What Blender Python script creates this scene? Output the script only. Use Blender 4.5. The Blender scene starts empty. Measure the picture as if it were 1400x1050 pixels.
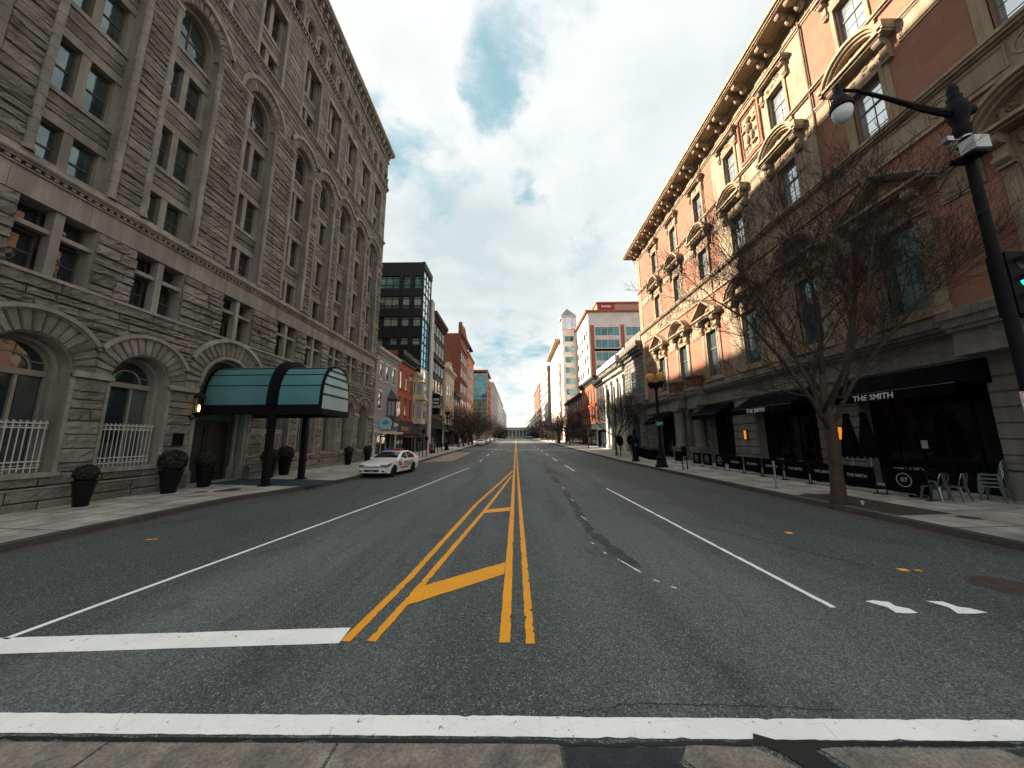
import bpy, math, random
from mathutils import Vector, Matrix, noise
from math import sin, cos, pi, sqrt, atan2, radians
D = bpy.data
SC = bpy.context.scene
COL = SC.collection
RND = random.Random(11)

# ------------------------------------------------------------------ helpers
class MB:
    """collects quads, boxes, tubes; build() links them as ONE mesh object"""
    def __init__(s, T=None):
        s.v = []; s.f = []; s.m = []; s.T = T; s.mi = 0
    def p(s, a, b, c):
        s.v.append(s.T(a, b, c) if s.T else (a, b, c)); return len(s.v) - 1
    def face(s, ids):
        s.f.append(tuple(ids)); s.m.append(s.mi)
    def poly(s, pts):
        s.face([s.p(*q) for q in pts])
    def box(s, a0, a1, b0, b1, c0, c1):
        i = [s.p(a, b, c) for c in (c0, c1) for b in (b0, b1) for a in (a0, a1)]
        for q in ((0, 1, 3, 2), (4, 6, 7, 5), (0, 4, 5, 1), (2, 3, 7, 6), (0, 2, 6, 4), (1, 5, 7, 3)):
            s.face([i[k] for k in q])
    def prism(s, outline, c0, c1):
        a = [s.p(u, v, c0) for u, v in outline]; b = [s.p(u, v, c1) for u, v in outline]
        n = len(outline)
        s.face(a[::-1]); s.face(b)
        for k in range(n):
            s.face((a[k], a[(k + 1) % n], b[(k + 1) % n], b[k]))
    def tube(s, pts, r, n=8, caps=True):
        pts = [Vector(q) for q in pts]
        rs = r if isinstance(r, (list, tuple)) else [r] * len(pts)
        rings = []
        ref = None
        for k, q in enumerate(pts):
            t = (pts[min(k + 1, len(pts) - 1)] - pts[max(k - 1, 0)])
            if t.length < 1e-9: t = Vector((0, 0, 1))
            t.normalize()
            if ref is None:
                ref = Vector((0, 0, 1)) if abs(t.z) < .9 else Vector((1, 0, 0))
            x = t.cross(ref)
            if x.length < 1e-6:
                x = t.cross(Vector((1, 0, 0)))
            x.normalize(); y = t.cross(x); ref = y.cross(t) if False else ref
            rings.append([s.p(*(q + x * (rs[k] * cos(2 * pi * j / n)) + y * (rs[k] * sin(2 * pi * j / n)))) for j in range(n)])
        for a, b in zip(rings, rings[1:]):
            for j in range(n):
                s.face((a[j], a[(j + 1) % n], b[(j + 1) % n], b[j]))
        if caps and n > 2:
            s.face(rings[0][::-1]); s.face(rings[-1])
    def lathe(s, prof, n=16, c=(0, 0, 0), caps=True):
        rings = []
        for r, z in prof:
            rings.append([s.p(c[0] + r * cos(2 * pi * j / n), c[1] + r * sin(2 * pi * j / n), c[2] + z) for j in range(n)])
        for a, b in zip(rings, rings[1:]):
            for j in range(n):
                s.face((a[j], a[(j + 1) % n], b[(j + 1) % n], b[j]))
        if caps:
            s.face(rings[0][::-1]); s.face(rings[-1])
    def blob(s, c, r, n=10, m=7, jit=0.0, sq=(1, 1, 1), seed=0):
        rr = random.Random(seed)
        rings = []
        for i in range(1, m):
            th = pi * i / m
            rings.append([s.p(*(c[k] + r * sq[k] * q * (1 + rr.uniform(-jit, jit)) for k, q in enumerate(
                (sin(th) * cos(2 * pi * j / n), sin(th) * sin(2 * pi * j / n), cos(th))))) for j in range(n)])
        t = s.p(c[0], c[1], c[2] + r * sq[2]); b = s.p(c[0], c[1], c[2] - r * sq[2])
        for j in range(n):
            s.face((t, rings[0][j], rings[0][(j + 1) % n])); s.face((b, rings[-1][(j + 1) % n], rings[-1][j]))
        for x, y in zip(rings, rings[1:]):
            for j in range(n):
                s.face((x[j], y[j], y[(j + 1) % n], x[(j + 1) % n]))
    def arc(s, uc, vc, r0, r1, c0, c1, a0=0.0, a1=pi, n=20):
        """solid arch ring between radii r0<r1, depths c0<c1"""
        prev = None
        for k in range(n + 1):
            a = a0 + (a1 - a0) * k / n
            q = [s.p(uc + r * cos(a), vc + r * sin(a), c) for r, c in ((r0, c0), (r1, c0), (r1, c1), (r0, c1))]
            if prev:
                for j in range(4):
                    s.face((prev[j], prev[(j + 1) % 4], q[(j + 1) % 4], q[j]))
            else:
                s.face(q)
            prev = q
        s.face(prev[::-1])
    def build(s, name, mats, parent=None, smooth=False, loc=None, hard=None):
        if not isinstance(mats, (list, tuple)): mats = [mats]
        me = D.meshes.new(name)
        o3 = Vector((0, 0, 0))
        q = parent
        while q is not None and loc is None:
            o3 += q.location; q = q.parent
        vs = [(x - o3.x, y - o3.y, z - o3.z) for x, y, z in s.v] if o3.length > 0 else s.v
        me.from_pydata(vs, [], s.f)
        for m in mats: me.materials.append(m)
        if len(mats) > 1: me.polygons.foreach_set('material_index', s.m)
        me.update()
        import bmesh
        bm = bmesh.new(); bm.from_mesh(me)
        bmesh.ops.recalc_face_normals(bm, faces=bm.faces)
        bm.to_mesh(me); bm.free()
        if smooth:
            me.polygons.foreach_set('use_smooth', [True] * len(me.polygons))
            if hard:
                me.set_sharp_from_angle(angle=radians(hard))
        o = D.objects.new(name, me); COL.objects.link(o)
        if parent: o.parent = parent
        if loc is not None: o.location = loc
        return o

def tag(o, label=None, cat=None, group=None, kind=None):
    if label: o['label'] = label
    if cat: o['category'] = cat
    if group: o['group'] = group
    if kind: o['kind'] = kind
    return o
def thing(name, label, cat, loc=(0, 0, 0), rz=0.0, group=None):
    o = D.objects.new(name, None); COL.objects.link(o)
    o.empty_display_size = .3
    o.location = loc; o.rotation_euler = (0, 0, rz)
    return tag(o, label, cat, group)
def struct(o):
    o['kind'] = 'structure'; return o
CH = {}
def kids(o):
    return [c for c in D.objects if c.parent == o]
def dup(o, loc=None, rz=None, parent=None, label=None, group=None, scale=None):
    if o.name not in CH: CH[o.name] = kids(o)
    r = o.copy(); COL.objects.link(r)
    CH[r.name] = []
    if parent is not None: r.parent = parent
    if loc is not None: r.location = loc
    if rz is not None: r.rotation_euler = (0, 0, rz)
    if scale is not None: r.scale = scale
    if label: r['label'] = label
    if group: r['group'] = group
    for c in CH[o.name]:
        d = dup(c, parent=r); CH[r.name].append(d)
    return r
def text(body, size, T, mat, name, parent, extr=.004, align='CENTER', shear=0.0, bold=0.0):
    """lettering as a real flat mesh; T maps (x, y, z) of the text plane to the world"""
    c = D.curves.new(name, 'FONT'); c.body = body; c.size = size; c.align_x = align; c.align_y = 'CENTER'
    c.extrude = extr; c.shear = shear; c.resolution_u = 2; c.offset = bold
    o = D.objects.new(name, c); COL.objects.link(o)
    dg = bpy.context.evaluated_depsgraph_get(); dg.update()
    me = D.meshes.new_from_object(o.evaluated_get(dg))
    D.objects.remove(o); D.curves.remove(c)
    o3 = Vector((0, 0, 0)); q = parent
    while q is not None: o3 += q.location; q = q.parent
    for v in me.vertices: v.co = Vector(T(*v.co)) - o3
    me.materials.clear(); me.materials.append(mat); me.name = name
    o = D.objects.new(name, me); COL.objects.link(o); o.parent = parent
    return o

# ------------------------------------------------------------------ materials
def lin(r, g, b):
    return tuple(((x / 255) / 12.92 if x / 255 <= .04045 else ((x / 255 + .055) / 1.055) ** 2.4) for x in (r, g, b))
def newmat(name):
    m = D.materials.new(name); m.use_nodes = True
    nt = m.node_tree; nt.nodes.clear()
    out = nt.nodes.new('ShaderNodeOutputMaterial'); b = nt.nodes.new('ShaderNodeBsdfPrincipled')
    nt.links.new(b.outputs[0], out.inputs[0])
    return m, nt, b
def N(nt, typ, **kw):
    n = nt.nodes.new(typ)
    for k, v in kw.items():
        if k.startswith('i_'):
            kk = k[2:]
            n.inputs[int(kk) if kk.isdigit() else kk.replace('_', ' ')].default_value = v
        else: setattr(n, k, v)
    return n
def mixc(nt, fac, a, b, mode='MIX'):
    n = nt.nodes.new('ShaderNodeMix'); n.data_type = 'RGBA'; n.blend_type = mode
    for sock, val in ((n.inputs[0], fac), (n.inputs[6], a), (n.inputs[7], b)):
        if hasattr(val, 'is_output'): nt.links.new(val, sock)
        elif isinstance(val, (int, float)): sock.default_value = val
        else: sock.default_value = (*val[:3], 1)
    return n.outputs[2]
def ramp(nt, val, lo, hi, a=0.0, b=1.0):
    n = N(nt, 'ShaderNodeMapRange', clamp=True)
    n.inputs[1].default_value = lo; n.inputs[2].default_value = hi; n.inputs[3].default_value = a; n.inputs[4].default_value = b
    nt.links.new(val, n.inputs[0]); return n.outputs[0]
def pnoise(nt, scale, detail=4, rough=.55, stretch=None, dist=0):
    g = nt.nodes.new('ShaderNodeNewGeometry'); v = g.outputs[0]
    if stretch:
        mp = nt.nodes.new('ShaderNodeMapping'); mp.inputs[3].default_value = stretch
        nt.links.new(v, mp.inputs[0]); v = mp.outputs[0]
    n = N(nt, 'ShaderNodeTexNoise'); n.inputs['Scale'].default_value = scale; n.inputs['Detail'].default_value = detail
    n.inputs['Roughness'].default_value = rough; n.inputs['Distortion'].default_value = dist
    nt.links.new(v, n.inputs['Vector']); return n.outputs[0]
def M(name, c, rough=.85, var=.18, scale=1.2, bump=0.0, bscale=25, isl=0.0, spec=.35, metal=0.0, c2=None, fine=0.0,
      fscale=40, coat=0.0, emit=0.0, streak=0.0, ior=None, bdist=.02):
    m, nt, b = newmat(name)
    lo = tuple(x * (1 - var) for x in c); hi = c2 if c2 else tuple(min(1, x * (1 + var)) for x in c)
    col = mixc(nt, ramp(nt, pnoise(nt, scale, 5, .6), .32, .68), lo, hi)
    if fine:
        f = ramp(nt, pnoise(nt, fscale, 3, .6), .3, .7, 1 - fine, 1 + fine)
        vm = N(nt, 'ShaderNodeVectorMath', operation='SCALE'); nt.links.new(col, vm.inputs[0]); nt.links.new(f, vm.inputs[3]); col = vm.outputs[0]
    if streak:
        f = ramp(nt, pnoise(nt, 1.0, 4, .6, (3.2, 3.2, .22)), .35, .7, 1 + streak * .3, 1 - streak)
        vm = N(nt, 'ShaderNodeVectorMath', operation='SCALE'); nt.links.new(col, vm.inputs[0]); nt.links.new(f, vm.inputs[3]); col = vm.outputs[0]
    if isl:
        g = nt.nodes.new('ShaderNodeNewGeometry')
        f = ramp(nt, g.outputs['Random Per Island'], 0, 1, 1 - isl, 1 + isl)
        vm = N(nt, 'ShaderNodeVectorMath', operation='SCALE'); nt.links.new(col, vm.inputs[0]); nt.links.new(f, vm.inputs[3]); col = vm.outputs[0]
    nt.links.new(col, b.inputs['Base Color'])
    b.inputs['Roughness'].default_value = rough; b.inputs['Metallic'].default_value = metal
    b.inputs['Specular IOR Level'].default_value = spec
    if ior: b.inputs['IOR'].default_value = ior
    if coat: b.inputs['Coat Weight'].default_value = coat; b.inputs['Coat Roughness'].default_value = .04
    if emit:
        nt.links.new(col, b.inputs['Emission Color']); b.inputs['Emission Strength'].default_value = emit
    if bump:
        bn = N(nt, 'ShaderNodeBump'); bn.inputs['Strength'].default_value = bump; bn.inputs['Distance'].default_value = bdist
        nt.links.new(pnoise(nt, bscale, 6, .65), bn.inputs['Height']); nt.links.new(bn.outputs[0], b.inputs['Normal'])
    return m
def glassmat(name, c, rough=.04, ior=1.5, wob=.02, var=.3, sc=.8, metal=0.0):
    m, nt, b = newmat(name)
    col = mixc(nt, ramp(nt, pnoise(nt, sc, 2), .3, .7), tuple(x * (1 - var) for x in c), tuple(x * (1 + var) for x in c))
    nt.links.new(col, b.inputs['Base Color'])
    b.inputs['Roughness'].default_value = rough; b.inputs['IOR'].default_value = ior; b.inputs['Metallic'].default_value = metal
    b.inputs['Specular IOR Level'].default_value = .5
    if wob:
        bn = N(nt, 'ShaderNodeBump'); bn.inputs['Strength'].default_value = wob; bn.inputs['Distance'].default_value = .3
        nt.links.new(pnoise(nt, 1.3, 2), bn.inputs['Height']); nt.links.new(bn.outputs[0], b.inputs['Normal'])
    return m

ROCK = M('rock_faced_granite', (.190, .177, .156), .95, .3, .9, 1.0, 20, isl=.20, fine=.34, fscale=45, spec=.12, streak=.2, bdist=.045)
STONE = M('dressed_granite', (.245, .228, .198), .9, .2, .8, .3, 45, isl=.08, fine=.14, fscale=90, spec=.2, streak=.3)
STONED = M('granite_joint', (.11, .1, .085), .95, .2, 2, .4, 60)
TAN = M('buff_sandstone', (.275, .21, .145), .88, .22, .7, .25, 40, fine=.08, fscale=60, spec=.2, streak=.3, c2=(.335, .26, .182))
TANC = M('carved_sandstone', (.235, .178, .118), .9, .28, 2.2, .9, 9, fine=.14, fscale=30, spec=.2, streak=.2, bdist=.06)
LIME = M('grey_limestone', (.168, .158, .143), .88, .16, .7, .2, 40, isl=.08, fine=.08, fscale=70, spec=.2, streak=.3)
GLASS = glassmat('window_glass', (.016, .024, .028), .03, 1.75, .03)
GLASSS = glassmat('bright_window_glass', (.60, .66, .68), .04, 1.5, .02, .12, .8, .72)
GLASST = glassmat('teal_window_glass', (.20, .30, .34), .04, 1.6, .03, .3, .8, .8)
GLASSL = glassmat('hotel_window_glass', (.11, .145, .15), .04, 1.6, .03, .45, .7, .75)
DIML = M('dim_lettering', (.30, .30, .29), .6, .05, 5)
GLASSC = glassmat('curtained_glass', (.06, .068, .066), .08, 1.5, .02)
DARKIN = M('dark_interior', (.012, .012, .013), .9, .3, 2)
WOODF = M('bronze_window_frame', (.085, .07, .052), .55, .15, 4)
WOODL = M('pale_window_frame', (.2, .185, .155), .6, .12, 4)
WHITE = M('white_paint', (.44, .43, .40), .5, .08, 6)
BLACKM = M('black_painted_metal', (.005, .005, .007), .65, .2, 8, spec=.12)
BLACKC = M('black_canvas', (.004, .004, .006), .95, .25, 3, .15, 200, spec=.04)
GLASSD = glassmat('dark_shop_glass', (.004, .005, .006), .06, 1.3, .01)
STEEL = M('galvanised_steel', (.32, .33, .34), .35, .15, 8, metal=.9)
ORANGEL = M('lit_amber_lamp', (1.0, .30, .02), .5, .05, 3, emit=.2)
YELGLOBE = M('amber_globe', (.42, .22, .045), .35, .12, 9, emit=.02)
GLOBE = M('milky_globe', (.62, .66, .68), .25, .05, 5)
LETTER = M('white_lettering', (.72, .72, .72), .6, .05, 5)

# ------------------------------------------------------------------ camera
F = 458.0; H0 = 2.2
pt = radians(9.25); yw = radians(.6); rl = .006
fw = Vector((-sin(yw) * cos(pt), cos(yw) * cos(pt), sin(pt)))
r0 = fw.cross(Vector((0, 0, 1))).normalized(); u0 = r0.cross(fw)
rx = cos(rl) * r0 - sin(rl) * u0; ux = sin(rl) * r0 + cos(rl) * u0
cam = D.cameras.new('camera'); co = D.objects.new('camera', cam); COL.objects.link(co)
cam.sensor_width = 36; cam.lens = 36 * F / 1400; cam.clip_start = .1; cam.clip_end = 5000
co.matrix_world = Matrix(((rx.x, ux.x, -fw.x, 0), (rx.y, ux.y, -fw.y, 0), (rx.z, ux.z, -fw.z, H0), (0, 0, 0, 1)))
SC.camera = co
SC.view_settings.view_transform = 'Standard'; SC.view_settings.look = 'None'
SC.view_settings.gamma = 1; SC.view_settings.use_curve_mapping = False
SC.view_settings.exposure = 1.95
SC.cycles.max_bounces = 6; SC.cycles.diffuse_bounces = 3; SC.cycles.glossy_bounces = 3; SC.cycles.transmission_bounces = 4
SC.cycles.use_denoising = True; SC.cycles.use_light_tree = False

# ------------------------------------------------------------------ light and sky
sd = Vector((28.4, -11.4, -16.6)).normalized()      # direction the sunlight travels
sun = D.lights.new('sun', 'SUN'); so = D.objects.new('sun', sun); COL.objects.link(so)
sun.energy = 5.0; sun.angle = radians(.8); sun.color = (1.0, .86, .68)
so.rotation_euler = sd.to_track_quat('-Z', 'Y').to_euler(); so.location = (-60, 60, 80)
w = D.worlds.new('World'); SC.world = w; w.use_nodes = True
nt = w.node_tree; nt.nodes.clear()
wo = nt.nodes.new('ShaderNodeOutputWorld'); bg = nt.nodes.new('ShaderNodeBackground'); bg.inputs[1].default_value = .05
nt.links.new(bg.outputs[0], wo.inputs[0])
sky = nt.nodes.new('ShaderNodeTexSky'); sky.sky_type = 'NISHITA'; sky.sun_disc = False
sky.sun_elevation = math.asin(-sd.z); sky.sun_rotation = atan2(-sd.x, -sd.y); sky.air_density = 1.0; sky.dust_density = 1.2; sky.ozone_density = 1.5
tc = nt.nodes.new('ShaderNodeTexCoord'); dirv = tc.outputs['Generated']
def MT(op, a, b=None, c=None):
    n = N(nt, 'ShaderNodeMath', operation=op)
    for i, x in enumerate((a, b, c)):
        if x is None: continue
        if hasattr(x, 'is_output'): nt.links.new(x, n.inputs[i])
        else: n.inputs[i].default_value = x
    return n.outputs[0]
sp = nt.nodes.new('ShaderNodeSeparateXYZ'); nt.links.new(dirv, sp.inputs[0])
zz = MT('ADD', MT('MAXIMUM', sp.outputs[2], 0.0), .22)
cb = nt.nodes.new('ShaderNodeCombineXYZ')
nt.links.new(MT('DIVIDE', sp.outputs[0], zz), cb.inputs[0]); nt.links.new(MT('DIVIDE', sp.outputs[1], zz), cb.inputs[1])
def skynoise(scale, detail, rough, off, dist=0.0):
    mp = nt.nodes.new('ShaderNodeMapping'); mp.inputs[1].default_value = off; nt.links.new(cb.outputs[0], mp.inputs[0])
    n = N(nt, 'ShaderNodeTexNoise'); nt.links.new(mp.outputs[0], n.inputs['Vector'])
    n.inputs['Scale'].default_value = scale; n.inputs['Detail'].default_value = detail; n.inputs['Roughness'].default_value = rough
    n.inputs['Distortion'].default_value = dist
    return n.outputs[0]
n1 = skynoise(2.3, 14, .6, (3.1, 1.7, 0), .5)
n2 = skynoise(6.5, 12, .66, (8.3, 4.1, 2), .7)
n4 = skynoise(3.4, 12, .6, (5.3, 2.1, 7), .4)
n3 = skynoise(.9, 6, .5, (1.3, 7.7, 4), .2)
# breaks in the cloud deck, given as directions in the sky: (x, y, z, cos of half-width, weight)
HOLES = [
    (-0.0446, 0.5771, 0.8155, 0.9950, 0.46), (-0.0643, 0.6263, 0.7769, 0.9975, 0.34), (-0.0013, 0.5440, 0.8391, 0.9970, 0.22),
    (-0.2712, 0.6879, 0.6733, 0.99750, 0.40), (-0.1980, 0.6664, 0.7189, 0.99800, 0.24), (0.0176, 0.7759, 0.6306, 0.99880, 0.42),
    (0.0622, 0.8037, 0.5918, 0.99890, 0.36), (0.1701, 0.8549, 0.4902, 0.99760, 0.38), (0.2149, 0.8024, 0.5568, 0.99880, 0.30),
    (-0.3095, 0.6079, 0.7312, 0.99870, 0.24), (-0.1182, 0.9697, 0.2137, 0.9935, 0.40), (0.0122, 0.9665, 0.2563, 0.9940, 0.30),
    (0.0770, 0.9488, 0.3064, 0.9972, 0.2), (-0.1859, 0.7334, 0.6539, 0.99460, 0.14)]
GREYS = [
    (-0.0071, 0.8741, 0.4858, 0.96614, 0.55), (-0.2770, 0.8105, 0.5162, 0.97720, 0.35), (-0.1740, 0.8953, 0.4102, 0.96867, 0.45),
    (0.3963, 0.6386, 0.6597, 0.98047, 0.35), (0.3222, 0.7544, 0.5719, 0.98939, 0.35), (-0.2209, 0.5968, 0.7714, 0.99701, 0.25),
    (0.2000, 0.9082, 0.3677, 0.99057, 0.20)]
wn = N(nt, 'ShaderNodeTexNoise'); nt.links.new(cb.outputs[0], wn.inputs['Vector']); wn.inputs['Scale'].default_value = 3.2; wn.inputs['Detail'].default_value = 9; wn.inputs['Roughness'].default_value = .62
wv = N(nt, 'ShaderNodeVectorMath', operation='SUBTRACT'); nt.links.new(wn.outputs['Color'], wv.inputs[0]); wv.inputs[1].default_value = (.5, .5, .5)
ws = N(nt, 'ShaderNodeVectorMath', operation='SCALE'); nt.links.new(wv.outputs[0], ws.inputs[0]); ws.inputs[3].default_value = .34
wa = N(nt, 'ShaderNodeVectorMath', operation='ADD'); nt.links.new(dirv, wa.inputs[0]); nt.links.new(ws.outputs[0], wa.inputs[1])
wz = N(nt, 'ShaderNodeVectorMath', operation='NORMALIZE'); nt.links.new(wa.outputs[0], wz.inputs[0])
dirw = wz.outputs[0]
def lobes(L):
    tot = None
    for x, y, z, c, wt in L:
        n = N(nt, 'ShaderNodeVectorMath', operation='DOT_PRODUCT'); nt.links.new(dirw, n.inputs[0]); n.inputs[1].default_value = (x, y, z)
        v = N(nt, 'ShaderNodeMapRange', clamp=True, interpolation_type='SMOOTHSTEP')
        nt.links.new(n.outputs['Value'], v.inputs[0])
        v.inputs[1].default_value = 1 - (1 - c) * 1.95; v.inputs[2].default_value = 1; v.inputs[3].default_value = 0; v.inputs[4].default_value = wt
        tot = v.outputs[0] if tot is None else MT('ADD', tot, v.outputs[0])
    return tot
dens = MT('ADD', MT('MULTIPLY', MT('SUBTRACT', n1, .5), 2.3), MT('MULTIPLY', MT('SUBTRACT', n2, .5), 1.1))
dens = MT('SUBTRACT', MT('ADD', dens, .88), MT('MULTIPLY', lobes(HOLES), .9))
cov = N(nt, 'ShaderNodeMapRange', clamp=True, interpolation_type='SMOOTHSTEP'); nt.links.new(dens, cov.inputs[0])
cov.inputs[1].default_value = -.12; cov.inputs[2].default_value = .72
grey = MT('ADD', MT('MULTIPLY', ramp(nt, n3, .35, .75), .3), MT('MULTIPLY', lobes(GREYS), .62))
grey = MT('ADD', MT('MULTIPLY', grey, MT('ADD', .3, MT('MULTIPLY', n4, 1.3))), MT('MULTIPLY', ramp(nt, n4, .42, .66), .16))
ccol = mixc(nt, MT('MINIMUM', grey, 1.0), (5.45, 5.5, 5.45), (3.45, 3.95, 4.05))
tint = N(nt, 'ShaderNodeVectorMath', operation='MULTIPLY'); nt.links.new(sky.outputs[0], tint.inputs[0]); tint.inputs[1].default_value = (.7, 1.0, .82)
clear = mixc(nt, .85, tint.outputs[0], (2.05, 3.3, 3.75))
full = mixc(nt, cov.outputs[0], clear, ccol)
# pale air low down near the horizon
hz = ramp(nt, sp.outputs[2], 0.0, .2, .45, 0.0)
full = mixc(nt, hz, full, (4.6, 4.9, 5.0))
nt.links.new(full, bg.inputs[0])

# ------------------------------------------------------------------ ground, road, pavements
def g(y):                                            # the street climbs gently beyond 32 m
    return 0.0 if y < 32 else (.0115 * (y - 32) if y < 215 else 2.1045)
YS = [-60, -20, -8, 0, 4, 8, 12, 16, 20, 25, 30, 32, 36, 42, 50, 60, 80, 100, 130, 160, 190, 215, 260, 330, 420, 520]
def asphalt():
    m, nt, b = newmat('asphalt')
    big = ramp(nt, pnoise(nt, .35, 5, .6, (1.0, .35, 1)), .3, .7)
    c = mixc(nt, big, (.060, .074, .075), (.118, .135, .133))
    # worn wheel paths and oil run along the street
    st = ramp(nt, pnoise(nt, 1.0, 4, .55, (.55, .035, 1)), .38, .62)
    c = mixc(nt, ramp(nt, st, 0, 1, 0, .35), c, (.115, .132, .130))
    # lanes beside the kerbs were resurfaced and are darker
    gm = nt.nodes.new('ShaderNodeNewGeometry'); sx = nt.nodes.new('ShaderNodeSeparateXYZ'); nt.links.new(gm.outputs[0], sx.inputs[0])
    ab = N(nt, 'ShaderNodeMath', operation='ABSOLUTE'); nt.links.new(sx.outputs[0], ab.inputs[0])
    wob = N(nt, 'ShaderNodeMath', operation='ADD'); nt.links.new(ab.outputs[0], wob.inputs[0]); nt.links.new(ramp(nt, pnoise(nt, .8, 4), .3, .7, -.35, .35), wob.inputs[1])
    lane = ramp(nt, wob.outputs[0], 4.3, 5.8, 0, .72)
    c = mixc(nt, lane, c, (.040, .047, .047))
    hal = ramp(nt, wob.outputs[0], .25, .85, .5, 0)
    c = mixc(nt, hal, c, (.048, .053, .053))
    tr = ramp(nt, pnoise(nt, .55, 6, .62, (1.6, .12, 1), .4), .48, .64, 0, .68)
    c = mixc(nt, tr, c, (.046, .051, .051))
    # aggregate
    vo = N(nt, 'ShaderNodeTexVoronoi'); vo.inputs['Scale'].default_value = 85
    gg = nt.nodes.new('ShaderNodeNewGeometry'); nt.links.new(gg.outputs[0], vo.inputs['Vector'])
    sv = nt.nodes.new('ShaderNodeSeparateColor'); nt.links.new(vo.outputs['Color'], sv.inputs[0])
    k = ramp(nt, sv.outputs[0], .0, 1.0, .4, 1.6)
    vm = N(nt, 'ShaderNodeVectorMath', operation='SCALE'); nt.links.new(c, vm.inputs[0]); nt.links.new(k, vm.inputs[3]); c = vm.outputs[0]
    pale = ramp(nt, sv.outputs[1], .91, .95, 0, .8)
    c = mixc(nt, pale, c, (.27, .30, .29))
    stain = ramp(nt, pnoise(nt, .9, 6, .7, (1, .5, 1)), .57, .72, 0, .7)
    c = mixc(nt, stain, c, (.034, .037, .037))
    nt.links.new(c, b.inputs['Base Color'])
    b.inputs['Roughness'].default_value = .8; b.inputs['Specular IOR Level'].default_value = .35
    bn = N(nt, 'ShaderNodeBump'); bn.inputs['Strength'].default_value = .8; bn.inputs['Distance'].default_value = .01
    nt.links.new(vo.outputs['Distance'], bn.inputs['Height']); nt.links.new(bn.outputs[0], b.inputs['Normal'])
    return m
ASPH = asphalt()
CONC = M('pavement_concrete', (.27, .255, .225), .9, .18, .8, .25, 60, fine=.12, fscale=50, spec=.2, c2=(.33, .31, .275))
CONCS = M('pavement_slab', (.31, .297, .266), .9, .34, 1.6,   .3, 60, isl=.14, fine=.15, fscale=60, spec=.2)
KERB = M('granite_kerb', (.055, .053, .05), .9, .25, 1.5, .4, 50, fine=.2)
REDK = M('brick_gutter', (.09, .055, .045), .9, .3, 3, .4, 40, fine=.2)
SLABB = M('brown_crosswalk_stone', (.175, .168, .152), .85, .4, 3.2, .5, 60, fine=.34, fscale=45, isl=.14, c2=(.28, .245, .2))
PATCH = M('dark_asphalt_patch', (.034, .040, .042), .85, .25, 5, .7, 120, fine=.5, fscale=95)
PATCHL = M('faded_asphalt_patch', (.052, .058, .058), .85, .35, 3, .7, 120, fine=.5, fscale=85)
TAR = M('tar', (.012, .012, .012), .6, .2, 6)
EARTH = M('planting_soil', (.045, .032, .022), .95, .35, 6, 1, 30, fine=.3)
TANP = M('tan_brick_paving', (.26, .19, .135), .9, .2, 1.4, .3, 30, fine=.14, fscale=30)
def paint(name, c, wear=.60):
    m, nt, b = newmat(name)
    a = pnoise(nt, 14, 6, .7); b2 = pnoise(nt, 1.6, 4, .6)
    dirt = mixc(nt, ramp(nt, b2, .3, .7), c, tuple(x * .86 for x in c))
    dirt = mixc(nt, ramp(nt, pnoise(nt, 60, 3), .55, .75, 0, .28), dirt, tuple(x * .45 for x in c))
    wr = ramp(nt, a, wear, wear + .07)
    vo = N(nt, 'ShaderNodeTexVoronoi', feature='DISTANCE_TO_EDGE'); vo.inputs['Scale'].default_value = 2.3
    gm = nt.nodes.new('ShaderNodeNewGeometry'); nt.links.new(gm.outputs[0], vo.inputs['Vector'])
    cr = ramp(nt, vo.outputs['Distance'], 0, .004, .3, 0)
    mx = N(nt, 'ShaderNodeMath', operation='MAXIMUM'); nt.links.new(wr, mx.inputs[0]); nt.links.new(cr, mx.inputs[1])
    nt.links.new(mixc(nt, mx.outputs[0], dirt, (.06, .062, .06)), b.inputs['Base Color'])
    b.inputs['Roughness'].default_value = .7
    bn = N(nt, 'ShaderNodeBump'); bn.inputs['Strength'].default_value = .4; bn.inputs['Distance'].default_value = .006
    nt.links.new(pnoise(nt, 90, 3), bn.inputs['Height']); nt.links.new(bn.outputs[0], b.inputs['Normal'])
    return m
PWHITE = paint('white_road_paint', (.90, .90, .87), .625)
PYEL = paint('yellow_road_paint', (.86, .36, .003), .625)

def strip(name, mat, xl, xr, dz, ys=YS):
    mb = MB()
    for a, b in zip(ys, ys[1:]):
        mb.poly([(xl(a), a, g(a) + dz), (xr(a), a, g(a) + dz), (xr(b), b, g(b) + dz), (xl(b), b, g(b) + dz)])
    return struct(mb.build(name, mat))
GROUNDM = M('ground', (.09, .088, .08), .95, .3, .05)
gb = MB()
for a, b in zip([-1500] + YS, YS + [4000]):
    for x0, x1 in ((-3000, -60), (-60, 60), (60, 3000)):
        gb.poly([(x0, a, g(a) - .1), (x1, a, g(a) - .1), (x1, b, g(b) - .1), (x0, b, g(b) - .1)])
struct(gb.build('ground', GROUNDM))
strip('road', ASPH, lambda y: -15.5, lambda y: 16.5, 0.0)
mb = MB(); mb.poly([(-60, -20, -.004), (60, -20, -.004), (60, 2.5, -.004), (-60, 2.5, -.004)])
struct(mb.build('cross_street', ASPH))

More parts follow.
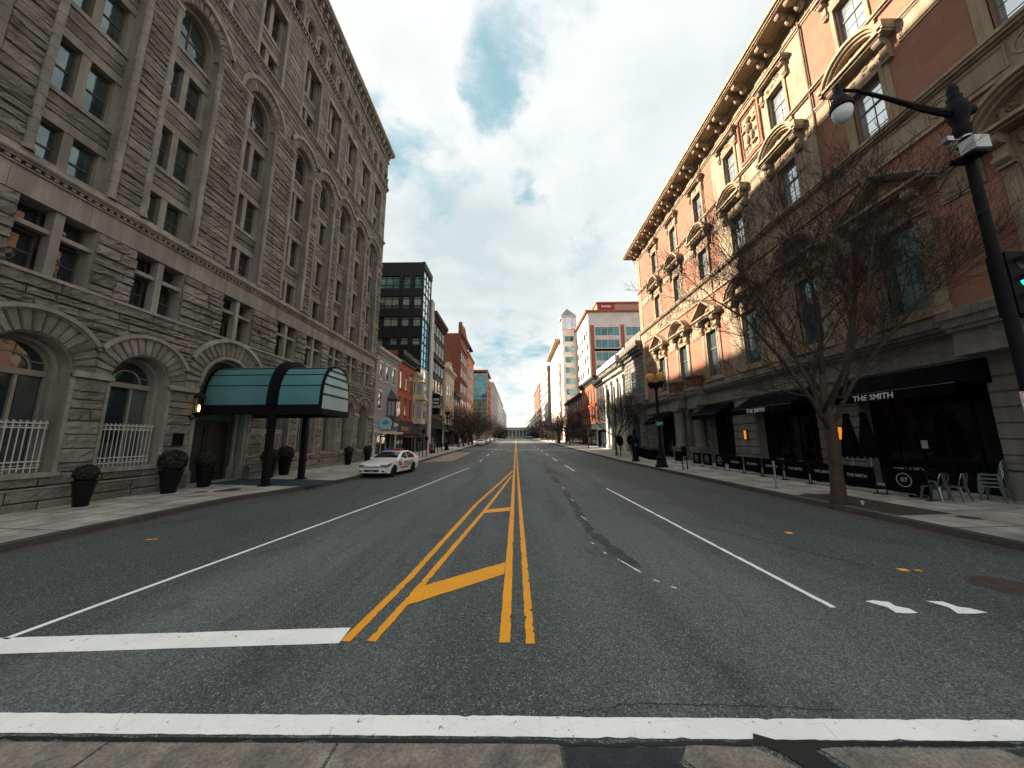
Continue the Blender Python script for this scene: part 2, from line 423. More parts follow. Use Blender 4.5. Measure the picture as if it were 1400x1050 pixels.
KL = [(-30, -10.35), (4, -10.35), (12.5, -10.35), (16.2, -9.15), (20, -8.95), (31, -9.1), (45, -9.3), (60, -9.5), (100, -10), (520, -10)]
def kl(y):
    for (a, xa), (b, xb) in zip(KL, KL[1:]):
        if a <= y <= b: return xa + (xb - xa) * (y - a) / (b - a)
    return KL[-1][1]
kr = lambda y: 9.72
WL, WR = -14.9, 15.9
def sz(x, y):                                        # pavement height: kerb 0.15, rising a little towards the walls
    if x < 0: t = (kl(y) - x) / (kl(y) + 14.0)
    else: t = (x - kr(y)) / (15.0 - kr(y))
    return g(y) + .15 + .13 * max(0.0, min(1.15, t))
def pavement(name, side):
    kf = kl if side < 0 else kr; wall = WL if side < 0 else WR
    yy = sorted(set([4.2 + .0] + [5 + 1.55 * i for i in range(36)] + [64, 72, 80, 90, 100, 115, 130, 150, 170, 190, 215, 260, 330, 420] + [12.5, 16.2, 20]))
    mb = MB()
    gap = .02
    for a, b in zip(yy, yy[1:]):
        n = 4
        for i in range(n):
            q = []
            for (y, s) in ((a, 1), (b, -1)):
                k = kf(y) - .0; k0 = k + side * .17
                for t in (i / n, (i + 1) / n):
                    q.append((k0 + (wall - k0) * t, y))
            w0, w1 = sorted((q[0][0], q[1][0]))
            pts = [(q[0][0] + side * gap, a + gap), (q[1][0] - side * gap, a + gap), (q[3][0] - side * gap, b - gap), (q[2][0] + side * gap, b - gap)]
            mb.mi = 0
            mb.poly([(x, y, sz(x, y)) for x, y in pts])
        # joints: a slightly lower bed
        mb.mi = 2
        mb.poly([(kf(a) + side * .1, a, sz(kf(a), a) - .012), (wall, a, sz(wall, a) - .012), (wall, b, sz(wall, b) - .012), (kf(b) + side * .1, b, sz(kf(b), b) - .012)])
        # kerb stone: top and face
        mb.mi = 1
        ka, kb = kf(a), kf(b); za, zb = g(a), g(b)
        mb.poly([(ka, a + gap, za + .146), (ka + side * .165, a + gap, za + .152), (kb + side * .165, b - gap, zb + .152), (kb, b - gap, zb + .146)])
        mb.poly([(ka - side * .015, a, za - .05), (ka, a, za + .146), (kb, b, zb + .146), (kb - side * .015, b, zb - .05)])
    y = yy[0]
    mb.poly([(kf(y), y, -.05), (wall, y, -.05), (wall, y, sz(wall, y)), (kf(y), y, .15)])
    return struct(mb.build(name, [CONCS, KERB, STONED]))
pavement('pavement_left', -1); pavement('pavement_right', 1)
# brick gutters along the kerbs
for side, kf in ((-1, kl), (1, kr)):
    mb = MB(); yy = [4.5, 8, 12.5, 16.2, 20, 31]
    for a, b in zip(yy, yy[1:]):
        mb.poly([(kf(a) - side * .02, a, g(a) + .004), (kf(a) - side * .2, a, g(a) + .004), (kf(b) - side * .2, b, g(b) + .004), (kf(b) - side * .02, b, g(b) + .004)])
    struct(mb.build('gutter', REDK))
struct((lambda m: (m.poly([(-9.0, 32.6, g(32.6) + .004), (-6.25, 33.9, g(33.9) + .004), (-6.5, 50, g(50) + .004), (-9.3, 52, g(52) + .004)]), m.build('bus_bay', TANP))[1])(MB()))
# tree pit
mb = MB(); n = 22
for i in range(n):
    for j in range(7):
        q = []
        for (ii, jj) in ((i, j), (i + 1, j), (i + 1, j + 1), (i, j + 1)):
            y = 9.3 + 3.3 * ii / n; x = 9.95 + 1.45 * jj / 7
            e = min(ii, n - ii, 3 * jj, 3 * (7 - jj)) > 0
            q.append((x, y, sz(x, y) + (.012 + .07 * noise.noise(Vector((x * 2.1, y * 2.1, 0))) ** 2 + .05 * abs(noise.noise(Vector((x * 6, y * 6, 3)))) if e else .002)))
        mb.poly(q)
tag(mb.build('tree_pit', EARTH), kind='structure')

# ------------------------------------------------------------------ painted markings
def wob(v, s=.012, f=6.0):
    return s * noise.noise(Vector((v * f, 3.3, s * 100)))
def line(name, mat, pts, wdt, dz=.005, seg=.22, edge=.010, jag=True):
    """worn painted line following pts [(x, y)], real ragged edges"""
    mb = MB(); L = []
    for (x0, y0), (x1, y1) in zip(pts, pts[1:]):
        d = sqrt((x1 - x0) ** 2 + (y1 - y0) ** 2); n = max(1, int(d / seg))
        for k in range(n): L.append((x0 + (x1 - x0) * k / n, y0 + (y1 - y0) * k / n))
    L.append(pts[-1])
    row = []
    for i, (x, y) in enumerate(L):
        a = L[max(0, i - 1)]; b = L[min(len(L) - 1, i + 1)]
        dx, dy = b[0] - a[0], b[1] - a[1]; m = sqrt(dx * dx + dy * dy) or 1
        nx, ny = -dy / m, dx / m; s = i * seg
        l = wdt / 2 + edge * (.35 * noise.noise(Vector((s * 5, x, 1))) + RND.uniform(-.45, .3) - (1.6 if RND.random() < .06 else 0))
        r = wdt / 2 + edge * (.35 * noise.noise(Vector((s * 5, x, 9))) + RND.uniform(-.45, .3) - (1.6 if RND.random() < .06 else 0))
        row.append((mb.p(x + nx * l, y + ny * l, g(y) + dz), mb.p(x - nx * r, y - ny * r, g(y) + dz)))
    for a, b in zip(row, row[1:]): mb.face((a[0], a[1], b[1], b[0]))
    return struct(mb.build(name, mat))
def patch(name, mat, pts, dz=.005):
    mb = MB(); mb.poly([(x, y, g(y) + dz) for x, y in pts]); return struct(mb.build(name, mat))
line('crosswalk_line', PWHITE, [(-14, 3.02), (-4.1, 3.005), (0, 2.985), (.6, 2.975), (2.2, 2.965), (4, 2.96), (14, 2.95)], .19, seg=.06, edge=.008)
line('stop_line', PWHITE, [(-10.2, 3.78), (-5.65, 4.0), (-1.96, 4.20)], .31, seg=.12, edge=.006)
line('lane_line', PWHITE, [(-5.78, 4.12), (-5.50, 6.5), (-4.6, 14.0), (-3.6, 26.2)], .085, seg=.4, edge=.006)
for a, b in ((33.5, 36.6), (42.2, 45.3), (50.9, 54), (59.6, 62.7), (68.3, 71.4), (77, 80), (86, 89), (95, 98)):
    line('lane_dash', PWHITE, [(-3.55, a), (-3.58, b)], .11, seg=.5)
line('lane_line', PWHITE, [(4.12, 4.82), (4.06, 9), (3.99, 15.4)], .085, seg=.13, edge=.014)
for a, b in ((23.4, 28.4), (33.2, 37.8), (42, 46), (51, 54.5), (60, 63.5), (69, 72.5), (78, 81.5)):
    line('lane_dash', PWHITE, [(3.97, a), (4.02, b)], .11, seg=.5)
line('centre_line', PYEL, [(-.14, 4.06), (-.13, 12), (-.13, 23), (-.13, 110), (-.13, 190)], .125, seg=.06, edge=.011)
line('centre_line', PYEL, [(.145, 4.04), (.125, 12), (.11, 23), (.11, 110), (.11, 190)], .105, seg=.06, edge=.017)
line('median_line', PYEL, [(-1.90, 4.08), (-1.72, 5.8), (-1.37, 11.8), (-.42, 21.6), (-.24, 23.6)], .115, dz=.006, seg=.06, edge=.011)
line('median_line', PYEL, [(-1.61, 4.08), (-1.46, 5.45), (-.98, 10.88), (-.34, 19.6), (-.22, 20.6)], .11, dz=.007, seg=.06, edge=.013)
patch('median_bar', PYEL, [(-1.53, 4.86), (-1.36, 4.97), (-1.05, 5.24), (-.98, 5.28), (-.6, 5.60), (-.40, 5.76), (-.21, 5.93), (-.2, 6.46), (-.42, 6.28), (-.5, 6.23), (-.8, 5.98), (-1.1, 5.74), (-1.16, 5.69), (-1.40, 5.5)], .0085)
patch('median_bar', PYEL, [(-1.03, 10.45), (-.21, 10.8), (-.21, 11.35), (-.95, 10.98)], .0085)
patch('parking_mark', PWHITE, [(4.70, 4.99), (4.83, 5.02), (4.99, 4.97), (4.96, 4.86), (5.06, 4.79), (5.04, 4.68), (4.9, 4.67), (4.78, 4.69), (4.82, 4.83)])
patch('parking_mark', PWHITE, [(5.52, 5.0), (5.72, 4.98), (5.74, 4.84), (5.84, 4.80), (5.92, 4.69), (5.7, 4.66), (5.52, 4.67), (5.6, 4.82)])
patch('worn_mark', PYEL, [(6.22, 8.22), (6.36, 8.22), (6.42, 8.36), (6.27, 8.38)])
patch('worn_mark', PYEL, [(6.36, 6.02), (6.5, 6.02), (6.52, 6.13), (6.38, 6.15)])
patch('worn_mark', PYEL, [(6.6, 6.03), (6.7, 6.01), (6.7, 6.08), (6.62, 6.1)])
patch('worn_mark', PYEL, [(-8.35, 7.86), (-8.1, 7.92), (-8.1, 7.98), (-8.34, 7.94)])
for a, b in (((2.05, 6.0), (1.86, 6.6)), ((1.62, 7.5), (1.6, 7.65)), ((2.2, 5.62), (2.15, 5.7)), ((1.9, 9.6), (1.86, 10.1)), ((2.02, 12.4), (2.0, 12.9)), ((2.36, 5.4), (2.3, 5.45)), ((1.72, 6.9), (1.7, 7.02)), ((2.1, 15.3), (2.1, 15.8))):
    line('worn_mark', PWHITE, [a, b], .032, seg=.05, edge=.018)
line('road_patch', PATCHL, [(2.05, 6.2), (1.75, 8.6), (1.95, 12.2), (2.05, 14.8)], .26, dz=.0025, seg=.16, edge=.12)
line('road_patch', PATCHL, [(2.1, 17.2), (2.15, 20.2)], .34, dz=.0025, seg=.16, edge=.12)
line('road_patch', PATCHL, [(2.2, 22.2), (2.3, 25)], .34, dz=.0025, seg=.16, edge=.12)
# cracks in the asphalt
def crack(pts, w=.012, seed=0):
    rr = random.Random(seed); P = []
    for (x0, y0), (x1, y1) in zip(pts, pts[1:]):
        n = 10
        for k in range(n):
            t = k / n; P.append((x0 + (x1 - x0) * t + rr.uniform(-.02, .02), y0 + (y1 - y0) * t + rr.uniform(-.012, .012)))
    P.append(pts[-1]); line('road_crack', TAR, P, w, dz=.0035, seg=5, edge=.004)
crack([(.45, 3.12), (1.0, 3.22), (1.7, 3.2), (2.6, 3.15)], .007, 1)
crack([(4.3, 9.7), (5.2, 7.9), (6.0, 6.2)], .02, 2); crack([(5.9, 9.1), (8.4, 7.3)], .016, 3)
crack([(4.9, 12), (7.5, 10.2), (9.3, 8.4)], .016, 4); crack([(-9, 9.4), (-6, 10.2), (-4.6, 12)], .014, 5); crack([(-7.9, 14), (-6.2, 17), (-5.6, 21)], .014, 6)
crack([(1.5, 4.6), (1.75, 3.9), (2.2, 3.5)], .006, 8)
# foreground crossing: stone slabs, an asphalt repair and tar
def slab(pts, mat, dz, name): patch(name, mat, pts, dz)
XS = [-14, -12.4, -10.6, -8.9, -7.2, -5.5, -4.25, -3.02, -1.32, .31]
for i, (a, b) in enumerate(zip(XS, XS[1:])):
    s0 = .16 * a * .12; s1 = .16 * b * .12
    slab([(a + .012 + s0, 2.0), (b - .012 + s1, 2.0), (b - .012, 2.83), (a + .012, 2.83)], SLABB, .006, 'crosswalk')
patch('road_patch', PATCH, [(.33, 2.0), (1.3, 2.0), (1.28, 2.45), (1.1, 2.7), (1.22, 2.8), (.33, 2.83)], .003)
slab([(1.14, 2.72), (1.24, 2.6), (1.42, 2.5), (1.5, 2.3), (1.55, 2.0), (2.2, 2.0), (1.93, 2.62), (1.7, 2.8), (1.22, 2.83)], SLABB, .006, 'crosswalk')
patch('tar_seal', TAR, [(1.72, 2.86), (1.76, 2.92), (1.9, 2.86), (2.18, 2.87), (2.34, 2.82), (2.1, 2.79), (2.22, 2.55), (2.42, 2.2), (2.5, 2.0), (2.24, 2.0), (2.18, 2.25), (2.02, 2.55), (1.84, 2.77)], .0095)
slab([(2.27, 2.6), (2.55, 2.0), (4.1, 2.0), (3.72, 2.5), (3.4, 2.8), (2.14, 2.81)], SLABB, .006, 'crosswalk')
patch('road_patch', PATCH, [(3.45, 2.8), (3.75, 2.5), (4.15, 2.0), (9, 2.0), (9, 2.8)], .003)
line('tar_seal', TAR, [(-14, 2.866), (-4, 2.862), (0, 2.85), (.8, 2.822), (1.4, 2.845), (4, 2.838), (9, 2.83)], .035, dz=.0075, seg=.08, edge=.012)
# manhole and pavement covers
IRON = M('rusty_iron', (.05, .034, .026), .8, .3, 8, .4, 60)
def cover(x, y, r, label, z):
    o = thing('manhole_cover', label, 'manhole cover', (x, y, z)); mb = MB()
    mb.lathe([(r, -.01), (r, .006), (r - .03, .008), (r - .035, .004), (.01, .005)], 24); mb.build('lid', IRON, o, loc=(0, 0, 0))
    mb = MB(); mb.lathe([(r + .06, -.012), (r + .06, .003), (r, .003)], 24); mb.build('rim', KERB, o, loc=(0, 0, 0))
cover(7.25, 5.45, .34, 'rusty round manhole cover set in the asphalt of the right parking lane', .004)
cover(11.3, 8.9, .16, 'small round iron cover in the right pavement past the tree pit', sz(11.3, 8.9))
cover(-11.8, 14.0, .42, 'wide round iron cover in the pavement in front of the hotel canopy', sz(-11.8, 14.0))
cover(-12.3, 13.4, .17, 'small iron cover beside the wide one in the hotel pavement', sz(-12.3, 13.4))
# ------------------------------------------------------------------ facade tools (u along the street, v up, d out of the wall)
XL, XR = -14.0, 15.0
TL = lambda u, v, d: (XL + d, u, v)
TR = lambda u, v, d: (XR - d, u, v)
def cut(ivs, a, b):
    o = []
    for p, q in ivs:
        if b <= p or a >= q: o.append((p, q)); continue
        if a > p: o.append((p, a))
        if b < q: o.append((b, q))
    return o
def block(mb, p, q, a, b, amp, ny=3, d0=0.0, gap=.009):
    p += gap; q -= gap; a += gap; b -= gap
    L = q - p
    if L < .03: return
    e = min(.035, L * .2); nx = max(1, int(L / .13))
    us = [p, p + e] + [p + e + (L - 2 * e) * k / nx for k in range(1, nx)] + [q - e, q]
    hh = b - a; ev = min(.03, hh * .2)
    vs = [a, a + ev] + [a + ev + (hh - 2 * ev) * k / ny for k in range(1, ny)] + [b - ev, b]
    base = amp * RND.uniform(.45, 1.15); so = RND.uniform(0, 90)
    idx = []
    for j, v in enumerate(vs):
        row = []
        for i, u in enumerate(us):
            ed = i in (0, len(us) - 1) or j in (0, len(vs) - 1)
            d = base + amp * .42 * noise.noise(Vector((u * 1.7, v * 15.0, so))) + amp * .3 * noise.noise(Vector((u * 7, v * 22.0, so))) + amp * RND.uniform(-.3, .3)
            if j == 0: d = 0
            elif j == len(vs) - 1: d *= .18
            elif i in (0, len(us) - 1): d *= .45
            row.append(mb.p(u, v, d0 + max(0.0, d)))
        idx.append(row)
    for j in range(len(vs) - 1):
        for i in range(len(us) - 1):
            mb.face((idx[j][i], idx[j][i + 1], idx[j + 1][i + 1], idx[j + 1][i]))
def blocks(mb, u0, u1, v0, v1, course=.34, rects=(), arcs=(), amp=.07, lmin=.55, lmax=1.35, ny=3, d0=0.0):
    n = max(1, round((v1 - v0) / course)); ws = [RND.uniform(.72, 1.28) for _ in range(n)]; t = sum(ws); z = v0
    for i in range(n):
        a = z; b = z + (v1 - v0) * ws[i] / t; z = b
        ivs = [(u0, u1)]
        for ra, rb, rc, rd in rects:
            if b > rc + .01 and a < rd - .01: ivs = cut(ivs, ra, rb)
        for uc, vc, r in arcs:
            if b > vc and a < vc + r:
                zz = max(0.0, a - vc); wd = sqrt(max(0, r * r - zz * zz)); ivs = cut(ivs, uc - wd, uc + wd)
        for p, q in ivs:
            L = q - p; x = p
            while x < q - .02:
                l = RND.uniform(lmin, lmax)
                if q - (x + l) < lmin * .6: l = q - x
                block(mb, x, x + l, a, b, amp, ny, d0); x += l
def rect(mb, u0, u1, v0, v1, d):
    mb.poly([(u0, v0, d), (u1, v0, d), (u1, v1, d), (u0, v1, d)])
def archpanel(mb, u0, u1, v1, uc, vc, r, d, n=18):
    """wall from vc to v1 with a half-round opening"""
    rect(mb, u0, uc - r, vc, v1, d); rect(mb, uc + r, u1, vc, v1, d)
    pr = None
    for k in range(n + 1):
        a = pi - pi * k / n; q = (uc + r * cos(a), vc + r * sin(a))
        if pr: mb.poly([(pr[0], pr[1], d), (q[0], q[1], d), (q[0], v1, d), (pr[0], v1, d)])
        pr = q
def reveal(mb, uc, v0, vc, r, d0, d1, n=18, arch=True):
    """jambs and intrados of an opening"""
    pts = [(uc - r, v0), (uc - r, vc)]
    if arch: pts += [(uc + r * cos(pi - pi * k / n), vc + r * sin(pi - pi * k / n)) for k in range(1, n)]
    pts += [(uc + r, vc), (uc + r, v0)]
    for a, b in zip(pts, pts[1:]):
        mb.poly([(a[0], a[1], d0), (b[0], b[1], d0), (b[0], b[1], d1), (a[0], a[1], d1)])
    mb.poly([(uc - r, v0, d0), (uc + r, v0, d0), (uc + r, v0, d1), (uc - r, v0, d1)])
def voussoirs(mb, uc, vc, r0, r1, lim=(9, 9), n=15, amp=.05, d=.0):
    for k in range(n):
        a0 = pi * k / n + .012; a1 = pi * (k + 1) / n - .012
        def ro(a):
            c = cos(a); L = lim[1] if c > 0 else lim[0]
            return min(r1, L / abs(c)) if abs(c) > 1e-6 else r1
        base = amp * RND.uniform(.6, 1.2); g1 = []
        for i, t in enumerate((0, .12, .5, .88, 1)):
            a = a0 + (a1 - a0) * t; row = []
            for j, s in enumerate((0, .06, .35, .65, .94, 1)):
                rr = r0 + (ro(a) - r0) * s
                ed = i in (0, 4) or j in (0, 5)
                row.append(mb.p(uc + rr * cos(a), vc + rr * sin(a), d + (0 if ed else base + amp * .5 * noise.noise(Vector((rr * 5, a * 9, k + uc))))))
            g1.append(row)
        for i in range(4):
            for j in range(5):
                mb.face((g1[i][j], g1[i + 1][j], g1[i + 1][j + 1], g1[i][j + 1]))
def hood(mb, uc, vc, r0, r1, d0, d1, lim=(9, 9), n=24):
    aR = math.acos(min(1, lim[1] / r1)) if lim[1] < r1 else 0
    aL = pi - (math.acos(min(1, lim[0] / r1)) if lim[0] < r1 else 0)
    mb.arc(uc, vc, r0, r1, d0, d1, aR, aL, n)
    mb.arc(uc, vc, r0 - .05, r0 + .05, d0, d0 + (d1 - d0) * .55, aR, aL, n)
def colonnette(mb, u, v0, v1, r, d, n=9, drum=.42):
    if mb is None: COLQ.append((u, v0, v1, r, d, n, drum)); return
    x, y = (u, d)
    def ring(z, rr): return [mb.p(u + rr * cos(2 * pi * j / n), z, d + rr * sin(2 * pi * j / n)) for j in range(n)]
    prof = [(v0, r * 1.35), (v0 + .12, r * 1.35), (v0 + .16, r)]
    z = v0 + .16 + drum
    while z < v1 - .25:
        prof += [(z - .012, r), (z, r * .88), (z + .012, r)]; z += drum
    prof += [(v1 - .2, r), (v1 - .17, r * 1.2), (v1, r * 1.5)]
    rs = [ring(*q) for q in prof]
    for a, b in zip(rs, rs[1:]):
        for j in range(n): mb.face((a[j], a[(j + 1) % n], b[(j + 1) % n], b[j]))
def sash(mb, pb, u0, u1, v0, v1, d, fr=.05, rail=.5, curt=False):
    """sash window between u0..u1, frame into mb, glass into pb"""
    mb.box(u0, u0 + fr, v0, v1, d, d + .06); mb.box(u1 - fr, u1, v0, v1, d, d + .06)
    mb.box(u0 + fr, u1 - fr, v1 - fr, v1, d, d + .06); mb.box(u0 + fr, u1 - fr, v0, v0 + fr * 1.3, d, d + .06)
    m = v0 + (v1 - v0) * rail
    mb.box(u0 + fr, u1 - fr, m - fr * .5, m + fr * .5, d, d + .045)
    t = .006
    pb.mi = 0
    pb.poly([(u0 + fr, v0 + fr, d + .004), (u1 - fr, v0 + fr, d + .004 + t), (u1 - fr, m, d + .004 + t), (u0 + fr, m, d + .004)])
    pb.poly([(u0 + fr, m, d + .02), (u1 - fr, m, d + .02 - t), (u1 - fr, v1 - fr, d + .02), (u0 + fr, v1 - fr, d + .02 + t)])
def halfdisc(mb, uc, vc, r, d, n=18):
    mb.poly([(uc + r * cos(pi * k / n), vc + r * sin(pi * k / n), d) for k in range(n + 1)])

# ------------------------------------------------------------------ the granite hotel on the left
HT = thing('hotel_building', 'tall grey rock-faced granite hotel with round arches filling the left side', 'building', (XL, 17.0, 0))
BAY = [6.26, 9.25, 12.24, 15.97, 19.62, 22.38, 25.15, 27.83, 30.58]
U0, U1 = 3.2, 32.7
MIDS = [U0 + 1.2] + [(a + b) / 2 for a, b in zip(BAY, BAY[1:])] + [U1]
MIDS[3] = 13.85; MIDS[4] = 18.1
wall = MB(TL); dress = MB(TL); back = MB(TL); colm = None
COLQ = []
VC = 4.35
gr = []
for i, c in enumerate(BAY):
    if i == 3: gr.append((c, 4.72, 1.5, 2.2, 2.36))
    elif i < 5: gr.append((c, VC, .97, 1.66, 1.79))
    else: gr.append((c, VC, .92, 1.6, 1.74))
arcs = [(c, v, ro - .02) for c, v, ri, ro, rh in gr]
rects = [(c - ri - .10, c + ri + .10, 0, v) for c, v, ri, ro, rh in gr]
mez = [(c - .9, c + .9, 7.08, 9.14) for c in BAY]
blocks(wall, U0, U1, 1.26, 4.22, .36, rects=rects, amp=.06, lmin=.5, lmax=1.0)
blocks(wall, U0, U1, 4.44, 7.0, .33, rects=rects, arcs=arcs, amp=.095, lmin=.6, lmax=1.5)
blocks(wall, U0, U1, 7.08, 9.14, .33, rects=mez, amp=.095, lmin=.5, lmax=1.3)
# plinth: two projecting courses, low sill course
for a, b in [(U0, BAY[3] - 1.65), (BAY[3] + 1.65, U1)]:
    blocks(wall, a, b, -.1, .5, .6, amp=.04, lmin=.9, lmax=1.6, d0=.22)
    blocks(wall, a, b, .5, .84, .34, amp=.03, lmin=.7, lmax=1.8, d0=.2)
    dress.box(a, b, .84, .875, -.05, .24)
    blocks(wall, a, b, .9, 1.26, .36, amp=.05, lmin=.8, lmax=1.7, d0=.02)
for (c, v, ri, ro, rh), a, b in zip(gr, MIDS, MIDS[1:]):
    lim = (c - a - .005, b - c - .005)
    voussoirs(wall, c, v, ri + .02, ro, lim, 17 if ri < 1.2 else 21, .055)
    hood(dress, c, v, ro + .0, rh, -.02, .15, lim)
    archpanel(back, a, b, 7.0, c, v, ri, -.03)
    rect(back, a, c - ri, -.1, v, -.03); rect(back, c + ri, b, -.1, v, -.03)
    # smooth jamb blocks
    for s in (-1, 1):
        z = 1.26 if ri < 1.2 else .3
        while z < v - .05:
            h = min(RND.uniform(.3, .5), v - z)
            u = sorted((c + s * ri, c + s * (ri + .10))); dress.box(u[0], u[1], z + .006, z + h - .006, -.3, .03); z += h
    reveal(back, c, 1.26 if ri < 1.2 else .1, v, ri - .001, -.03, -.72 if ri < 1.2 else -.85, 20)
    if ri < 1.2:
        dress.box(c - ri - .12, c + ri + .12, 1.16, 1.29, -.7, .12)
        dress.arc(c, v, ri - .14, ri - .02, -.72, -.4, 0, pi, 20)
        dress.box(c - ri + .002, c - ri + .14, 1.29, v, -.72, -.4); dress.box(c + ri - .14, c + ri - .002, 1.29, v, -.72, -.4)
    # impost course on the piers
for i in range(len(gr) + 1):
    a = U0 if i == 0 else gr[i - 1][0] + gr[i - 1][2] + .0
    b = U1 if i == len(gr) else gr[i][0] - gr[i][2] - .0
    dress.box(a, b, 4.23, 4.36, -.2, .14); dress.box(a, b, 4.36, 4.43, -.2, .10)
# entrance inner ring
c = BAY[3]; dress.arc(c, 4.72, 1.36, 1.52, -.5, .05, 0, pi, 24); dress.arc(c, 4.72, 1.24, 1.38, -.75, -.25, 0, pi, 24)
for s in (-1, 1):
    for r_, d_ in ((1.44, -.1), (1.3, -.45)):
        colonnette(colm, c + s * r_, .9, 4.72, .09, d_, 10, 9)
        dress.box(c + s * r_ - .13, c + s * r_ + .13, .1, .9, d_ - .13, d_ + .13)
# mezzanine
dress.box(U0, U1, 6.96, 7.06, -.1, .13)
for c, a, b in zip(BAY, MIDS, MIDS[1:]):
    rect(back, a, c - .9, 7.0, 9.2, -.03); rect(back, c + .9, b, 7.0, 9.2, -.03)
    for s in (-1, 1): back.poly([(c + s * .9, 7.0, -.03), (c + s * .9, 9.2, -.03), (c + s * .9, 9.2, -.62), (c + s * .9, 7.0, -.62)])
    back.poly([(c - .9, 9.15, -.03), (c + .9, 9.15, -.03), (c + .9, 9.15, -.62), (c - .9, 9.15, -.62)])
    dress.box(c - .9, c + .9, 7.06, 7.1, -.62, -.05)
    dress.box(c - .11, c + .11, 7.1, 9.15, -.34, -.04); dress.box(c - .9, c - .111, 8.36, 8.5, -.3, -.08); dress.box(c + .111, c + .9, 8.36, 8.5, -.3, -.08)
x = U0
while x < U1 - .3:
    l = min(RND.uniform(1.3, 2.2), U1 - x); dress.box(x + .005, x + l - .005, 9.16, 9.9, -.2, .03); x += l
# first belt: beads, bull-nose, sill
dress.box(U0, U1 + .05, 9.9, 9.96, -.2, .08)
x = U0 + .05
while x < U1: dress.box(x, x + .1, 9.965, 10.06, -.1, .12); x += .2
dress.box(U0, U1 + .1, 10.06, 10.09, -.2, .16)
for k in range(7):
    a0 = -pi / 2 + pi * k / 7; a1 = -pi / 2 + pi * (k + 1) / 7
    dress.poly([(U0, 10.19 + .1 * sin(a0), .12 + .12 * cos(a0)), (U1 + .12, 10.19 + .1 * sin(a0), .12 + .12 * cos(a0)), (U1 + .12, 10.19 + .1 * sin(a1), .12 + .12 * cos(a1)), (U0, 10.19 + .1 * sin(a1), .12 + .12 * cos(a1))])
dress.box(U0, U1 + .05, 10.29, 10.31, -.2, .10)
x = U0
while x < U1 - .3:
    l = min(RND.uniform(1.0, 1.9), U1 - x); dress.box(x + .005, x + l - .005, 10.31, 10.47, -.45, .06); x += l
# tall arched bays
SPR = 20.3; HW = .98
up = [(c - HW - .12, c + HW + .12, 10.0, SPR) for c in BAY]
blocks(wall, U0, U1, 10.47, 20.02, .31, rects=up, amp=.085, lmin=.7, lmax=1.9)
for i in range(len(BAY) + 1):
    a = U0 if i == 0 else BAY[i - 1] + .93; b = U1 if i == len(BAY) else BAY[i] - .93
    dress.box(a, b, 20.02, 20.12, -.3, .10); dress.box(a, b, 20.12, 20.28, -.3, .15)
blocks(wall, U0, U1, 20.28, 22.62, .36, arcs=[(c, SPR, 1.58) for c in BAY], amp=.06, lmin=.6, lmax=1.4)
ROWS = [(10.47, 12.0), (13.18, 15.02), (16.38, 18.16)]
for c, a, b in zip(BAY, MIDS, MIDS[1:]):
    lim = (c - a - .005, b - c - .005)
    voussoirs(wall, c, SPR, HW + .02, 1.5, lim, 15, .03)
    hood(dress, c, SPR, 1.5, 1.7, -.02, .14, lim)
    archpanel(back, a, b, 22.7, c, SPR, HW, -.03)
    rect(back, a, c - HW, 10.4, SPR, -.03); rect(back, c + HW, b, 10.4, SPR, -.03)
    reveal(back, c, 10.4, SPR, HW - .001, -.03, -.46, 18)
    for s in (-1, 1): colonnette(colm, c + s * (HW + .03), 10.47, 20.02, .115, .015)
    # infill at depth -0.42 with window openings
    D1 = -.42
    prev = 10.47
    for v0, v1 in ROWS + [(19.08, 19.08)]:
        if v0 > prev + .05:
            dress.box(c - HW, c + HW, prev + .005, prev + .33, -.7, D1 + .05)
            blocks(wall, c - HW, c + HW, prev + .34, v0 - .17, .4, amp=.06, ny=3, lmin=1.9, lmax=2.2, d0=D1)
            rect(back, c - HW, c + HW, prev + .3, v0 - .1, D1 - .01)
            dress.box(c - HW, c + HW, v0 - .17, v0, -.7, D1 + .09)
        if v1 > v0:
            for s in (-1, 1):
                u = sorted((c + s * .82, c + s * HW)); dress.box(u[0], u[1], v0, v1, -.7, D1 + .0)
            dress.box(c - .12, c + .12, v0, v1, -.66, D1 + .03)
        prev = v1
    dress.arc(c, SPR, .82, HW - .002, -.7, -.36, 0, pi, 20)
    for s in (-1, 1):
        u = sorted((c + s * .82, c + s * (HW - .002))); dress.box(u[0], u[1], 19.08, SPR, -.7, -.36)
# second belt
dress.box(U0, U1 + .08, 22.62, 22.7, -.2, .08)
x = U0 + .03
while x < U1: dress.box(x, x + .09, 22.705, 22.83, -.1, .13); x += .16
dress.box(U0, U1 + .14, 22.83, 22.93, -.2, .2); dress.box(U0, U1 + .05, 22.93, 23.02, -.3, .08)
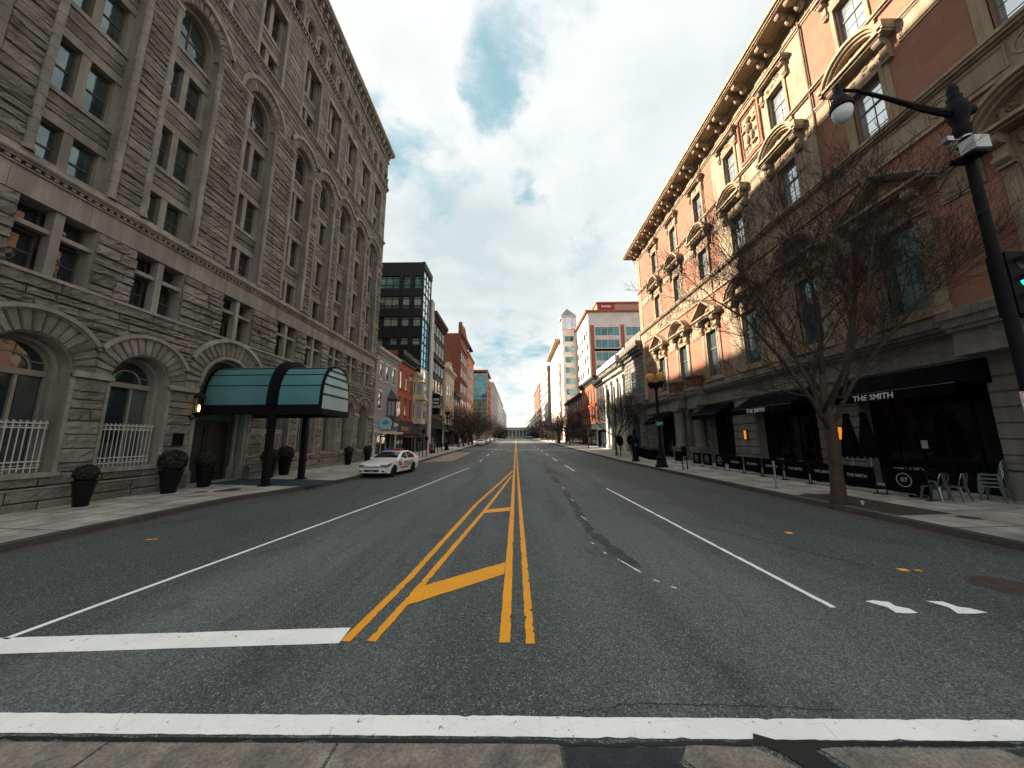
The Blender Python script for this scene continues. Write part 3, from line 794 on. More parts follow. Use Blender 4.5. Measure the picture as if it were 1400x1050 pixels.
# two-storey square bays
HW2 = .93
blocks(wall, U0, U1, 23.02, 28.2, .36, rects=[(c - HW2 - .1, c + HW2 + .1, 23, 28.2) for c in BAY], amp=.045, ny=2, lmin=.7, lmax=1.4)
blocks(wall, U0, U1, 28.2, 28.88, .34, amp=.045, ny=2, lmin=.8, lmax=1.7)
for c, a, b in zip(BAY, MIDS, MIDS[1:]):
    rect(back, a, c - HW2, 22.7, 28.9, -.03); rect(back, c + HW2, b, 22.7, 28.9, -.03)
    dress.box(c - HW2 - .1, c + HW2 + .1, 27.86, 28.2, -.6, .02)
    for s in (-1, 1):
        back.poly([(c + s * HW2, 23, -.03), (c + s * HW2, 27.9, -.03), (c + s * HW2, 27.9, -.62), (c + s * HW2, 23, -.62)])
        colonnette(colm, c + s * (HW2 + .03), 23.02, 27.86, .1, .02, 8)
    dress.box(c - HW2, c + HW2, 23.02, 23.38, -.6, -.24)
    blocks(wall, c - HW2, c + HW2, 24.88, 25.5, .32, amp=.05, ny=2, lmin=.9, lmax=1.9, d0=-.3); rect(back, c - HW2, c + HW2, 24.7, 25.7, -.31)
    dress.box(c - HW2, c + HW2, 24.56, 24.88, -.6, -.25); dress.box(c - HW2, c + HW2, 25.5, 25.72, -.6, -.22)
    for v0, v1 in ((23.38, 24.56), (25.72, 27.86)):
        dress.box(c - .13, c + .13, v0, v1, -.56, -.28)
        for s in (-1, 1):
            u = sorted((c + s * .78, c + s * HW2)); dress.box(u[0], u[1], v0, v1, -.6, -.3)
# dentil belt, arcade, corbels, cornice
dress.box(U0, U1 + .06, 28.88, 28.98, -.2, .07)
x = U0 + .05
while x < U1: dress.box(x, x + .13, 28.985, 29.2, -.1, .17); x += .27
dress.box(U0, U1 + .2, 29.2, 29.32, -.2, .24); dress.box(U0, U1 + .1, 29.32, 29.5, -.5, .09)
AR = [18.87 + 1.33 * k for k in range(-11, 11)]
AV = 30.5
blocks(wall, U0, U1, 29.5, 30.36, .43, rects=[(c - .55, c + .55, 29, 31) for c in AR], amp=.03, ny=2, lmin=.1, lmax=.4)
blocks(wall, U0, U1, 30.5, 32.42, .38, arcs=[(c, AV, .62) for c in AR], amp=.04, ny=2, lmin=.6, lmax=1.3)
mids = [U0] + [(a + b) / 2 for a, b in zip(AR, AR[1:])] + [U1]
for c, a, b in zip(AR, mids, mids[1:]):
    archpanel(back, a, b, 32.5, c, AV, .43, -.03); rect(back, a, c - .43, 29.4, AV, -.03); rect(back, c + .43, b, 29.4, AV, -.03)
    reveal(back, c, 29.5, AV, .429, -.03, -.5, 12)
    voussoirs(wall, c, AV, .44, .58, (c - a, b - c), 9, .012); hood(dress, c, AV, .57, .665, -.02, .1, (c - a - .002, b - c - .002), 14)
    for s in (-1, 1): colonnette(colm, c + s * .53, 29.5, 30.36, .085, .05, 8, 9)
for a, b in zip([U0] + [c + .43 for c in AR], [c - .43 for c in AR] + [U1]):
    dress.box(a, b, 30.36, 30.5, -.3, .16)
dress.box(U0, U1 + .1, 32.42, 32.55, -.2, .16); dress.box(U0, U1 + .06, 32.55, 32.68, -.2, .1)
rect(back, U0, U1, 32.6, 33.7, 0.0)
x = U0 + .1
while x < U1 + .2:
    dress.box(x, x + .2, 33.08, 33.55, -.1, .34); dress.box(x + .02, x + .18, 32.8, 33.08, -.1, .2); x += .665
dress.box(U0, U1 + .5, 33.55, 33.7, -.3, .5); dress.box(U0, U1 + .56, 33.7, 33.95, -.4, .58); dress.box(U0, U1 + .5, 33.95, 34.1, -.4, .5)
# body, return wall and an unseen roof storey added for its shadow
body = MB(TL)
body.box(U0, U1 - .02, -.1, 33.6, -24, -.78)
rect(body, U0, U0, 0, 33.6, 0)
body.poly([(U1, -.1, -.78), (U1, 33.6, -.78), (U1, 33.6, -.03), (U1, -.1, -.03)]); body.poly([(U0, -.1, -.78), (U0, 33.6, -.78), (U0, 33.6, -.03), (U0, -.1, -.03)])
end = MB(lambda u, v, d: (XL - u, U1 - .03 + d, v))
blocks(end, -.05, 6.5, .0, 33.5, .36, amp=.06, ny=2)
b_ = body.build('core_wall', STONED, HT)
tag(end.build('return_wall', ROCK, HT))
wall.build('rock_faced_wall', ROCK, HT)
dress.build('dressed_trim', STONE, HT)
back.build('backing_wall', STONE, HT)
def colonnette_parts():
    pro = {}
    for u, v0, v1, r, d, n, drum in COLQ:
        k = (v0, v1, r, n)
        if k not in pro:
            m = MB(lambda a, b, c: (c, a, b)); colonnette(m, 0, 0, v1 - v0, r, 0, n, drum)
            pro[k] = m.build('colonnette', STONE, loc=(d, u - HT.location.y, v0), smooth=True, hard=40); pro[k].parent = HT
        else: dup(pro[k], loc=(d, u - HT.location.y, v0), parent=HT)
colonnette_parts()
def house_top(u0, u1, v0, v1, d0, d1):
    m = MB(TL); m.box(u0, u1, v0, v1, d0, d1); return m
house_top(8.0, 29.0, 33.6, 38.2, -20.0, -6.6).build('added_shade_storey', ROCK, HT)  # added out of view so its shadow slopes across the facade opposite

# window prototypes, then copies at every bay
def place(o, u, v, parent=HT):
    r = dup(o, loc=(0, u - parent.location.y, v), parent=parent); return r
def protos(fn, name, mats, pane_mats, smooth=False):
    """frame mesh with a glass child, both modelled about the origin at facade depth"""
    mb = MB(lambda u, v, d: (d, u, v)); pb = MB(lambda u, v, d: (d, u, v)); fn(mb, pb)
    o = mb.build(name, mats, loc=(0, 0, 0)); p = pb.build('pane', pane_mats, loc=(0, 0, 0)); p.parent = o
    return o
first = {}
def put(key, name, fn, u, v, mats=WOODF, gl=GLASS, parent=HT):
    if key not in first:
        o = protos(fn, name, mats, gl); first[key] = o
        o.parent = parent; o.location = (0, u - parent.location.y, v); CH[o.name] = kids(o)
        return o
    return place(first[key], u, v, parent)
def pairwin(h, hw=.82, m=.12, d=-.64, curt=None):
    def fn(mb, pb):
        sash(mb, pb, -hw, -m, 0, h, d, .055); sash(mb, pb, m, hw, 0, h, d, .055)
        for s in (-1, 1):
            mb.box(s * .5 - .38 * .5 - .3, s * .5 - .38 * .5 - .29, 0, .01, d, d + .01)
        if curt:
            pb.mi = 1
            for a, b in curt:
                pb.poly([(a, .06, d + .0245), (b, .06, d + .0245), (b, h - .06, d + .0265), (a, h - .06, d + .0265)])
    return fn
CURT = M('sheer_curtain', (.075, .078, .074), .35, .2, 6, spec=.5)
for c in BAY:
    for k, (v0, v1) in enumerate(ROWS):
        put(('pair', k), 'paired_window', pairwin(v1 - v0), c, v0, WOODF, GLASSL)
    def archw(mb, pb):
        h = SPR - 19.08
        for s in (-1, 1):
            u = sorted((s * .76, s * .82)); mb.box(u[0], u[1], 0, h, -.66, -.6)
        mb.arc(0, h, .75, .82, -.66, -.6, 0, pi, 18)
        mb.box(-.76, .76, 0, .06, -.66, -.6); mb.box(-.76, .76, h - .32, h - .24, -.66, -.61)
        mb.box(-.03, .03, .06, h + .75, -.66, -.61)
        rect(pb, -.76, .76, .05, h, -.645); halfdisc(pb, 0, h, .76, -.645)
    put('arch', 'arched_window', archw, c, 19.08, WOODF, GLASSL)
    for v0, v1 in ((23.38, 24.56), (25.72, 27.86)):
        put(('p2', v0), 'paired_window', pairwin(v1 - v0, .78, .13, -.5), c, v0)
    def mezw(mb, pb):
        for a, b in ((-.9, -.11), (.11, .9)):
            sash(mb, pb, a, b, .02, 1.28, -.55, .05, .5)
            for x in (0, 1): mb.box(a + x * (b - a - .05), a + x * (b - a - .05) + .05, 1.4, 2.05, -.55, -.49)
            rect(pb, a, b, 1.4, 2.05, -.53)
    put('mez', 'cross_window', mezw, c, 7.08)
for c in AR:
    def atw(mb, pb):
        mb.box(-.43, .43, 0, .06, -.4, -.34); mb.box(-.025, .025, .06, 1.4, -.4, -.35); mb.box(-.43, .43, .62, .67, -.4, -.35)
        mb.arc(0, 1.0, .37, .43, -.4, -.34, 0, pi, 12)
        for s in (-1, 1):
            u = sorted((s * .37, s * .43)); mb.box(u[0], u[1], .06, 1.0, -.4, -.34)
        rect(pb, -.4, .4, .04, 1.0, -.385); halfdisc(pb, 0, 1.0, .4, -.385, 12)
    put('attic', 'attic_window', atw, c, 29.5)
for i, (c, v, ri, ro, rh) in enumerate(gr):
    if i == 3: continue
    def gw(mb, pb, ri=ri - .13):
        h = v - 1.29; d = -.68
        for s in (-1, 1):
            u = sorted((s * (ri - .06), s * ri)); mb.box(u[0], u[1], 0, h, d, d + .1)
        mb.arc(0, h, ri - .07, ri, d, d + .1, 0, pi, 20)
        mb.box(-ri + .06, ri - .06, h - .2, h - .02, d, d + .14); mb.box(-ri + .06, ri - .06, 0, .1, d, d + .1)
        mb.box(.16, .24, .1, h - .2, d, d + .1)
        mb.arc(0, h, ri * .52, ri * .58, d, d + .06, 0, pi, 16)
        mb.box(ri * .56, ri - .07, h + .22, h + .25, d, d + .05); mb.box(-ri + .07, -ri * .56, h + .22, h + .25, d, d + .05)
        rect(pb, -ri + .06, ri - .06, .08, h, d + .02); halfdisc(pb, 0, h, ri - .05, d + .02)
        pb.mi = 1; rect(pb, .3, ri - .1, .1, h - .2, d + .035); rect(pb, -ri + .1, .1, .1, .85, d + .035)
    put(('gw', ri), 'arched_window', gw, c, 1.29, WOODL, [GLASS, GLASSC])
    if i in (1, 2, 4):
        m = MB(lambda u, v, d: (XL + d, u + c, v + 1.3))
        n = 12
        for z in (.12, .3, 1.28, 1.42): m.box(-ri + .12, ri - .12, z, z + .035, -.26, -.22)
        for k in range(n + 1):
            u = -ri + .16 + (2 * ri - .32) * k / n
            m.tube([(u, .0, -.24), (u, 1.52, -.24)], .014, 5)
            m.lathe([(.001, 1.5), (.026, 1.53), (.001, 1.62)], 5) if False else m.box(u - .03, u + .03, 1.47, 1.49, -.27, -.21)
            m.box(u - .05, u + .05, 1.34, 1.36, -.25, -.23); m.box(u - .05, u + .05, .2, .22, -.25, -.23)
        m.build('window_guard', WHITE, HT)
# entrance doors
c = BAY[3]
dm = MB(lambda u, v, d: (XL + d, u + c, v)); dm.box(-1.5, 1.5, .1, 6.3, -.86, -.8); dm.build('porch_back', DARKIN, HT)
for s in (-1, 1):
    m = MB(lambda u, v, d: (XL + d, u + c, v))
    a, b = sorted((s * .02, s * 1.16))
    for q in ((a, a + .14), (b - .14, b)): m.box(q[0], q[1], .2, 3.0, -.78, -.7)
    m.box(a + .14, b - .14, 2.85, 3.0, -.78, -.7); m.box(a + .14, b - .14, .2, .55, -.78, -.7); m.box(a + .14, b - .14, .55, 2.85, -.77, -.75)
    d_ = m.build('door', M('dark_oak', (.03, .022, .016), .5, .3, 5) if s < 0 else D.materials['dark_oak'], HT)
    m = MB(lambda u, v, d: (XL + d, u + c, v)); m.tube([(s * .12, 1.1, -.64), (s * .12, 1.5, -.64)], .02, 6); m.build('handle', M('brass', (.45, .3, .12), .3, .1, 4, metal=1.0) if s < 0 else D.materials['brass'], d_)
m = MB(lambda u, v, d: (XL + d, u + c, v)); m.box(-1.0, 1.0, 3.0, 3.14, -.8, -.66)
m.build('door_lintel', D.materials['dark_oak'], HT)
m = MB(TL); m.box(13.62, 14.04, 2.0, 2.5, .06, .11); pq = m.build('plaque', BLACKM, HT)
# ------------------------------------------------------------------ general facade pieces
def wallgrid(mb, u0, u1, v0, v1, holes, d=0.0, rev=.25, matfn=None, splits=()):
    vs = sorted(set([v0, v1] + [x for h in holes for x in h[2:4] if v0 < x < v1]))
    for a, b in zip(vs, vs[1:]):
        ivs = [(u0, u1)]
        for h in holes:
            if h[2] < b - 1e-6 and h[3] > a + 1e-6: ivs = cut(ivs, h[0], h[1])
        for s in splits:
            ivs = [q for p in ivs for q in ([(p[0], s), (s, p[1])] if p[0] < s < p[1] else [p])]
        for p, q in ivs:
            if matfn: mb.mi = matfn((p + q) / 2, (a + b) / 2)
            rect(mb, p, q, a, b, d)
    for h in holes:
        a, b, c, e = h[:4]
        if matfn: mb.mi = matfn((a + b) / 2, (c + e) / 2)
        mb.poly([(a, c, d), (a, e, d), (a, e, d - rev), (a, c, d - rev)]); mb.poly([(b, c, d), (b, e, d), (b, e, d - rev), (b, c, d - rev)])
        mb.poly([(a, e, d), (b, e, d), (b, e, d - rev), (a, e, d - rev)]); mb.poly([(a, c, d), (b, c, d), (b, c, d - rev), (a, c, d - rev)])
def ashlar(mb, u0, u1, v0, v1, course=.5, lmin=.9, lmax=1.5, d=.05, gap=.014, rects=(), arcs=()):
    n = max(1, round((v1 - v0) / course)); h = (v1 - v0) / n
    for i in range(n):
        a = v0 + i * h; b = a + h; ivs = [(u0, u1)]
        for ra, rb, rc, rd in rects:
            if b > rc + .01 and a < rd - .01: ivs = cut(ivs, ra, rb)
        for uc, vc, r in arcs:
            if b > vc and a < vc + r:
                z = max(0, a - vc); wd = sqrt(max(0, r * r - z * z)); ivs = cut(ivs, uc - wd, uc + wd)
        for p, q in ivs:
            x = p
            while x < q - .02:
                l = RND.uniform(lmin, lmax)
                if q - x - l < lmin * .6: l = q - x
                dd = d * RND.uniform(.85, 1.15)
                A, B, Cc, Dd = x + gap, x + l - gap, a + gap, b - gap; e = min(.03, (B - A) * .2)
                o = [mb.p(*z) for z in ((A, Cc, 0), (B, Cc, 0), (B, Dd, 0), (A, Dd, 0))]
                t = [mb.p(*z) for z in ((A + e, Cc + e, dd), (B - e, Cc + e, dd), (B - e, Dd - e, dd), (A + e, Dd - e, dd))]
                mb.face(t)
                for k in range(4): mb.face((o[k], o[(k + 1) % 4], t[(k + 1) % 4], t[k]))
                x += l
def frame(mb, u0, u1, v0, v1, w, d0, d1):
    mb.box(u0 - w, u0, v0 - w, v1 + w, d0, d1); mb.box(u1, u1 + w, v0 - w, v1 + w, d0, d1)
    mb.box(u0, u1, v1, v1 + w, d0, d1); mb.box(u0, u1, v0 - w, v0, d0, d1)
def panel(mb, u0, u1, v0, v1, d, w=.05):
    frame(mb, u0 + w, u1 - w, v0 + w, v1 - w, w, d, d + .035)
    frame(mb, u0 + w * 1.9, u1 - w * 1.9, v0 + w * 1.9, v1 - w * 1.9, w * .5, d, d + .018)
def ringpanel(mb, uc, vc, r, d):
    mb.arc(uc, vc, r - .05, r, d, d + .035, 0, 2 * pi, 20); mb.arc(uc, vc, r * .6 - .03, r * .6, d, d + .03, 0, 2 * pi, 16)
def console(mb, u, v0, v1, dep, w=.24):
    h = v1 - v0
    mb.box(u - w / 2, u + w / 2, v0 + h * .12, v1, 0, dep * .45)
    for vv, dd, r in ((v1 - dep * .33, dep * .62, dep * .36), (v0 + h * .26, dep * .36, dep * .24)):
        n = 10
        a = [mb.p(u - w / 2 - .02, vv + r * cos(2 * pi * k / n), dd + r * sin(2 * pi * k / n)) for k in range(n)]
        b = [mb.p(u + w / 2 + .02, vv + r * cos(2 * pi * k / n), dd + r * sin(2 * pi * k / n)) for k in range(n)]
        mb.face(a[::-1]); mb.face(b)
        for k in range(n): mb.face((a[k], a[(k + 1) % n], b[(k + 1) % n], b[k]))
    mb.box(u - w / 2 - .04, u + w / 2 + .04, v0, v0 + .07, 0, dep * .4); mb.box(u - w / 2 - .03, u + w / 2 + .03, v0 + .09, v0 + .15, 0, dep * .34)
def carve(mb, u0, u1, v0, v1, d, n, seed, rr=(.06, .14)):
    q = random.Random(seed)
    for k in range(n):
        u, v = q.uniform(u0, u1), q.uniform(v0, v1); r = q.uniform(*rr)
        mb.blob((u, v, d), r, 6, 5, .2, (q.uniform(.6, 1.7), q.uniform(.6, 1.4), .55), k)
        if k % 3 == 0:
            mb.arc(u, v, r * 1.3, r * 1.75, d - .01, d + .03, q.uniform(0, 3), q.uniform(3.5, 6.2), 8)
def segped(mb, cb, uc, v0, W, h, dep, seed=0):
    R = (W * W + h * h) / (2 * h); vc = v0 + h - R; a0 = math.asin(W / R)
    mb.box(uc - W, uc + W, v0, v0 + .09, 0, dep * .8); mb.box(uc - W - .04, uc + W + .04, v0 + .09, v0 + .2, 0, dep)
    for r, w_, dd in ((R, .13, dep), (R - .13, .1, dep * .82), (R - .24, .09, dep * .6)):
        mb.arc(uc, vc, r - w_, r, 0, dd, pi / 2 - a0, pi / 2 + a0, 18)
    for s in (-1, 1):
        u = sorted((uc + s * (W - .16), uc + s * (W + .05))); mb.box(u[0], u[1], v0 + .2, v0 + .46, 0, dep + .02)
    k = 12; b = W - .35; hh = max(.2, h - .42)
    cb.poly([(uc - b, v0 + .2, .1)] + [(uc + b * cos(pi - pi * j / k), v0 + .2 + hh * sin(pi * j / k), .1) for j in range(k + 1)])
    carve(cb, uc - b * .7, uc + b * .7, v0 + .25, v0 + .2 + hh * .7, .1, 14, seed)
def triped(mb, cb, uc, v0, W, h, dep, seed=0):
    mb.box(uc - W, uc + W, v0, v0 + .1, 0, dep * .8); mb.box(uc - W - .05, uc + W + .05, v0 + .1, v0 + .22, 0, dep)
    for s in (-1, 1):
        for t, dd, of in ((.13, dep, 0), (.10, dep * .82, .13), (.09, dep * .6, .23)):
            mb.prism([(uc + s * (W + .05), v0 + .22 + .14 - of * .2), (uc, v0 + h - of), (uc, v0 + h - of - t), (uc + s * (W + .05 - of), v0 + .22)][:: s], 0, dd)
    b = W - .3; cb.poly([(uc - b, v0 + .2, .1), (uc + b, v0 + .2, .1), (uc, v0 + h - .4, .1)])
    carve(cb, uc - b * .5, uc + b * .5, v0 + .28, v0 + h * .45, .1, 12, seed); cb.blob((uc, v0 + h * .42, .12), .17, 8, 6, .1, (1, 1.2, .7))

REDST = M('red_brownstone', (.26, .118, .078), .9, .22, .9, .25, 40, fine=.12, fscale=60, spec=.15, streak=.25, c2=(.33, .16, .105))
def redbricky():
    m, nt, b = newmat('coursed_red_stone')
    gm = nt.nodes.new('ShaderNodeNewGeometry'); sx = nt.nodes.new('ShaderNodeSeparateXYZ'); nt.links.new(gm.outputs[0], sx.inputs[0])
    cb_ = nt.nodes.new('ShaderNodeCombineXYZ'); nt.links.new(sx.outputs[1], cb_.inputs[0]); nt.links.new(sx.outputs[2], cb_.inputs[1])
    br = nt.nodes.new('ShaderNodeTexBrick'); nt.links.new(cb_.outputs[0], br.inputs[0])
    for k, v in (('Scale', 1.0), ('Mortar Size', .006), ('Mortar Smooth', .3), ('Bias', 0), ('Brick Width', 1.5), ('Row Height', .62)): br.inputs[k].default_value = v
    br.inputs['Color1'].default_value = (.245, .118, .078, 1); br.inputs['Color2'].default_value = (.29, .145, .098, 1); br.inputs['Mortar'].default_value = (.34, .23, .16, 1)
    c = mixc(nt, ramp(nt, pnoise(nt, .8, 6, .65), .3, .7), br.outputs[0], (.20, .105, .074)); c = mixc(nt, .62, br.outputs[0], c)
    f = ramp(nt, pnoise(nt, 40, 4, .6), .3, .7, .86, 1.14)
    vm = N(nt, 'ShaderNodeVectorMath', operation='SCALE'); nt.links.new(c, vm.inputs[0]); nt.links.new(f, vm.inputs[3])
    nt.links.new(vm.outputs[0], b.inputs['Base Color']); b.inputs['Roughness'].default_value = .9; b.inputs['Specular IOR Level'].default_value = .15
    bn = N(nt, 'ShaderNodeBump'); bn.inputs['Strength'].default_value = .3; bn.inputs['Distance'].default_value = .02
    nt.links.new(pnoise(nt, 30, 4), bn.inputs['Height']); nt.links.new(bn.outputs[0], b.inputs['Normal'])
    return m
REDC = redbricky()
TANW = M('buff_ashlar', (.315, .24, .165), .88, .25, .55, .2, 40, fine=.08, fscale=60, spec=.18, streak=.35, c2=(.38, .30, .21))

# ------------------------------------------------------------------ the red and buff building on the right
MT_ = thing('restaurant_building', 'ornate red and buff stone building with carved window hoods filling the right side', 'building', (XR, 22, 0))
COLS = [8.1, 12.25, 16.42, 20.68, 24.85, 29.2, 33.5]
V0, V1 = 5.2, 38.5
HH = {}
holes = []
for c in COLS:
    holes += [(c - .64, c + .64, 6.8, 10.25), (c - .6, c + .6, 14.46, 16.95), (c - .58, c + .58, 19.46, 21.85)]
wl = MB(TR)
def sec(u, v):
    if u > 37.6 or 14.45 < u < 22.75: return 1
    return 0
wallgrid(wl, V0, V1, 6.1, 24.2, holes, 0, .34, sec, (14.45, 22.75, 37.6))
wl.build('upper_wall', [REDC, TANW], MT_)
tm = MB(TR); cv = MB(TR)
CVM = TANC
def flush():
    global cv
    if cv.v: cv.build('carving', CVM, MT_, smooth=True, hard=60)
    cv = MB(TR)
# ledge over the ground floor, with breaks above the column pairs
lw = MB(TR)
for a, b, c0, c1 in ((4.75, 4.85, 0, .1), (5.62, 5.76, -.1, .2), (5.76, 5.9, -.1, .34), (5.9, 6.02, -.1, .42), (6.02, 6.16, -.1, .36)):
    lw.box(V0, V1, a, b, c0, c1)
rect(lw, V0, V1, 4.85, 5.62, .02)
for a, b in ((26.2, 27.65), (29.3, 30.75), (8.9, 10.65)):
    for p, q, dd in ((4.72, 5.0, .85), (5.0, 5.5, .8), (5.5, 5.64, .92), (5.64, 5.9, 1.0), (5.9, 6.14, 1.08)): lw.box(a - (dd - .8) * .5, b + (dd - .8) * .5, p, q, 0, dd)
for v in (5.05, 5.3): lw.box(V0, V1, v, v + .012, 0, .024)
lw.build('ledge', LIME, MT_)
PDM = M('dark_red_stone', (.1, .042, .03), .9, .2, 2)
for a, b in ((26.4, 27.4), (29.5, 30.5)):
    pd = MB(TR); pd.box(a, b, 6.14, 6.95, .15, .95); pd.box(a - .08, b + .08, 6.95, 7.08, .08, 1.03); pd.box(a - .06, b + .06, 6.14, 6.26, .1, 1.0)
    pd.build('urn_pedestal', PDM, MT_)
# string courses, panelled friezes
for a, b, dd in ((6.16, 6.42, .05), (6.42, 6.5, .08), (12.98, 13.08, .1), (13.08, 14.12, .04), (14.12, 14.2, .12), (14.2, 14.3, .24), (14.3, 14.42, .3), (19.22, 19.3, .1), (19.3, 19.4, .18)):
    tm.box(V0, V1, a, b, -.05, dd)
for c, n in zip(COLS, COLS[1:] + [37.6]):
    m_ = (c + n) / 2 if n < 37 else 36.2
    for k in (-1, 0, 1):
        if k: panel(tm, m_ + k * .98 - .62, m_ + k * .98 + .62, 13.2, 14.02, .04)
    ringpanel(tm, m_, 13.6, .34, .04); ringpanel(tm, c, 13.6, .36, .04)
edges = [V0] + COLS + [37.6]
def betw(u0, u1, v0, v1, d=.045):
    if u1 - u0 < .4: return
    tm.box(u0, u1, v0, v1, -.02, d)
    if u1 - u0 > 1.6:
        mid = u0 + .75; panel(tm, u0 + .06, mid, v0 + .1, v1 - .1, d); panel(tm, mid + .05, u1 - .06, v0 + .1, v1 - .1, d)
    else: panel(tm, u0 + .06, u1 - .06, v0 + .1, v1 - .1, d)
    tm.box(u0, u1, v1 - .04, v1 + .05, -.02, d + .05)
for i, (c, n) in enumerate(zip([3.9] + COLS, COLS + [38.4])):
    a = max(V0, c + 1.38); b = min(37.6, n - 1.38) if i < len(COLS) else 37.6
    betw(a, b, 17.25, 18.2); a2 = max(V0, c + 1.5); b2 = min(37.6, n - 1.5) if i < len(COLS) else 37.6
    betw(a2, b2, 10.15, 11.35)
for i, c in enumerate(COLS):
    seg2 = i not in (1, 4, 6)
    # second floor
    frame(tm, c - .64, c + .64, 6.8, 10.25, .13, -.05, .05)
    for s in (-1, 1):
        u = sorted((c + s * .79, c + s * 1.14)); tm.box(u[0], u[1], 6.5, 10.2, -.02, .09); tm.box(u[0] + .08, u[1] - .08, 6.75, 9.9, .05, .115)
        console(tm, c + s * .97, 10.2, 11.24, .55, .32)
    tm.box(c - 1.2, c + 1.2, 6.42, 6.66, -.02, .16)
    tm.box(c - .8, c + .8, 10.38, 11.2, -.02, .06); carve(cv, c - .62, c + .62, 10.48, 11.05, .07, 16, i * 7, (.05, .12))
    cv.blob((c, 10.78, .12), .2, 8, 7, .12, (.9, 1.25, .9), i)
    flush()
    (segped if seg2 else triped)(tm, cv, c, 11.22, 1.62, 1.42 if seg2 else 1.5, .62, i)
    flush()
    # third floor
    frame(tm, c - .6, c + .6, 14.46, 16.95, .15, -.05, .07)
    for s in (-1, 1):
        console(tm, c + s * 1.0, 16.95, 17.92, .48, .26)
        u = sorted((c + s * .75, c + s * .95)); tm.box(u[0], u[1], 14.42, 16.95, -.02, .04)
    tm.box(c - .88, c + .88, 17.12, 17.9, -.02, .05); carve(cv, c - .6, c + .6, 17.25, 17.75, .05, 9, i + 90, (.05, .1))
    flush()
    segped(tm, cv, c, 17.9, 1.38, 1.24, .58, i + 40); flush()
    tm.box(c - .85, c + .85, 19.0, 19.22, -.02, .12)
    # top floor
    frame(tm, c - .58, c + .58, 19.46, 21.85, .16, -.05, .08)
    tm.box(c - .78, c + .78, 22.02, 22.6, -.02, .08); carve(cv, c - .5, c + .5, 22.12, 22.5, .08, 8, i + 60, (.05, .1))
    flush()
    for s in (-1, 1): console(tm, c + s * .86, 21.75, 22.62, .36, .2)
    tm.box(c - 1.08, c + 1.08, 22.62, 22.72, -.02, .36); tm.box(c - 1.14, c + 1.14, 22.72, 22.86, -.02, .46); tm.box(c - 1.1, c + 1.1, 22.86, 22.95, -.02, .38)
    flush(); cv.blob((c, 22.98, .2), .2, 8, 6, .2, (1.3, 1, .6), i + 5); flush()
# corner quoins
tm.box(37.6, V1 + .02, 6.16, 23.5, -.02, .05)
# entablature and bracketed eaves
for a, b, dd in ((23.3, 23.42, .06), (23.42, 23.5, .12), (23.5, 24.1, .02), (24.1, 24.2, .1)):
    tm.box(V0, V1 + .02, a, b, -.05, dd)
cn = MB(TR)
cn.box(V0, V1 + .9, 24.2, 24.42, -.6, .16)
cn.box(V0, V1 + 1.1, 24.42, 24.5, -.6, 1.12); cn.box(V0, V1 + 1.16, 24.5, 24.62, -.6, 1.2); cn.box(V0, V1 + 1.24, 24.62, 24.8, -.6, 1.3); cn.box(V0, V1 + 1.18, 24.8, 24.9, -.6, 1.24)
cn.build('cornice', M('painted_cornice', (.32, .225, .14), .8, .2, .8, .2, 30, streak=.25), MT_)
u = V0 + .3
while u < V1:
    for du in (0, .62):
        x = u + du
        tm.box(x - .1, x + .1, 24.1, 24.42, .1, .92)
        for vv, dd, r in ((24.24, .86, .17), (23.98, .3, .2)):
            n = 10; a = [tm.p(x - .13, vv + r * cos(2 * pi * k / n), dd + r * sin(2 * pi * k / n)) for k in range(n)]; b = [tm.p(x + .13, vv + r * cos(2 * pi * k / n), dd + r * sin(2 * pi * k / n)) for k in range(n)]
            tm.face(a[::-1]); tm.face(b)
            for k in range(n): tm.face((a[k], a[(k + 1) % n], b[(k + 1) % n], b[k]))
    panel(tm, u + .85, u + 1.9, 23.56, 24.06, .02, .06)
    u += 2.12
# carved relief panel between the top windows of the middle section
rp = MB(TR); frame(rp, 17.72, 19.4, 19.75, 22.85, .14, 0, .12); frame(rp, 17.9, 19.22, 19.93, 22.67, .06, 0, .06)
rp.build('panel_frame', REDST, MT_)
q = 18.56
for (u, v, r, sq) in ((0, 22.15, .19, (1, 1.2, .8)), (.02, 21.6, .3, (.8, 1.2, .7)), (-.18, 20.95, .2, (.8, 1.7, .6)), (.2, 20.95, .2, (.8, 1.7, .6)), (.42, 21.7, .12, (2.2, .8, .7)), (-.4, 21.85, .12, (1.8, 1.0, .7)), (-.3, 20.4, .16, (1.5, .8, .7)), (.3, 20.45, .15, (1.6, .9, .7))):
    cv.blob((q + u, v, .06), r, 8, 7, .12, sq, int(v * 10))
carve(cv, q - .5, q + .5, 20.1, 22.3, .02, 14, 77, (.05, .1))
tm.build('buff_trim', TAN, MT_); flush()
for y_ in (14.45, 23.95):
    m = MB(TR); m.tube([(y_, 6.2, .1), (y_, 24.1, .1)], .05, 8); m.build('downpipe', M('rusty_pipe', (.14, .075, .05), .7, .2, 4) if y_ < 20 else D.materials['rusty_pipe'], MT_)
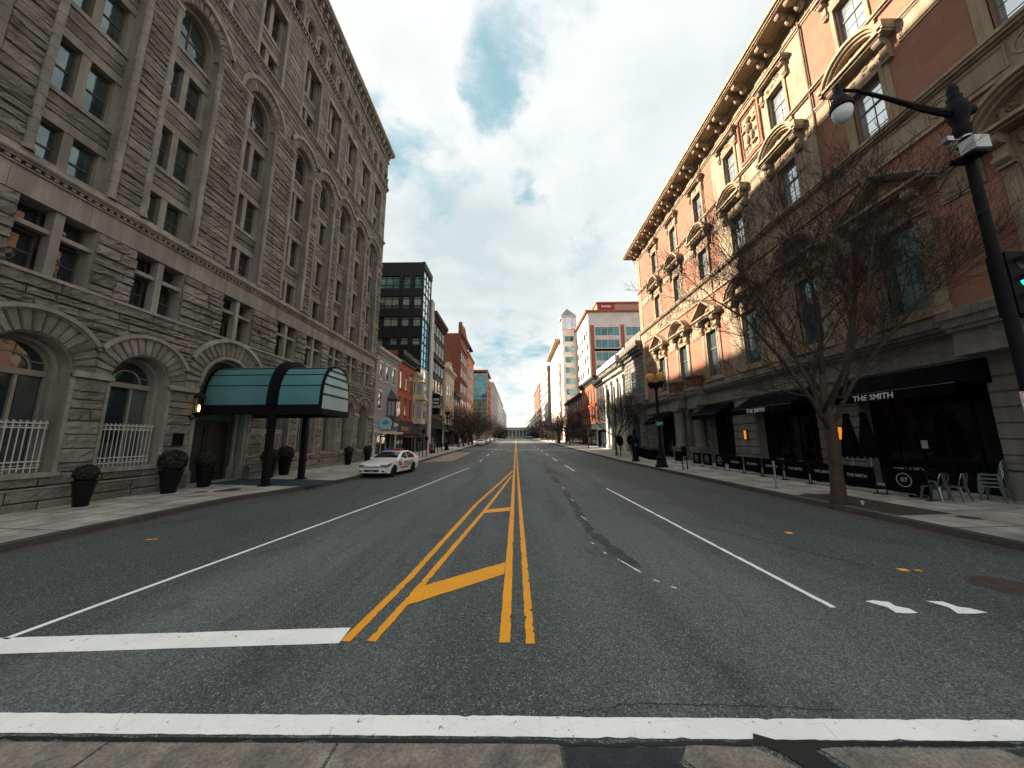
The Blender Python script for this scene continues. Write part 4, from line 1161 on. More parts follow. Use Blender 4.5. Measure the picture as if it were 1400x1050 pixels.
# windows
def multisash(hw, h, nx, ny, d=-.26):
    def fn(mb, pb):
        fr = .05; s = -1
        for q_ in ((-hw, -hw + fr), (hw - fr, hw)): mb.box(q_[0], q_[1], 0, h, d, d + .07)
        mb.box(-hw + fr, hw - fr, 0, .07, d, d + .07); mb.box(-hw + fr, hw - fr, h - .06, h, d, d + .07)
        mb.box(-hw + fr, hw - fr, h * .62 - .03, h * .62 + .03, d, d + .06)
        for k in range(1, nx): mb.box(-hw + 2 * hw * k / nx - .009, -hw + 2 * hw * k / nx + .009, .07, h - .06, d, d + .035)
        for k in range(1, ny):
            z = h * k / ny
            if abs(z - h * .62) > .12: mb.box(-hw + fr, hw - fr, z - .008, z + .008, d, d + .034)
        t = .012
        pb.poly([(-hw + fr, .05, d + .01), (hw - fr, .05, d + .01 + t), (hw - fr, h * .62, d + .01 + t * .4), (-hw + fr, h * .62, d + .01 - t * .5)])
        pb.poly([(-hw + fr, h * .62, d + .02), (hw - fr, h * .62, d + .02 - t), (hw - fr, h - .04, d + .02), (-hw + fr, h - .04, d + .02 + t)])
    return fn
def protoR(fn, name, mats, gl, parent, u, v):
    mb = MB(lambda u, v, d: (-d, u, v)); pb = MB(lambda u, v, d: (-d, u, v)); fn(mb, pb)
    o = mb.build(name, mats, loc=(0, 0, 0)); p = pb.build('pane', gl, loc=(0, 0, 0)); p.parent = o
    o.parent = parent; o.location = (0, u - parent.location.y, v); CH[o.name] = [p]; return o
def putR(key, name, fn, u, v, mats, gl, parent):
    if key not in first:
        first[key] = protoR(fn, name, mats, gl, parent, u, v); return first[key]
    return dup(first[key], loc=(0, u - parent.location.y, v), parent=parent)
WOODG = M('grey_window_frame', (.12, .125, .12), .6, .15, 5)
for c in COLS:
    putR('m2', 'sash_window', multisash(.64, 3.45, 2, 1), c, 6.8, WOODG, GLASST, MT_)
    putR('m3', 'sash_window', multisash(.6, 2.49, 2, 5), c, 14.46, WOODG, GLASSS, MT_)
    putR('m4', 'sash_window', multisash(.58, 2.39, 2, 5), c, 19.46, WOODG, GLASSS, MT_)
# ground floor: grey limestone piers, dark shop openings, arched entrance with columns
OPEN = [(10.7, 14.75), (16.9, 21.05), (23.4, 26.15), (32.0, 35.6)]
ev, er, ec = 3.95, .78, 28.48
rr_ = [(a, b, 0, 4.55) for a, b in OPEN] + [(ec - er - .05, ec + er + .05, 0, ev)]
for a_, b_ in ((V0, 10.7), (14.75, 16.9), (21.05, 23.4), (26.15, ec - er), (ec + er, 32.0), (35.6, V1)):
    gf = MB(TR); ashlar(gf, a_, b_, .15, 4.5, .46, .9, 1.5, .06, rects=rr_, arcs=[(ec, ev, er + .3)])
    if a_ == V0: gf.box(5.2, 10.7, 1.2, 1.32, 0, .12); gf.box(5.2, 10.7, 1.4, 1.46, 0, .1); gf.box(5.2, 10.75, .1, 1.1, -.05, .09)
    gf.build('stone_pier', LIME, MT_)
gf = MB(TR)
gf.arc(ec, ev, er, er + .3, -.1, .1, 0, pi, 16)
bk = MB(TR)
wallgrid(bk, V0, V1, -.1, 4.9, [(a, b, 0.0, 4.55) for a, b in OPEN] + [(ec - er, ec + er, 0, 4.75)], -.005, .5)
gf.build('entrance_arch', LIME, MT_); bk.build('ground_floor_wall', LIME, MT_)
for cu in (26.92, 30.03):
    m = MB(); y, x = cu, XR - .42
    m.lathe([(.5, 1.42), (.5, 1.5), (.46, 1.52), (.46, 1.6), (.40, 1.66), (.395, 2.6), (.34, 4.35), (.38, 4.4), (.36, 4.46), (.42, 4.52)], 20, (x, y, 0))
    m.box(x - .52, x + .4, y - .5, y + .5, 4.52, 4.72)
    for s in (-1, 1):
        for t in (-1, 1): m.blob((x + s * .4, y + t * .42, 4.58), .13, 8, 6)
    m.box(x - .55, x + .4, y - .55, y + .55, .1, 1.25); m.box(x - .62, x + .42, y - .62, y + .62, 1.25, 1.42)
    m.build('column', LIME, MT_, smooth=True, hard=35)
m = MB(TR)
for a, b in OPEN:
    m.box(a, b, .1, 4.55, -2.6, -2.5)
m.box(ec - er, ec + er, .1, 4.75, -1.2, -1.1)
m.build('shop_interior', DARKIN, MT_)
for i, (a, b) in enumerate(OPEN):
    m = MB(TR); pb = MB(TR); n = 5
    for k in range(n + 1):
        u = a + (b - a) * k / n; m.box(max(a, u - .035), min(b, u + .035), .15, 4.5, -.5, -.42)
    for v in (.15, .95, 3.3, 4.42): m.box(a + .036, b - .036, v, v + .07, -.49, -.43)
    rect(pb, a + .03, b - .03, .2, 4.45, -.47)
    o = m.build('shop_window', BLACKM, MT_); pb.build('pane', GLASSD, o)
    m = MB(TR); m.box(a + .02, b - .02, .1, .9, -.5, -.44); m.build('stall_riser', BLACKM, o)
m = MB(TR); m.box(ec - er, ec + er, 3.0, 3.1, -.6, -.5); m.box(ec - .03, ec + .03, .2, 3.0, -.6, -.5); rect(m, ec - er, ec + er, .1, 4.75, -.62)
m.build('entrance_door', D.materials['dark_oak'], MT_)
# body of the building
bd = MB(TR); bd.box(V0, V1 - .02, -.1, 24.4, -22, -2.7)
for u_ in (V0, V1):
    bd.poly([(u_, -.1, -2.7), (u_, 24.4, -2.7), (u_, 24.4, 0), (u_, -.1, 0)])
bd.build('core_wall', TANW, MT_)
rect_roof = MB(TR); rect_roof.poly([(V0, 24.85, -3), (V1, 24.85, -3), (V1, 24.85, .1), (V0, 24.85, .1)]); rect_roof.build('roof', STONED, MT_)

# lit amber wall lamps
for yy, lb in ((22.05, 'lit amber wall lamp on the stone pier between the two far black awnings'), (15.62, 'lit amber wall lamp on the stone pier behind the bare tree trunk')):
    o = thing('wall_lamp', lb, 'wall lamp', (XR - .06, yy, 2.02), 0, 'amber wall lamps')
    m = MB(); m.box(-.11, 0, -.1, .1, 0, .66); m.build('bracket', BLACKM, o, loc=(0, 0, 0))
    m = MB(); m.box(-.16, -.111, -.07, .07, .05, .61); m.build('lamp_panel', ORANGEL, o, loc=(0, 0, 0))
# black awnings
def awning(y0, y1, label, txt, out=1.32):
    o = thing('awning', label, 'awning', (XR - .08, (y0 + y1) / 2, 3.5), 0, 'black shop awnings')
    m = MB(TR); n = 12
    for k in range(n):
        a, b = y0 + (y1 - y0) * k / n, y0 + (y1 - y0) * (k + 1) / n
        sag = lambda q: .02 * sin(q * 9)
        m.poly([(a, 4.66, .08), (b, 4.66, .08), (b, 3.86 + sag(b), out), (a, 3.86 + sag(a), out)])
    for y_ in (y0, y1): m.poly([(y_, 4.66, .08), (y_, 3.86, out), (y_, 3.86, .08)])
    m.build('canopy', BLACKC, o)
    m = MB(TR); m.box(y0, y1, 3.52, 3.86, out - .008, out + .004); v_ = m.build('valance', BLACKC, o)
    m = MB(TR); m.box(y0, y1, 3.855, 3.875, out + .004, out + .012); m.build('piping', M('teal_piping', (.06, .16, .18), .6, .1, 5) if 'teal_piping' not in D.materials else D.materials['teal_piping'], v_)
    m = MB(TR)
    for y_ in (y0 + .05, y1 - .05): m.tube([(y_, 3.86, .08), (y_, 3.86, out - .02)], .018, 6)
    m.tube([(y0, 3.86, out - .02), (y1, 3.86, out - .02)], .018, 6); m.build('frame', BLACKM, o)
    if txt:
        yc, wd = txt
        text('THE SMITH', .30, lambda x, y, z: (XR - out - .006 - z, yc - x, 3.685 + y), LETTER, 'lettering', v_, bold=.006, shear=.12)
awning(10.5, 14.95, 'black awning lettered THE SMITH nearest the camera behind the bare tree', (13.0, 1.6), 1.25)
awning(16.75, 21.35, 'black awning lettered THE SMITH between the two amber wall lamps', (19.3, 1.6))
awning(23.0, 26.35, 'plain black awning beside the entrance columns of the buff building', None)
awning(31.9, 35.9, 'plain black awning at the far end of the buff building behind the twin lamp post', None)
# ------------------------------------------------------------------ other buildings along the street
def gwin(hw, h, d=-.16, fr=.07, mid=True, vert=False):
    def fn(mb, pb):
        for a, b in ((-hw, -hw + fr), (hw - fr, hw)): mb.box(a, b, 0, h, d, d + .06)
        mb.box(-hw + fr, hw - fr, 0, fr, d, d + .06); mb.box(-hw + fr, hw - fr, h - fr, h, d, d + .06)
        if mid: mb.box(-hw + fr, hw - fr, h * .5 - .03, h * .5 + .03, d, d + .05)
        if vert:
            mb.box(-.03, .03, fr, h - fr, d, d + .045)
        t = .02
        pb.poly([(-hw + fr, fr, d + .01), (hw - fr, fr, d + .01 + t), (hw - fr, h - fr, d + .01), (-hw + fr, h - fr, d + .01 + t)])
    return fn
def gputs(key, fn, T, u, v, mats, gl, parent, name='window'):
    """window instance on any facade T; prototypes are kept per orientation"""
    p0 = Vector(T(0, 0, 0)); ax = (Vector(T(1, 0, 0)) - p0, Vector(T(0, 1, 0)) - p0, Vector(T(0, 0, 1)) - p0)
    k = (key, tuple(round(x, 3) for a in ax for x in a))
    pos = Vector(T(u, v, 0)) - parent.location
    if k not in first:
        L = lambda a, b, c: tuple(ax[0] * a + ax[1] * b + ax[2] * c)
        mb = MB(L); pb = MB(L); fn(mb, pb)
        o = mb.build(name, mats, loc=(0, 0, 0)); p = pb.build('pane', gl, loc=(0, 0, 0)); p.parent = o
        o.parent = parent; o.location = pos; CH[o.name] = [p]; first[k] = o; return o
    return dup(first[k], loc=pos, parent=parent)
def gbuild(name, label, T, u0, u1, H, wm, wins, depth=14, base=0.0, cornice=None, shop=None, trim=None, lint=True, cat='building', near=None, far=None,
           frm=WOODG, gl=GLASS, wname='window', group=None, rev=.09, wd=-.055, bands=(), nosides=False, roofm=STONED):
    """wins: list of (key, half width, height, [(u, v), ...]); near: (wins) on the face towards the camera"""
    o = thing(name, label, cat, tuple(T((u0 + u1) / 2, base, 0)), 0, group)
    hol = [(u - hw, u + hw, v, v + h) for k, hw, h, L in wins for u, v in L]
    if shop: hol.append((u0 + shop[1], u1 - shop[1], base + .25, base + shop[0] - shop[2]))
    m = MB(T); wallgrid(m, u0, u1, base - .6, H, hol, 0, rev)
    nT = lambda q, v, e: T(u0 - e, v, -q); fT = lambda q, v, e: T(u1 + e, v, -q)
    nh = [(u - hw, u + hw, v, v + h) for k, hw, h, L in (near or []) for u, v in L]
    mm = m.T; m.T = nT; wallgrid(m, 0, depth, base - .6, H, nh, 0, rev)
    m.T = fT; wallgrid(m, 0, depth, base - .6, H, [], 0, rev); m.T = mm
    m.poly([(u0, H, 0), (u1, H, 0), (u1, H, -depth), (u0, H, -depth)]); m.poly([(u0, base - .6, -depth), (u1, base - .6, -depth), (u1, H, -depth), (u0, H, -depth)])
    m.build('wall', wm, o)
    inn = MB(T); inn.box(u0 + .4, u1 - .4, base, H - .3, -depth + .5, -.9 if not shop else -1.6); inn.build('interior', DARKIN, o)
    for k, hw, h, L in wins:
        for u, v in L: gputs((k, hw, h, wd, frm.name, gl.name), gwin(hw, h, wd, .06, k != 'pl', k == 'v'), T, u, v, frm, gl, o, wname)
    for k, hw, h, L in (near or []):
        for u, v in L: gputs((k, hw, h, wd, frm.name, gl.name), gwin(hw, h, wd, .06, k != 'pl', k == 'v'), nT, u, v, frm, gl, o, wname)
    if cornice:
        ch, pr, cm = cornice; c = MB(T)
        for a, b, t in ((0, .3, .35), (.3, .55, .6), (.55, 1.0, 1.0)):
            c.box(u0 - .0 - pr * t * .3, u1 + pr * t * .3, H - ch + ch * a, H - ch + ch * b, -.1, pr * t)
        x = u0 + .2
        while x < u1 - .2: c.box(x, x + .16, H - ch * .72, H - ch * .45, 0, pr * .82); x += .55
        c.build('cornice', cm, o)
    if trim and lint:
        t = MB(T)
        for k, hw, h, L in wins:
            for u, v in L:
                t.box(u - hw - .1, u + hw + .1, v + h, v + h + .2, -.02, .06); t.box(u - hw - .08, u + hw + .08, v - .13, v, -.15, .09)
        t.build('window_trim', trim, o)
    for a, b, d_, bm_ in bands:
        t = MB(T); t.box(u0, u1, a, b, -.02, d_); t.build('band', bm_, o)
    if shop:
        gh, ins, lint_, sm = shop
        f = MB(T); p = MB(T)
        f.box(u0, u1, base + gh - lint_, base + gh, -.1, .14); f.box(u0 - .02, u1 + .02, base + gh, base + gh + .14, -.1, .26)
        for x in (u0, u1 - ins): f.box(x, x + ins, base - .3, base + gh - lint_, -.1, .1)
        n = max(2, int((u1 - u0 - 2 * ins) / 1.3))
        for k in range(n + 1):
            x = u0 + ins + (u1 - u0 - 2 * ins) * k / n; f.box(x - .05, x + .05, base, base + gh - lint_, -.5, -.4)
        f.box(u0 + ins, u1 - ins, base - .2, base + .6, -.49, -.41)
        rect(p, u0 + ins, u1 - ins, base, base + gh - lint_, -.45)
        s_ = f.build('shopfront', sm, o); p.build('pane', GLASS, s_)
    return o
GREYP = M('grey_painted_brick', (.22, .225, .225), .85, .12, 2, .2, 30)
REDP = M('red_painted_brick', (.29, .062, .026), .85, .16, 1.5, .3, 30, fine=.15, fscale=30)
CREAM = M('cream_painted_stone', (.42, .36, .25), .85, .15, 1.5, .2, 30)
BLACKP = M('black_cladding', (.012, .016, .017), .6, .2, 2, spec=.2)
BROWNS = M('dark_brownstone', (.052, .036, .032), .9, .25, 1.2, .4, 25)
RBRICK = M('rust_brick', (.145, .05, .029), .9, .2, .6, .3, 20, fine=.2, fscale=14)
OBRICK = M('orange_brick', (.28, .11, .05), .9, .2, .8, .2, 20)
DRED = M('dark_red_brick', (.12, .035, .028), .9, .25, .8, .3, 20)
ORED = M('orange_painted_brick', (.30, .085, .03), .85, .2, 1, .2, 20)
OFFW = M('pale_precast', (.66, .60, .545), .85, .12, .6, .1, 20)
WSTONE = M('white_stone', (.46, .43, .375), .85, .15, .7, .2, 25, streak=.2)
GREYB = M('grey_office_stone', (.30, .30, .28), .85, .12, .5)
TEALG = glassmat('teal_curtain_glass', (.06, .17, .18), .05, 2.0, .03, .4, .4, .6)
BLUEG = glassmat('blue_curtain_glass', (.06, .33, .46), .05, 2.0, .03, .35, .25, .85)
BLIND = M('drawn_blinds', (.20, .225, .195), .5, .25, .8, spec=.5)
TERRA = M('terracotta_brick', (.34, .115, .06), .9, .15, .8)
def grid(us, vs): return [(u, v) for v in vs for u in us]
# grey house
o = gbuild('row_house', 'narrow grey painted three-storey row house next to the stone hotel', TL, 32.95, 39.2, 11.6, GREYP,
           [('s', .42, 1.75, grid([34.0, 35.7, 37.6], [8.35])), ('s', .42, 1.7, [(34.1, 5.35)])], 12, g(36), (.7, .35, M('grey_cornice', (.27, .27, .265), .8)), (3.4, .35, .55, WHITE), WHITE)
m = MB(TL); P_ = lambda r: [(36.9 + r * cos(pi * k / 4 - pi / 8), .25 + r * sin(pi * k / 4 - pi / 8)) for k in range(8)]
bw = M('dark_bay_window', (.045, .04, .036), .7)
def bay(m, uc, v0, v1, r, d=.1, cap=1.2):
    pts = [(uc - r, 0), (uc - r * .62, d + r * .75), (uc + r * .62, d + r * .75), (uc + r, 0)]
    for (a, b), (c2, e) in zip(pts, pts[1:]): m.poly([(a, v0, b), (c2, v0, e), (c2, v1, e), (a, v1, b)])
    m.poly([(a, v0, b) for a, b in pts])
    q = [(a * 1.0 + (a - uc) * .12, b + .12 if b else 0) for a, b in pts]
    for (a, b), (c2, e) in zip(q, q[1:]): m.poly([(a, v1, b), (c2, v1, e), (uc, v1 + cap, .0)])
    for (a, b), (c2, e) in zip(q, q[1:]): m.poly([(a, v1 - .1, b), (c2, v1 - .1, e), (c2, v1, e), (a, v1, b)])
    m.poly([(a, v1 - .1, b) for a, b in q])
    return pts
pts = bay(m, 37.2, 4.1, 6.6, .95); bo = m.build('bay_window', bw, o)
p = MB(TL)
for (a, b), (c2, e) in zip(pts, pts[1:]):
    A = Vector((a, 0, b)); B = Vector((c2, 0, e)); n_ = Vector((B.z - A.z, 0, -(B.x - A.x))).normalized() * -.012
    for s0, s1 in ((.14, .46), (.54, .86)):
        q0, q1 = A.lerp(B, s0) + n_, A.lerp(B, s1) + n_
        p.poly([(q0.x, 4.75, q0.z), (q1.x, 4.75, q1.z), (q1.x, 6.3, q1.z), (q0.x, 6.3, q0.z)])
p.build('pane', GLASS, bo)
m = MB(TL); m.box(33.3, 39.1, 2.75, 2.95, .2, .9); m.box(33.3, 39.1, 2.95, 3.0, .18, .95); m.build('shop_awning', WHITE, o)
BLUES = M('blue_shop_sign', (.012, .06, .13), .5, .2, 3)
m = MB(TL); m.box(34.6, 39.0, 3.15, 4.0, .28, .36); so_ = m.build('sign_board', BLUES, o)
m = MB(TL); m.prism([(36.1, 3.2), (36.5, 3.2), (36.7, 3.95), (36.3, 3.95)], .362, .372); m.prism([(37.6, 3.55), (38.9, 3.75), (38.9, 3.98), (37.6, 3.98)], .362, .372); m.build('sign_shape', WHITE, so_)
t_ = thing('round_sign', 'round blue and white shop sign projecting over the pavement of the grey house', 'sign', (XL + .75, 34.1, 3.2), 0)
m = MB(); n = 24
for rr0, rr1, z0, z1, nm, mt in ((0.001, .62, -.04, .04, 'disc', M('pale_blue_sign', (.25, .5, .62), .5)), (.5, .63, -.05, .05, 'rim', WHITE)):
    m = MB(); m.T = lambda a, b, c: (a, c, b + .62)
    m.arc(0, 0, rr0, rr1, z0, z1, 0, 2 * pi, 28); m.build(nm, mt, t_, loc=(0, 0, 0))
m = MB(); m.T = lambda a, b, c: (a, c, b + .62)
m.arc(0, 0, .2, .3, -.056, -.05, .3, 2.6, 12); m.arc(0, -.02, .05, .14, -.056, -.05, 0, 6.28, 12); m.prism([(-.35, -.1), (.35, .05), (.33, .15), (-.36, .0)], -.056, -.05); m.build('emblem', M('sign_blue', (.03, .2, .36), .5), t_, loc=(0, 0, 0))
m = MB(); m.box(-.75, -.6, -.02, .02, .6, .64); m.build('bracket', BLACKM, t_, loc=(0, 0, 0))
# red house
o = gbuild('row_house', 'orange-red painted brick row house with dark cornice and shop sign', TL, 39.25, 45.3, 12.9, REDP,
           [('s', .38, 2.2, grid([40.2, 42.2, 44.2], [8.3])), ('s', .38, 2.0, grid([40.2, 42.2, 44.2], [5.1]))], 12, g(42), (1.3, .6, BLACKP), (4.2, .3, 1.5, BLACKP), BLACKP)
text('DRAGON', .62, lambda x, y, z: (XL + .15 + z, 42.0 + x, 3.35 + g(42) + y), M('gilt_letters', (.45, .17, .04), .5), 'lettering', o, bold=.02)
m = MB(TL); m.box(39.6, 45, 2.45, 2.62, .15, .9); m.build('shop_awning', M('crimson_canvas', (.16, .012, .03), .8), o)
# cream house with a projecting bay
o = gbuild('row_house', 'cream stone row house with projecting bay windows below the black tower', TL, 45.35, 48.2, 11.4, CREAM,
           [('s', .28, 1.9, [(45.8, 8.2), (45.8, 5.2)])], 11, g(46), (.9, .5, CREAM), (3.9, .2, 1.2, BLACKP), None)
m = MB(TL); pts = bay(m, 47.2, 4.3, 10.2, 1.0, .3, .5); m.box(46.0, 48.3, 7.6, 7.9, .1, 1.35); bo = m.build('bay_window', CREAM, o); p = MB(TL)
for (a, b), (c2, e) in zip(pts, pts[1:]):
    A = Vector((a, 0, b)); B = Vector((c2, 0, e)); n_ = Vector((B.z - A.z, 0, -(B.x - A.x))).normalized() * -.015
    q0, q1 = A.lerp(B, .22) + n_, A.lerp(B, .78) + n_
    for v0, v1 in ((5.0, 7.2), (8.3, 9.9)): p.poly([(q0.x, v0, q0.z), (q1.x, v0, q1.z), (q1.x, v1, q1.z), (q0.x, v1, q0.z)])
p.build('pane', GLASS, bo)
# black tower: bands of blinds on the near side, blue glass on the street
BT = thing('office_tower', 'black clad office tower with teal glass street front above the row houses', 'building', (XL, 50.7, g(50)))
nT = lambda q, v, e: (XL - q, 48.25 - e, v)
rows = [(v, v + 2.05) for v in (8.6, 11.9, 15.2, 18.5, 21.8, 25.1)]
cols = [(.25, 1.5), (2.05, 3.25), (3.7, 7.0), (7.6, 10.9), (11.5, 14.8)]
hol = [(a, b, c, e) for c, e in rows for a, b in cols]
m = MB(nT); wallgrid(m, 0, 18, 4, 29.4, hol, 0, .3)
m.T = TL; m.poly([(48.25, 29.4, 0), (53.0, 29.4, 0), (53.0, 29.4, -18), (48.25, 29.4, -18)])
m.poly([(53.0, 0, 0), (53.0, 29.4, 0), (53.0, 29.4, -18), (53.0, 0, -18)]); m.poly([(48.25, 0, -18), (53, 0, -18), (53, 29.4, -18), (48.25, 29.4, -18)])
wallgrid(m, 48.25, 53.0, 0, 29.4, [(48.5, 52.8, 4.6, 28.3)], 0, .3); m.box(48.2, 53.05, 28.4, 29.45, -.2, .12)
m.build('cladding', BLACKP, BT)
for c, e in rows:
    for a, b in cols:
        wd = b - a; n = 3 if wd > 2 else 1
        def bw_(mb, pb, wd=wd, n=n, h=e - c):
            for k in range(n + 1):
                x = min(max(wd * k / n - .05, 0), wd - .1); mb.box(x, x + .1, 0, h, -.25, -.16)
            for v in (0, h * .27, h * .8, h - .08): mb.box(.1, wd - .1, v, v + .08, -.245, -.165)
            pb.mi = 0; rect(pb, .02, wd - .02, .02, h, -.22)
            for k in range(n):
                pb.mi = 1 if (k + int(c)) % 4 else 0
                rect(pb, wd * k / n + .05, wd * (k + 1) / n - .05, h * .3 if (k + int(c * 2)) % 3 else h * .5, h - .05, -.216)
        gputs(('bt', wd, int(c) if c < 25 else 'top'), bw_ if c < 25 else bw_, nT, a, c, BLACKP, [TEALG if c > 25 else GLASS, TEALG if c > 25 else BLIND], BT, 'ribbon_window')
def curtain(T, u0, u1, v0, v1, nu, nv, fm, gl, parent, name='curtain_wall', d=-.1, split=None):
    f = MB(T); p = MB(T)
    for k in range(nu + 1):
        x = u0 + (u1 - u0) * k / nu; f.box(x - .04, x + .04, v0, v1, d - .05, d + .08)
    for k in range(nv + 1):
        z = v0 + (v1 - v0) * k / nv; big = .12 if k % 3 == 0 else .035
        f.box(u0 + .041, u1 - .041, z - big, z + big, d - .045, d + .07)
    for i in range(nu):
        for j in range(nv):
            t = RND.uniform(-.02, .02); a, b = u0 + (u1 - u0) * i / nu, u0 + (u1 - u0) * (i + 1) / nu; c, e = v0 + (v1 - v0) * j / nv, v0 + (v1 - v0) * (j + 1) / nv
            p.poly([(a, c, d + t), (b, c, d - t), (b, e, d), (a, e, d + t)])
    o = f.build(name, fm, parent); p.build('pane', gl, o); return o
curtain(TL, 48.5, 52.8, 12.9, 20.4, 3, 6, BLACKP, BLUEG, BT); curtain(TL, 48.5, 52.8, 20.6, 28.3, 3, 6, BLACKP, GLASSS, BT); curtain(TL, 48.5, 52.8, 4.6, 12.7, 3, 6, STEEL, GLASSS, BT)
m = MB(TL); m.box(49.3, 53, .3, 4.5, -1, -.1); m.build('shopfront', BLACKP, BT)
m = MB(TL); m.box(53.02, 54.6, 0, 25.3, -6, .25); PI_ = m.build('pale_pier', M('pale_pier_stone', (.40, .37, .34), .8, .1, 2)); tag(PI_, 'tall pale vertical stone pier between the black tower and the brownstone', 'building'); PI_.name = 'stone_pier'
# brownstone commercial block
o = gbuild('brownstone_building', 'dark brownstone commercial block with tall windows beyond the pale pier', TL, 54.65, 64.0, 23.9, BROWNS,
           [('v', .8, 2.3, grid([56, 58.3, 60.5, 62.8], [6.5, 10.2, 13.6, 17.0, 20.3]))], 2.4, g(59), (1.4, .7, BROWNS), (4.5, .4, .8, BLACKP), BROWNS, bands=((5.5, 5.9, .3, BROWNS), (15.7, 16.0, .3, BROWNS)))
# small cream building, dark infill
o = gbuild('cream_building', 'small cream stone building with a stepped gable in front of the rust brick wall', TL, 66.2, 75.2, 16.6, CREAM,
           [('s', .7, 2.8, grid([68, 70.8, 73.5], [6, 11]))], 3.0, g(70), (1.0, .6, CREAM), (4.4, .5, .8, BLACKP), CREAM)
m = MB(TL); m.box(68.5, 73, 16.6, 17.6, -.8, .1); m.box(69.6, 71.8, 17.6, 18.4, -.8, .1); m.build('gable', CREAM, o)
gbuild('brick_building', 'low dark brick shop building between the cream stone building and the rust brick block', TL, 75.25, 83.3, 12.5, BROWNS,
       [('s', .6, 2.2, grid([77, 79.3, 81.6], [5.5, 9]))], 2.6, g(79), (.8, .5, BLACKP), (4.2, .4, .8, BLACKP), BLACKP)
# rust brick block: blank side wall towards the camera
o = gbuild('brick_building', 'tall rust-red brick building with a blank side wall and gable on the left', TL, 83.5, 95.3, 29.3, RBRICK,
           [('s', .8, 2.4, grid([85.4, 88, 90.8, 93.4], [6, 10, 14, 18, 22]))], 16, g(89), (1.2, .6, DRED), (4.6, .5, .8, BLACKP), RBRICK, bands=((17, 17.4, .3, DRED), (25.4, 25.8, .3, DRED)))
m = MB(TL); m.prism([(83.5, 29.3), (95.3, 29.3), (94, 30.3), (89.4, 32.5), (84.6, 31.9), (84.2, 32.6), (83.5, 31.6)], -.7, .15); m.box(83.5, 87, 29.3, 31.4, -9, -5.2); m.build('gable', RBRICK, o)
o = gbuild('brick_building', 'sunlit orange brick building with a rounded glass top floor on the left', TL, 95.5, 110, 27.5, OBRICK,
           [('v', 1.1, 2.2, grid([98, 101.2, 104.4, 107.6], [7, 10.6, 14.2, 17.8, 21.4]))], 14, g(100), (.8, .4, OBRICK), (4.6, .5, .8, BLACKP), None)
m = MB(TL); m.box(95.6, 109, 27.5, 31.0, -8, -.8); m.build('glass_storey', TEALG, o); m = MB(TL); m.box(95.4, 109.6, 31, 31.4, -8, -.2); m.build('roof', BLACKM, o)
# teal glass corner block beyond the side street
TG = thing('office_building', 'teal glass corner office with an orange brick street side in the left distance', 'building', (XL, 175, g(175)))
nT2 = lambda q, v, e: (XL - q, 163 - e, v)
m = MB(TL); m.box(163.4, 186, 1, 33.5, -30, -.4); m.box(163, 186.5, 35.4, 36.1, -30, .3); m.build('core_wall', OBRICK, TG)
curtain(nT2, 0, 24, 3, 34, 9, 15, STEEL, TEALG, TG); curtain(TL, 163.2, 167, 3, 35, 2, 15, STEEL, TEALG, TG)
m = MB(TL); wallgrid(m, 167.2, 186, 1, 33, [(u - .9, u + .9, v, v + 2) for u in (169, 172, 175, 178, 181, 184) for v in (6, 9.6, 13.2, 16.8, 20.4, 24, 27.6)], 0, .3); m.build('street_wall', ORED, TG)
for u, v in grid((169, 172, 175, 178, 181, 184), (6, 9.6, 13.2, 16.8, 20.4, 24, 27.6)): gputs(('v', .9, 2, 'tg'), gwin(.9, 2), TL, u, v, WOODG, GLASS, TG)
def slabblock(name, label, T, u0, u1, H, wm, nu, nv, base, proj=.5, gl=GLASS, top=WSTONE):
    vs = [base + 5 + (H - base - 7.5) * k / nv for k in range(nv)]; du = (u1 - u0) / nu; hh = (H - base - 7.5) / nv * .58
    return gbuild(name, label, T, u0, u1, H, wm, [('v', du * .38, hh, grid([u0 + du * (k + .5) for k in range(nu)], vs))], 18, base, (1.2, proj, top), (4.8, .8, 1.0, BLACKP), None, gl=gl, rev=.07, wd=-.04)
slabblock('office_building', 'grey stone office block just beyond the teal glass corner', TL, 205, 252, 37, GREYB, 8, 8, g(210))
slabblock('office_building', 'long white office block with dark window bays in the left distance', TL, 258, 372, 37.5, WSTONE, 10, 8, 2.1)
slabblock('office_building', 'farthest pale office block on the left near the portico', TL, 380, 500, 35, GREYB, 10, 7, 2.1)
# unseen block added behind the row houses to shade the lower facade opposite
m = MB(); m.box(-40, -27, 36, 66, 0, 32.5); rb = m.build('added_shade_block', GREYB); tag(rb, 'unseen plain grey block added behind the row houses to shade the facade opposite', 'building')

# ------------------------------------------------------------------ right side beyond the buff building
o = gbuild('stone_building', 'small rusticated grey stone building with dark cornice next to the buff building', TR, 38.7, 45.3, 13.6, LIME,
           [('v', .95, 2.6, [(41.9, 7.9)])], 14, g(42), (1.5, .8, M('dark_stone_cornice', (.13, .12, .10), .9)), None, None, bands=((6.2, 6.6, .25, LIME),))
m = MB(TR); ashlar(m, 38.75, 45.25, .3, 6.2, .5, .7, 1.3, .07, rects=[(40.8, 43.0, 0, 4.2)], arcs=[(41.9, 4.2, 1.3)]); ashlar(m, 38.75, 45.25, 6.6, 12.0, .5, .7, 1.3, .07, rects=[(40.7, 43.1, 7.7, 10.8)]); m.arc(41.9, 4.2, 1.1, 1.35, 0, .12, 0, pi, 14)
m.build('rusticated_facing', LIME, o)
m = MB(TR); rect(m, 40.8, 43, .2, 4.2, .02); halfdisc(m, 41.9, 4.2, 1.1, .02); m.build('arched_door', DARKIN, o)
m = MB(TR); m.box(39.2, 44.8, 13.6, 15.0, -1.5, -.1); m.build('parapet', LIME, o)
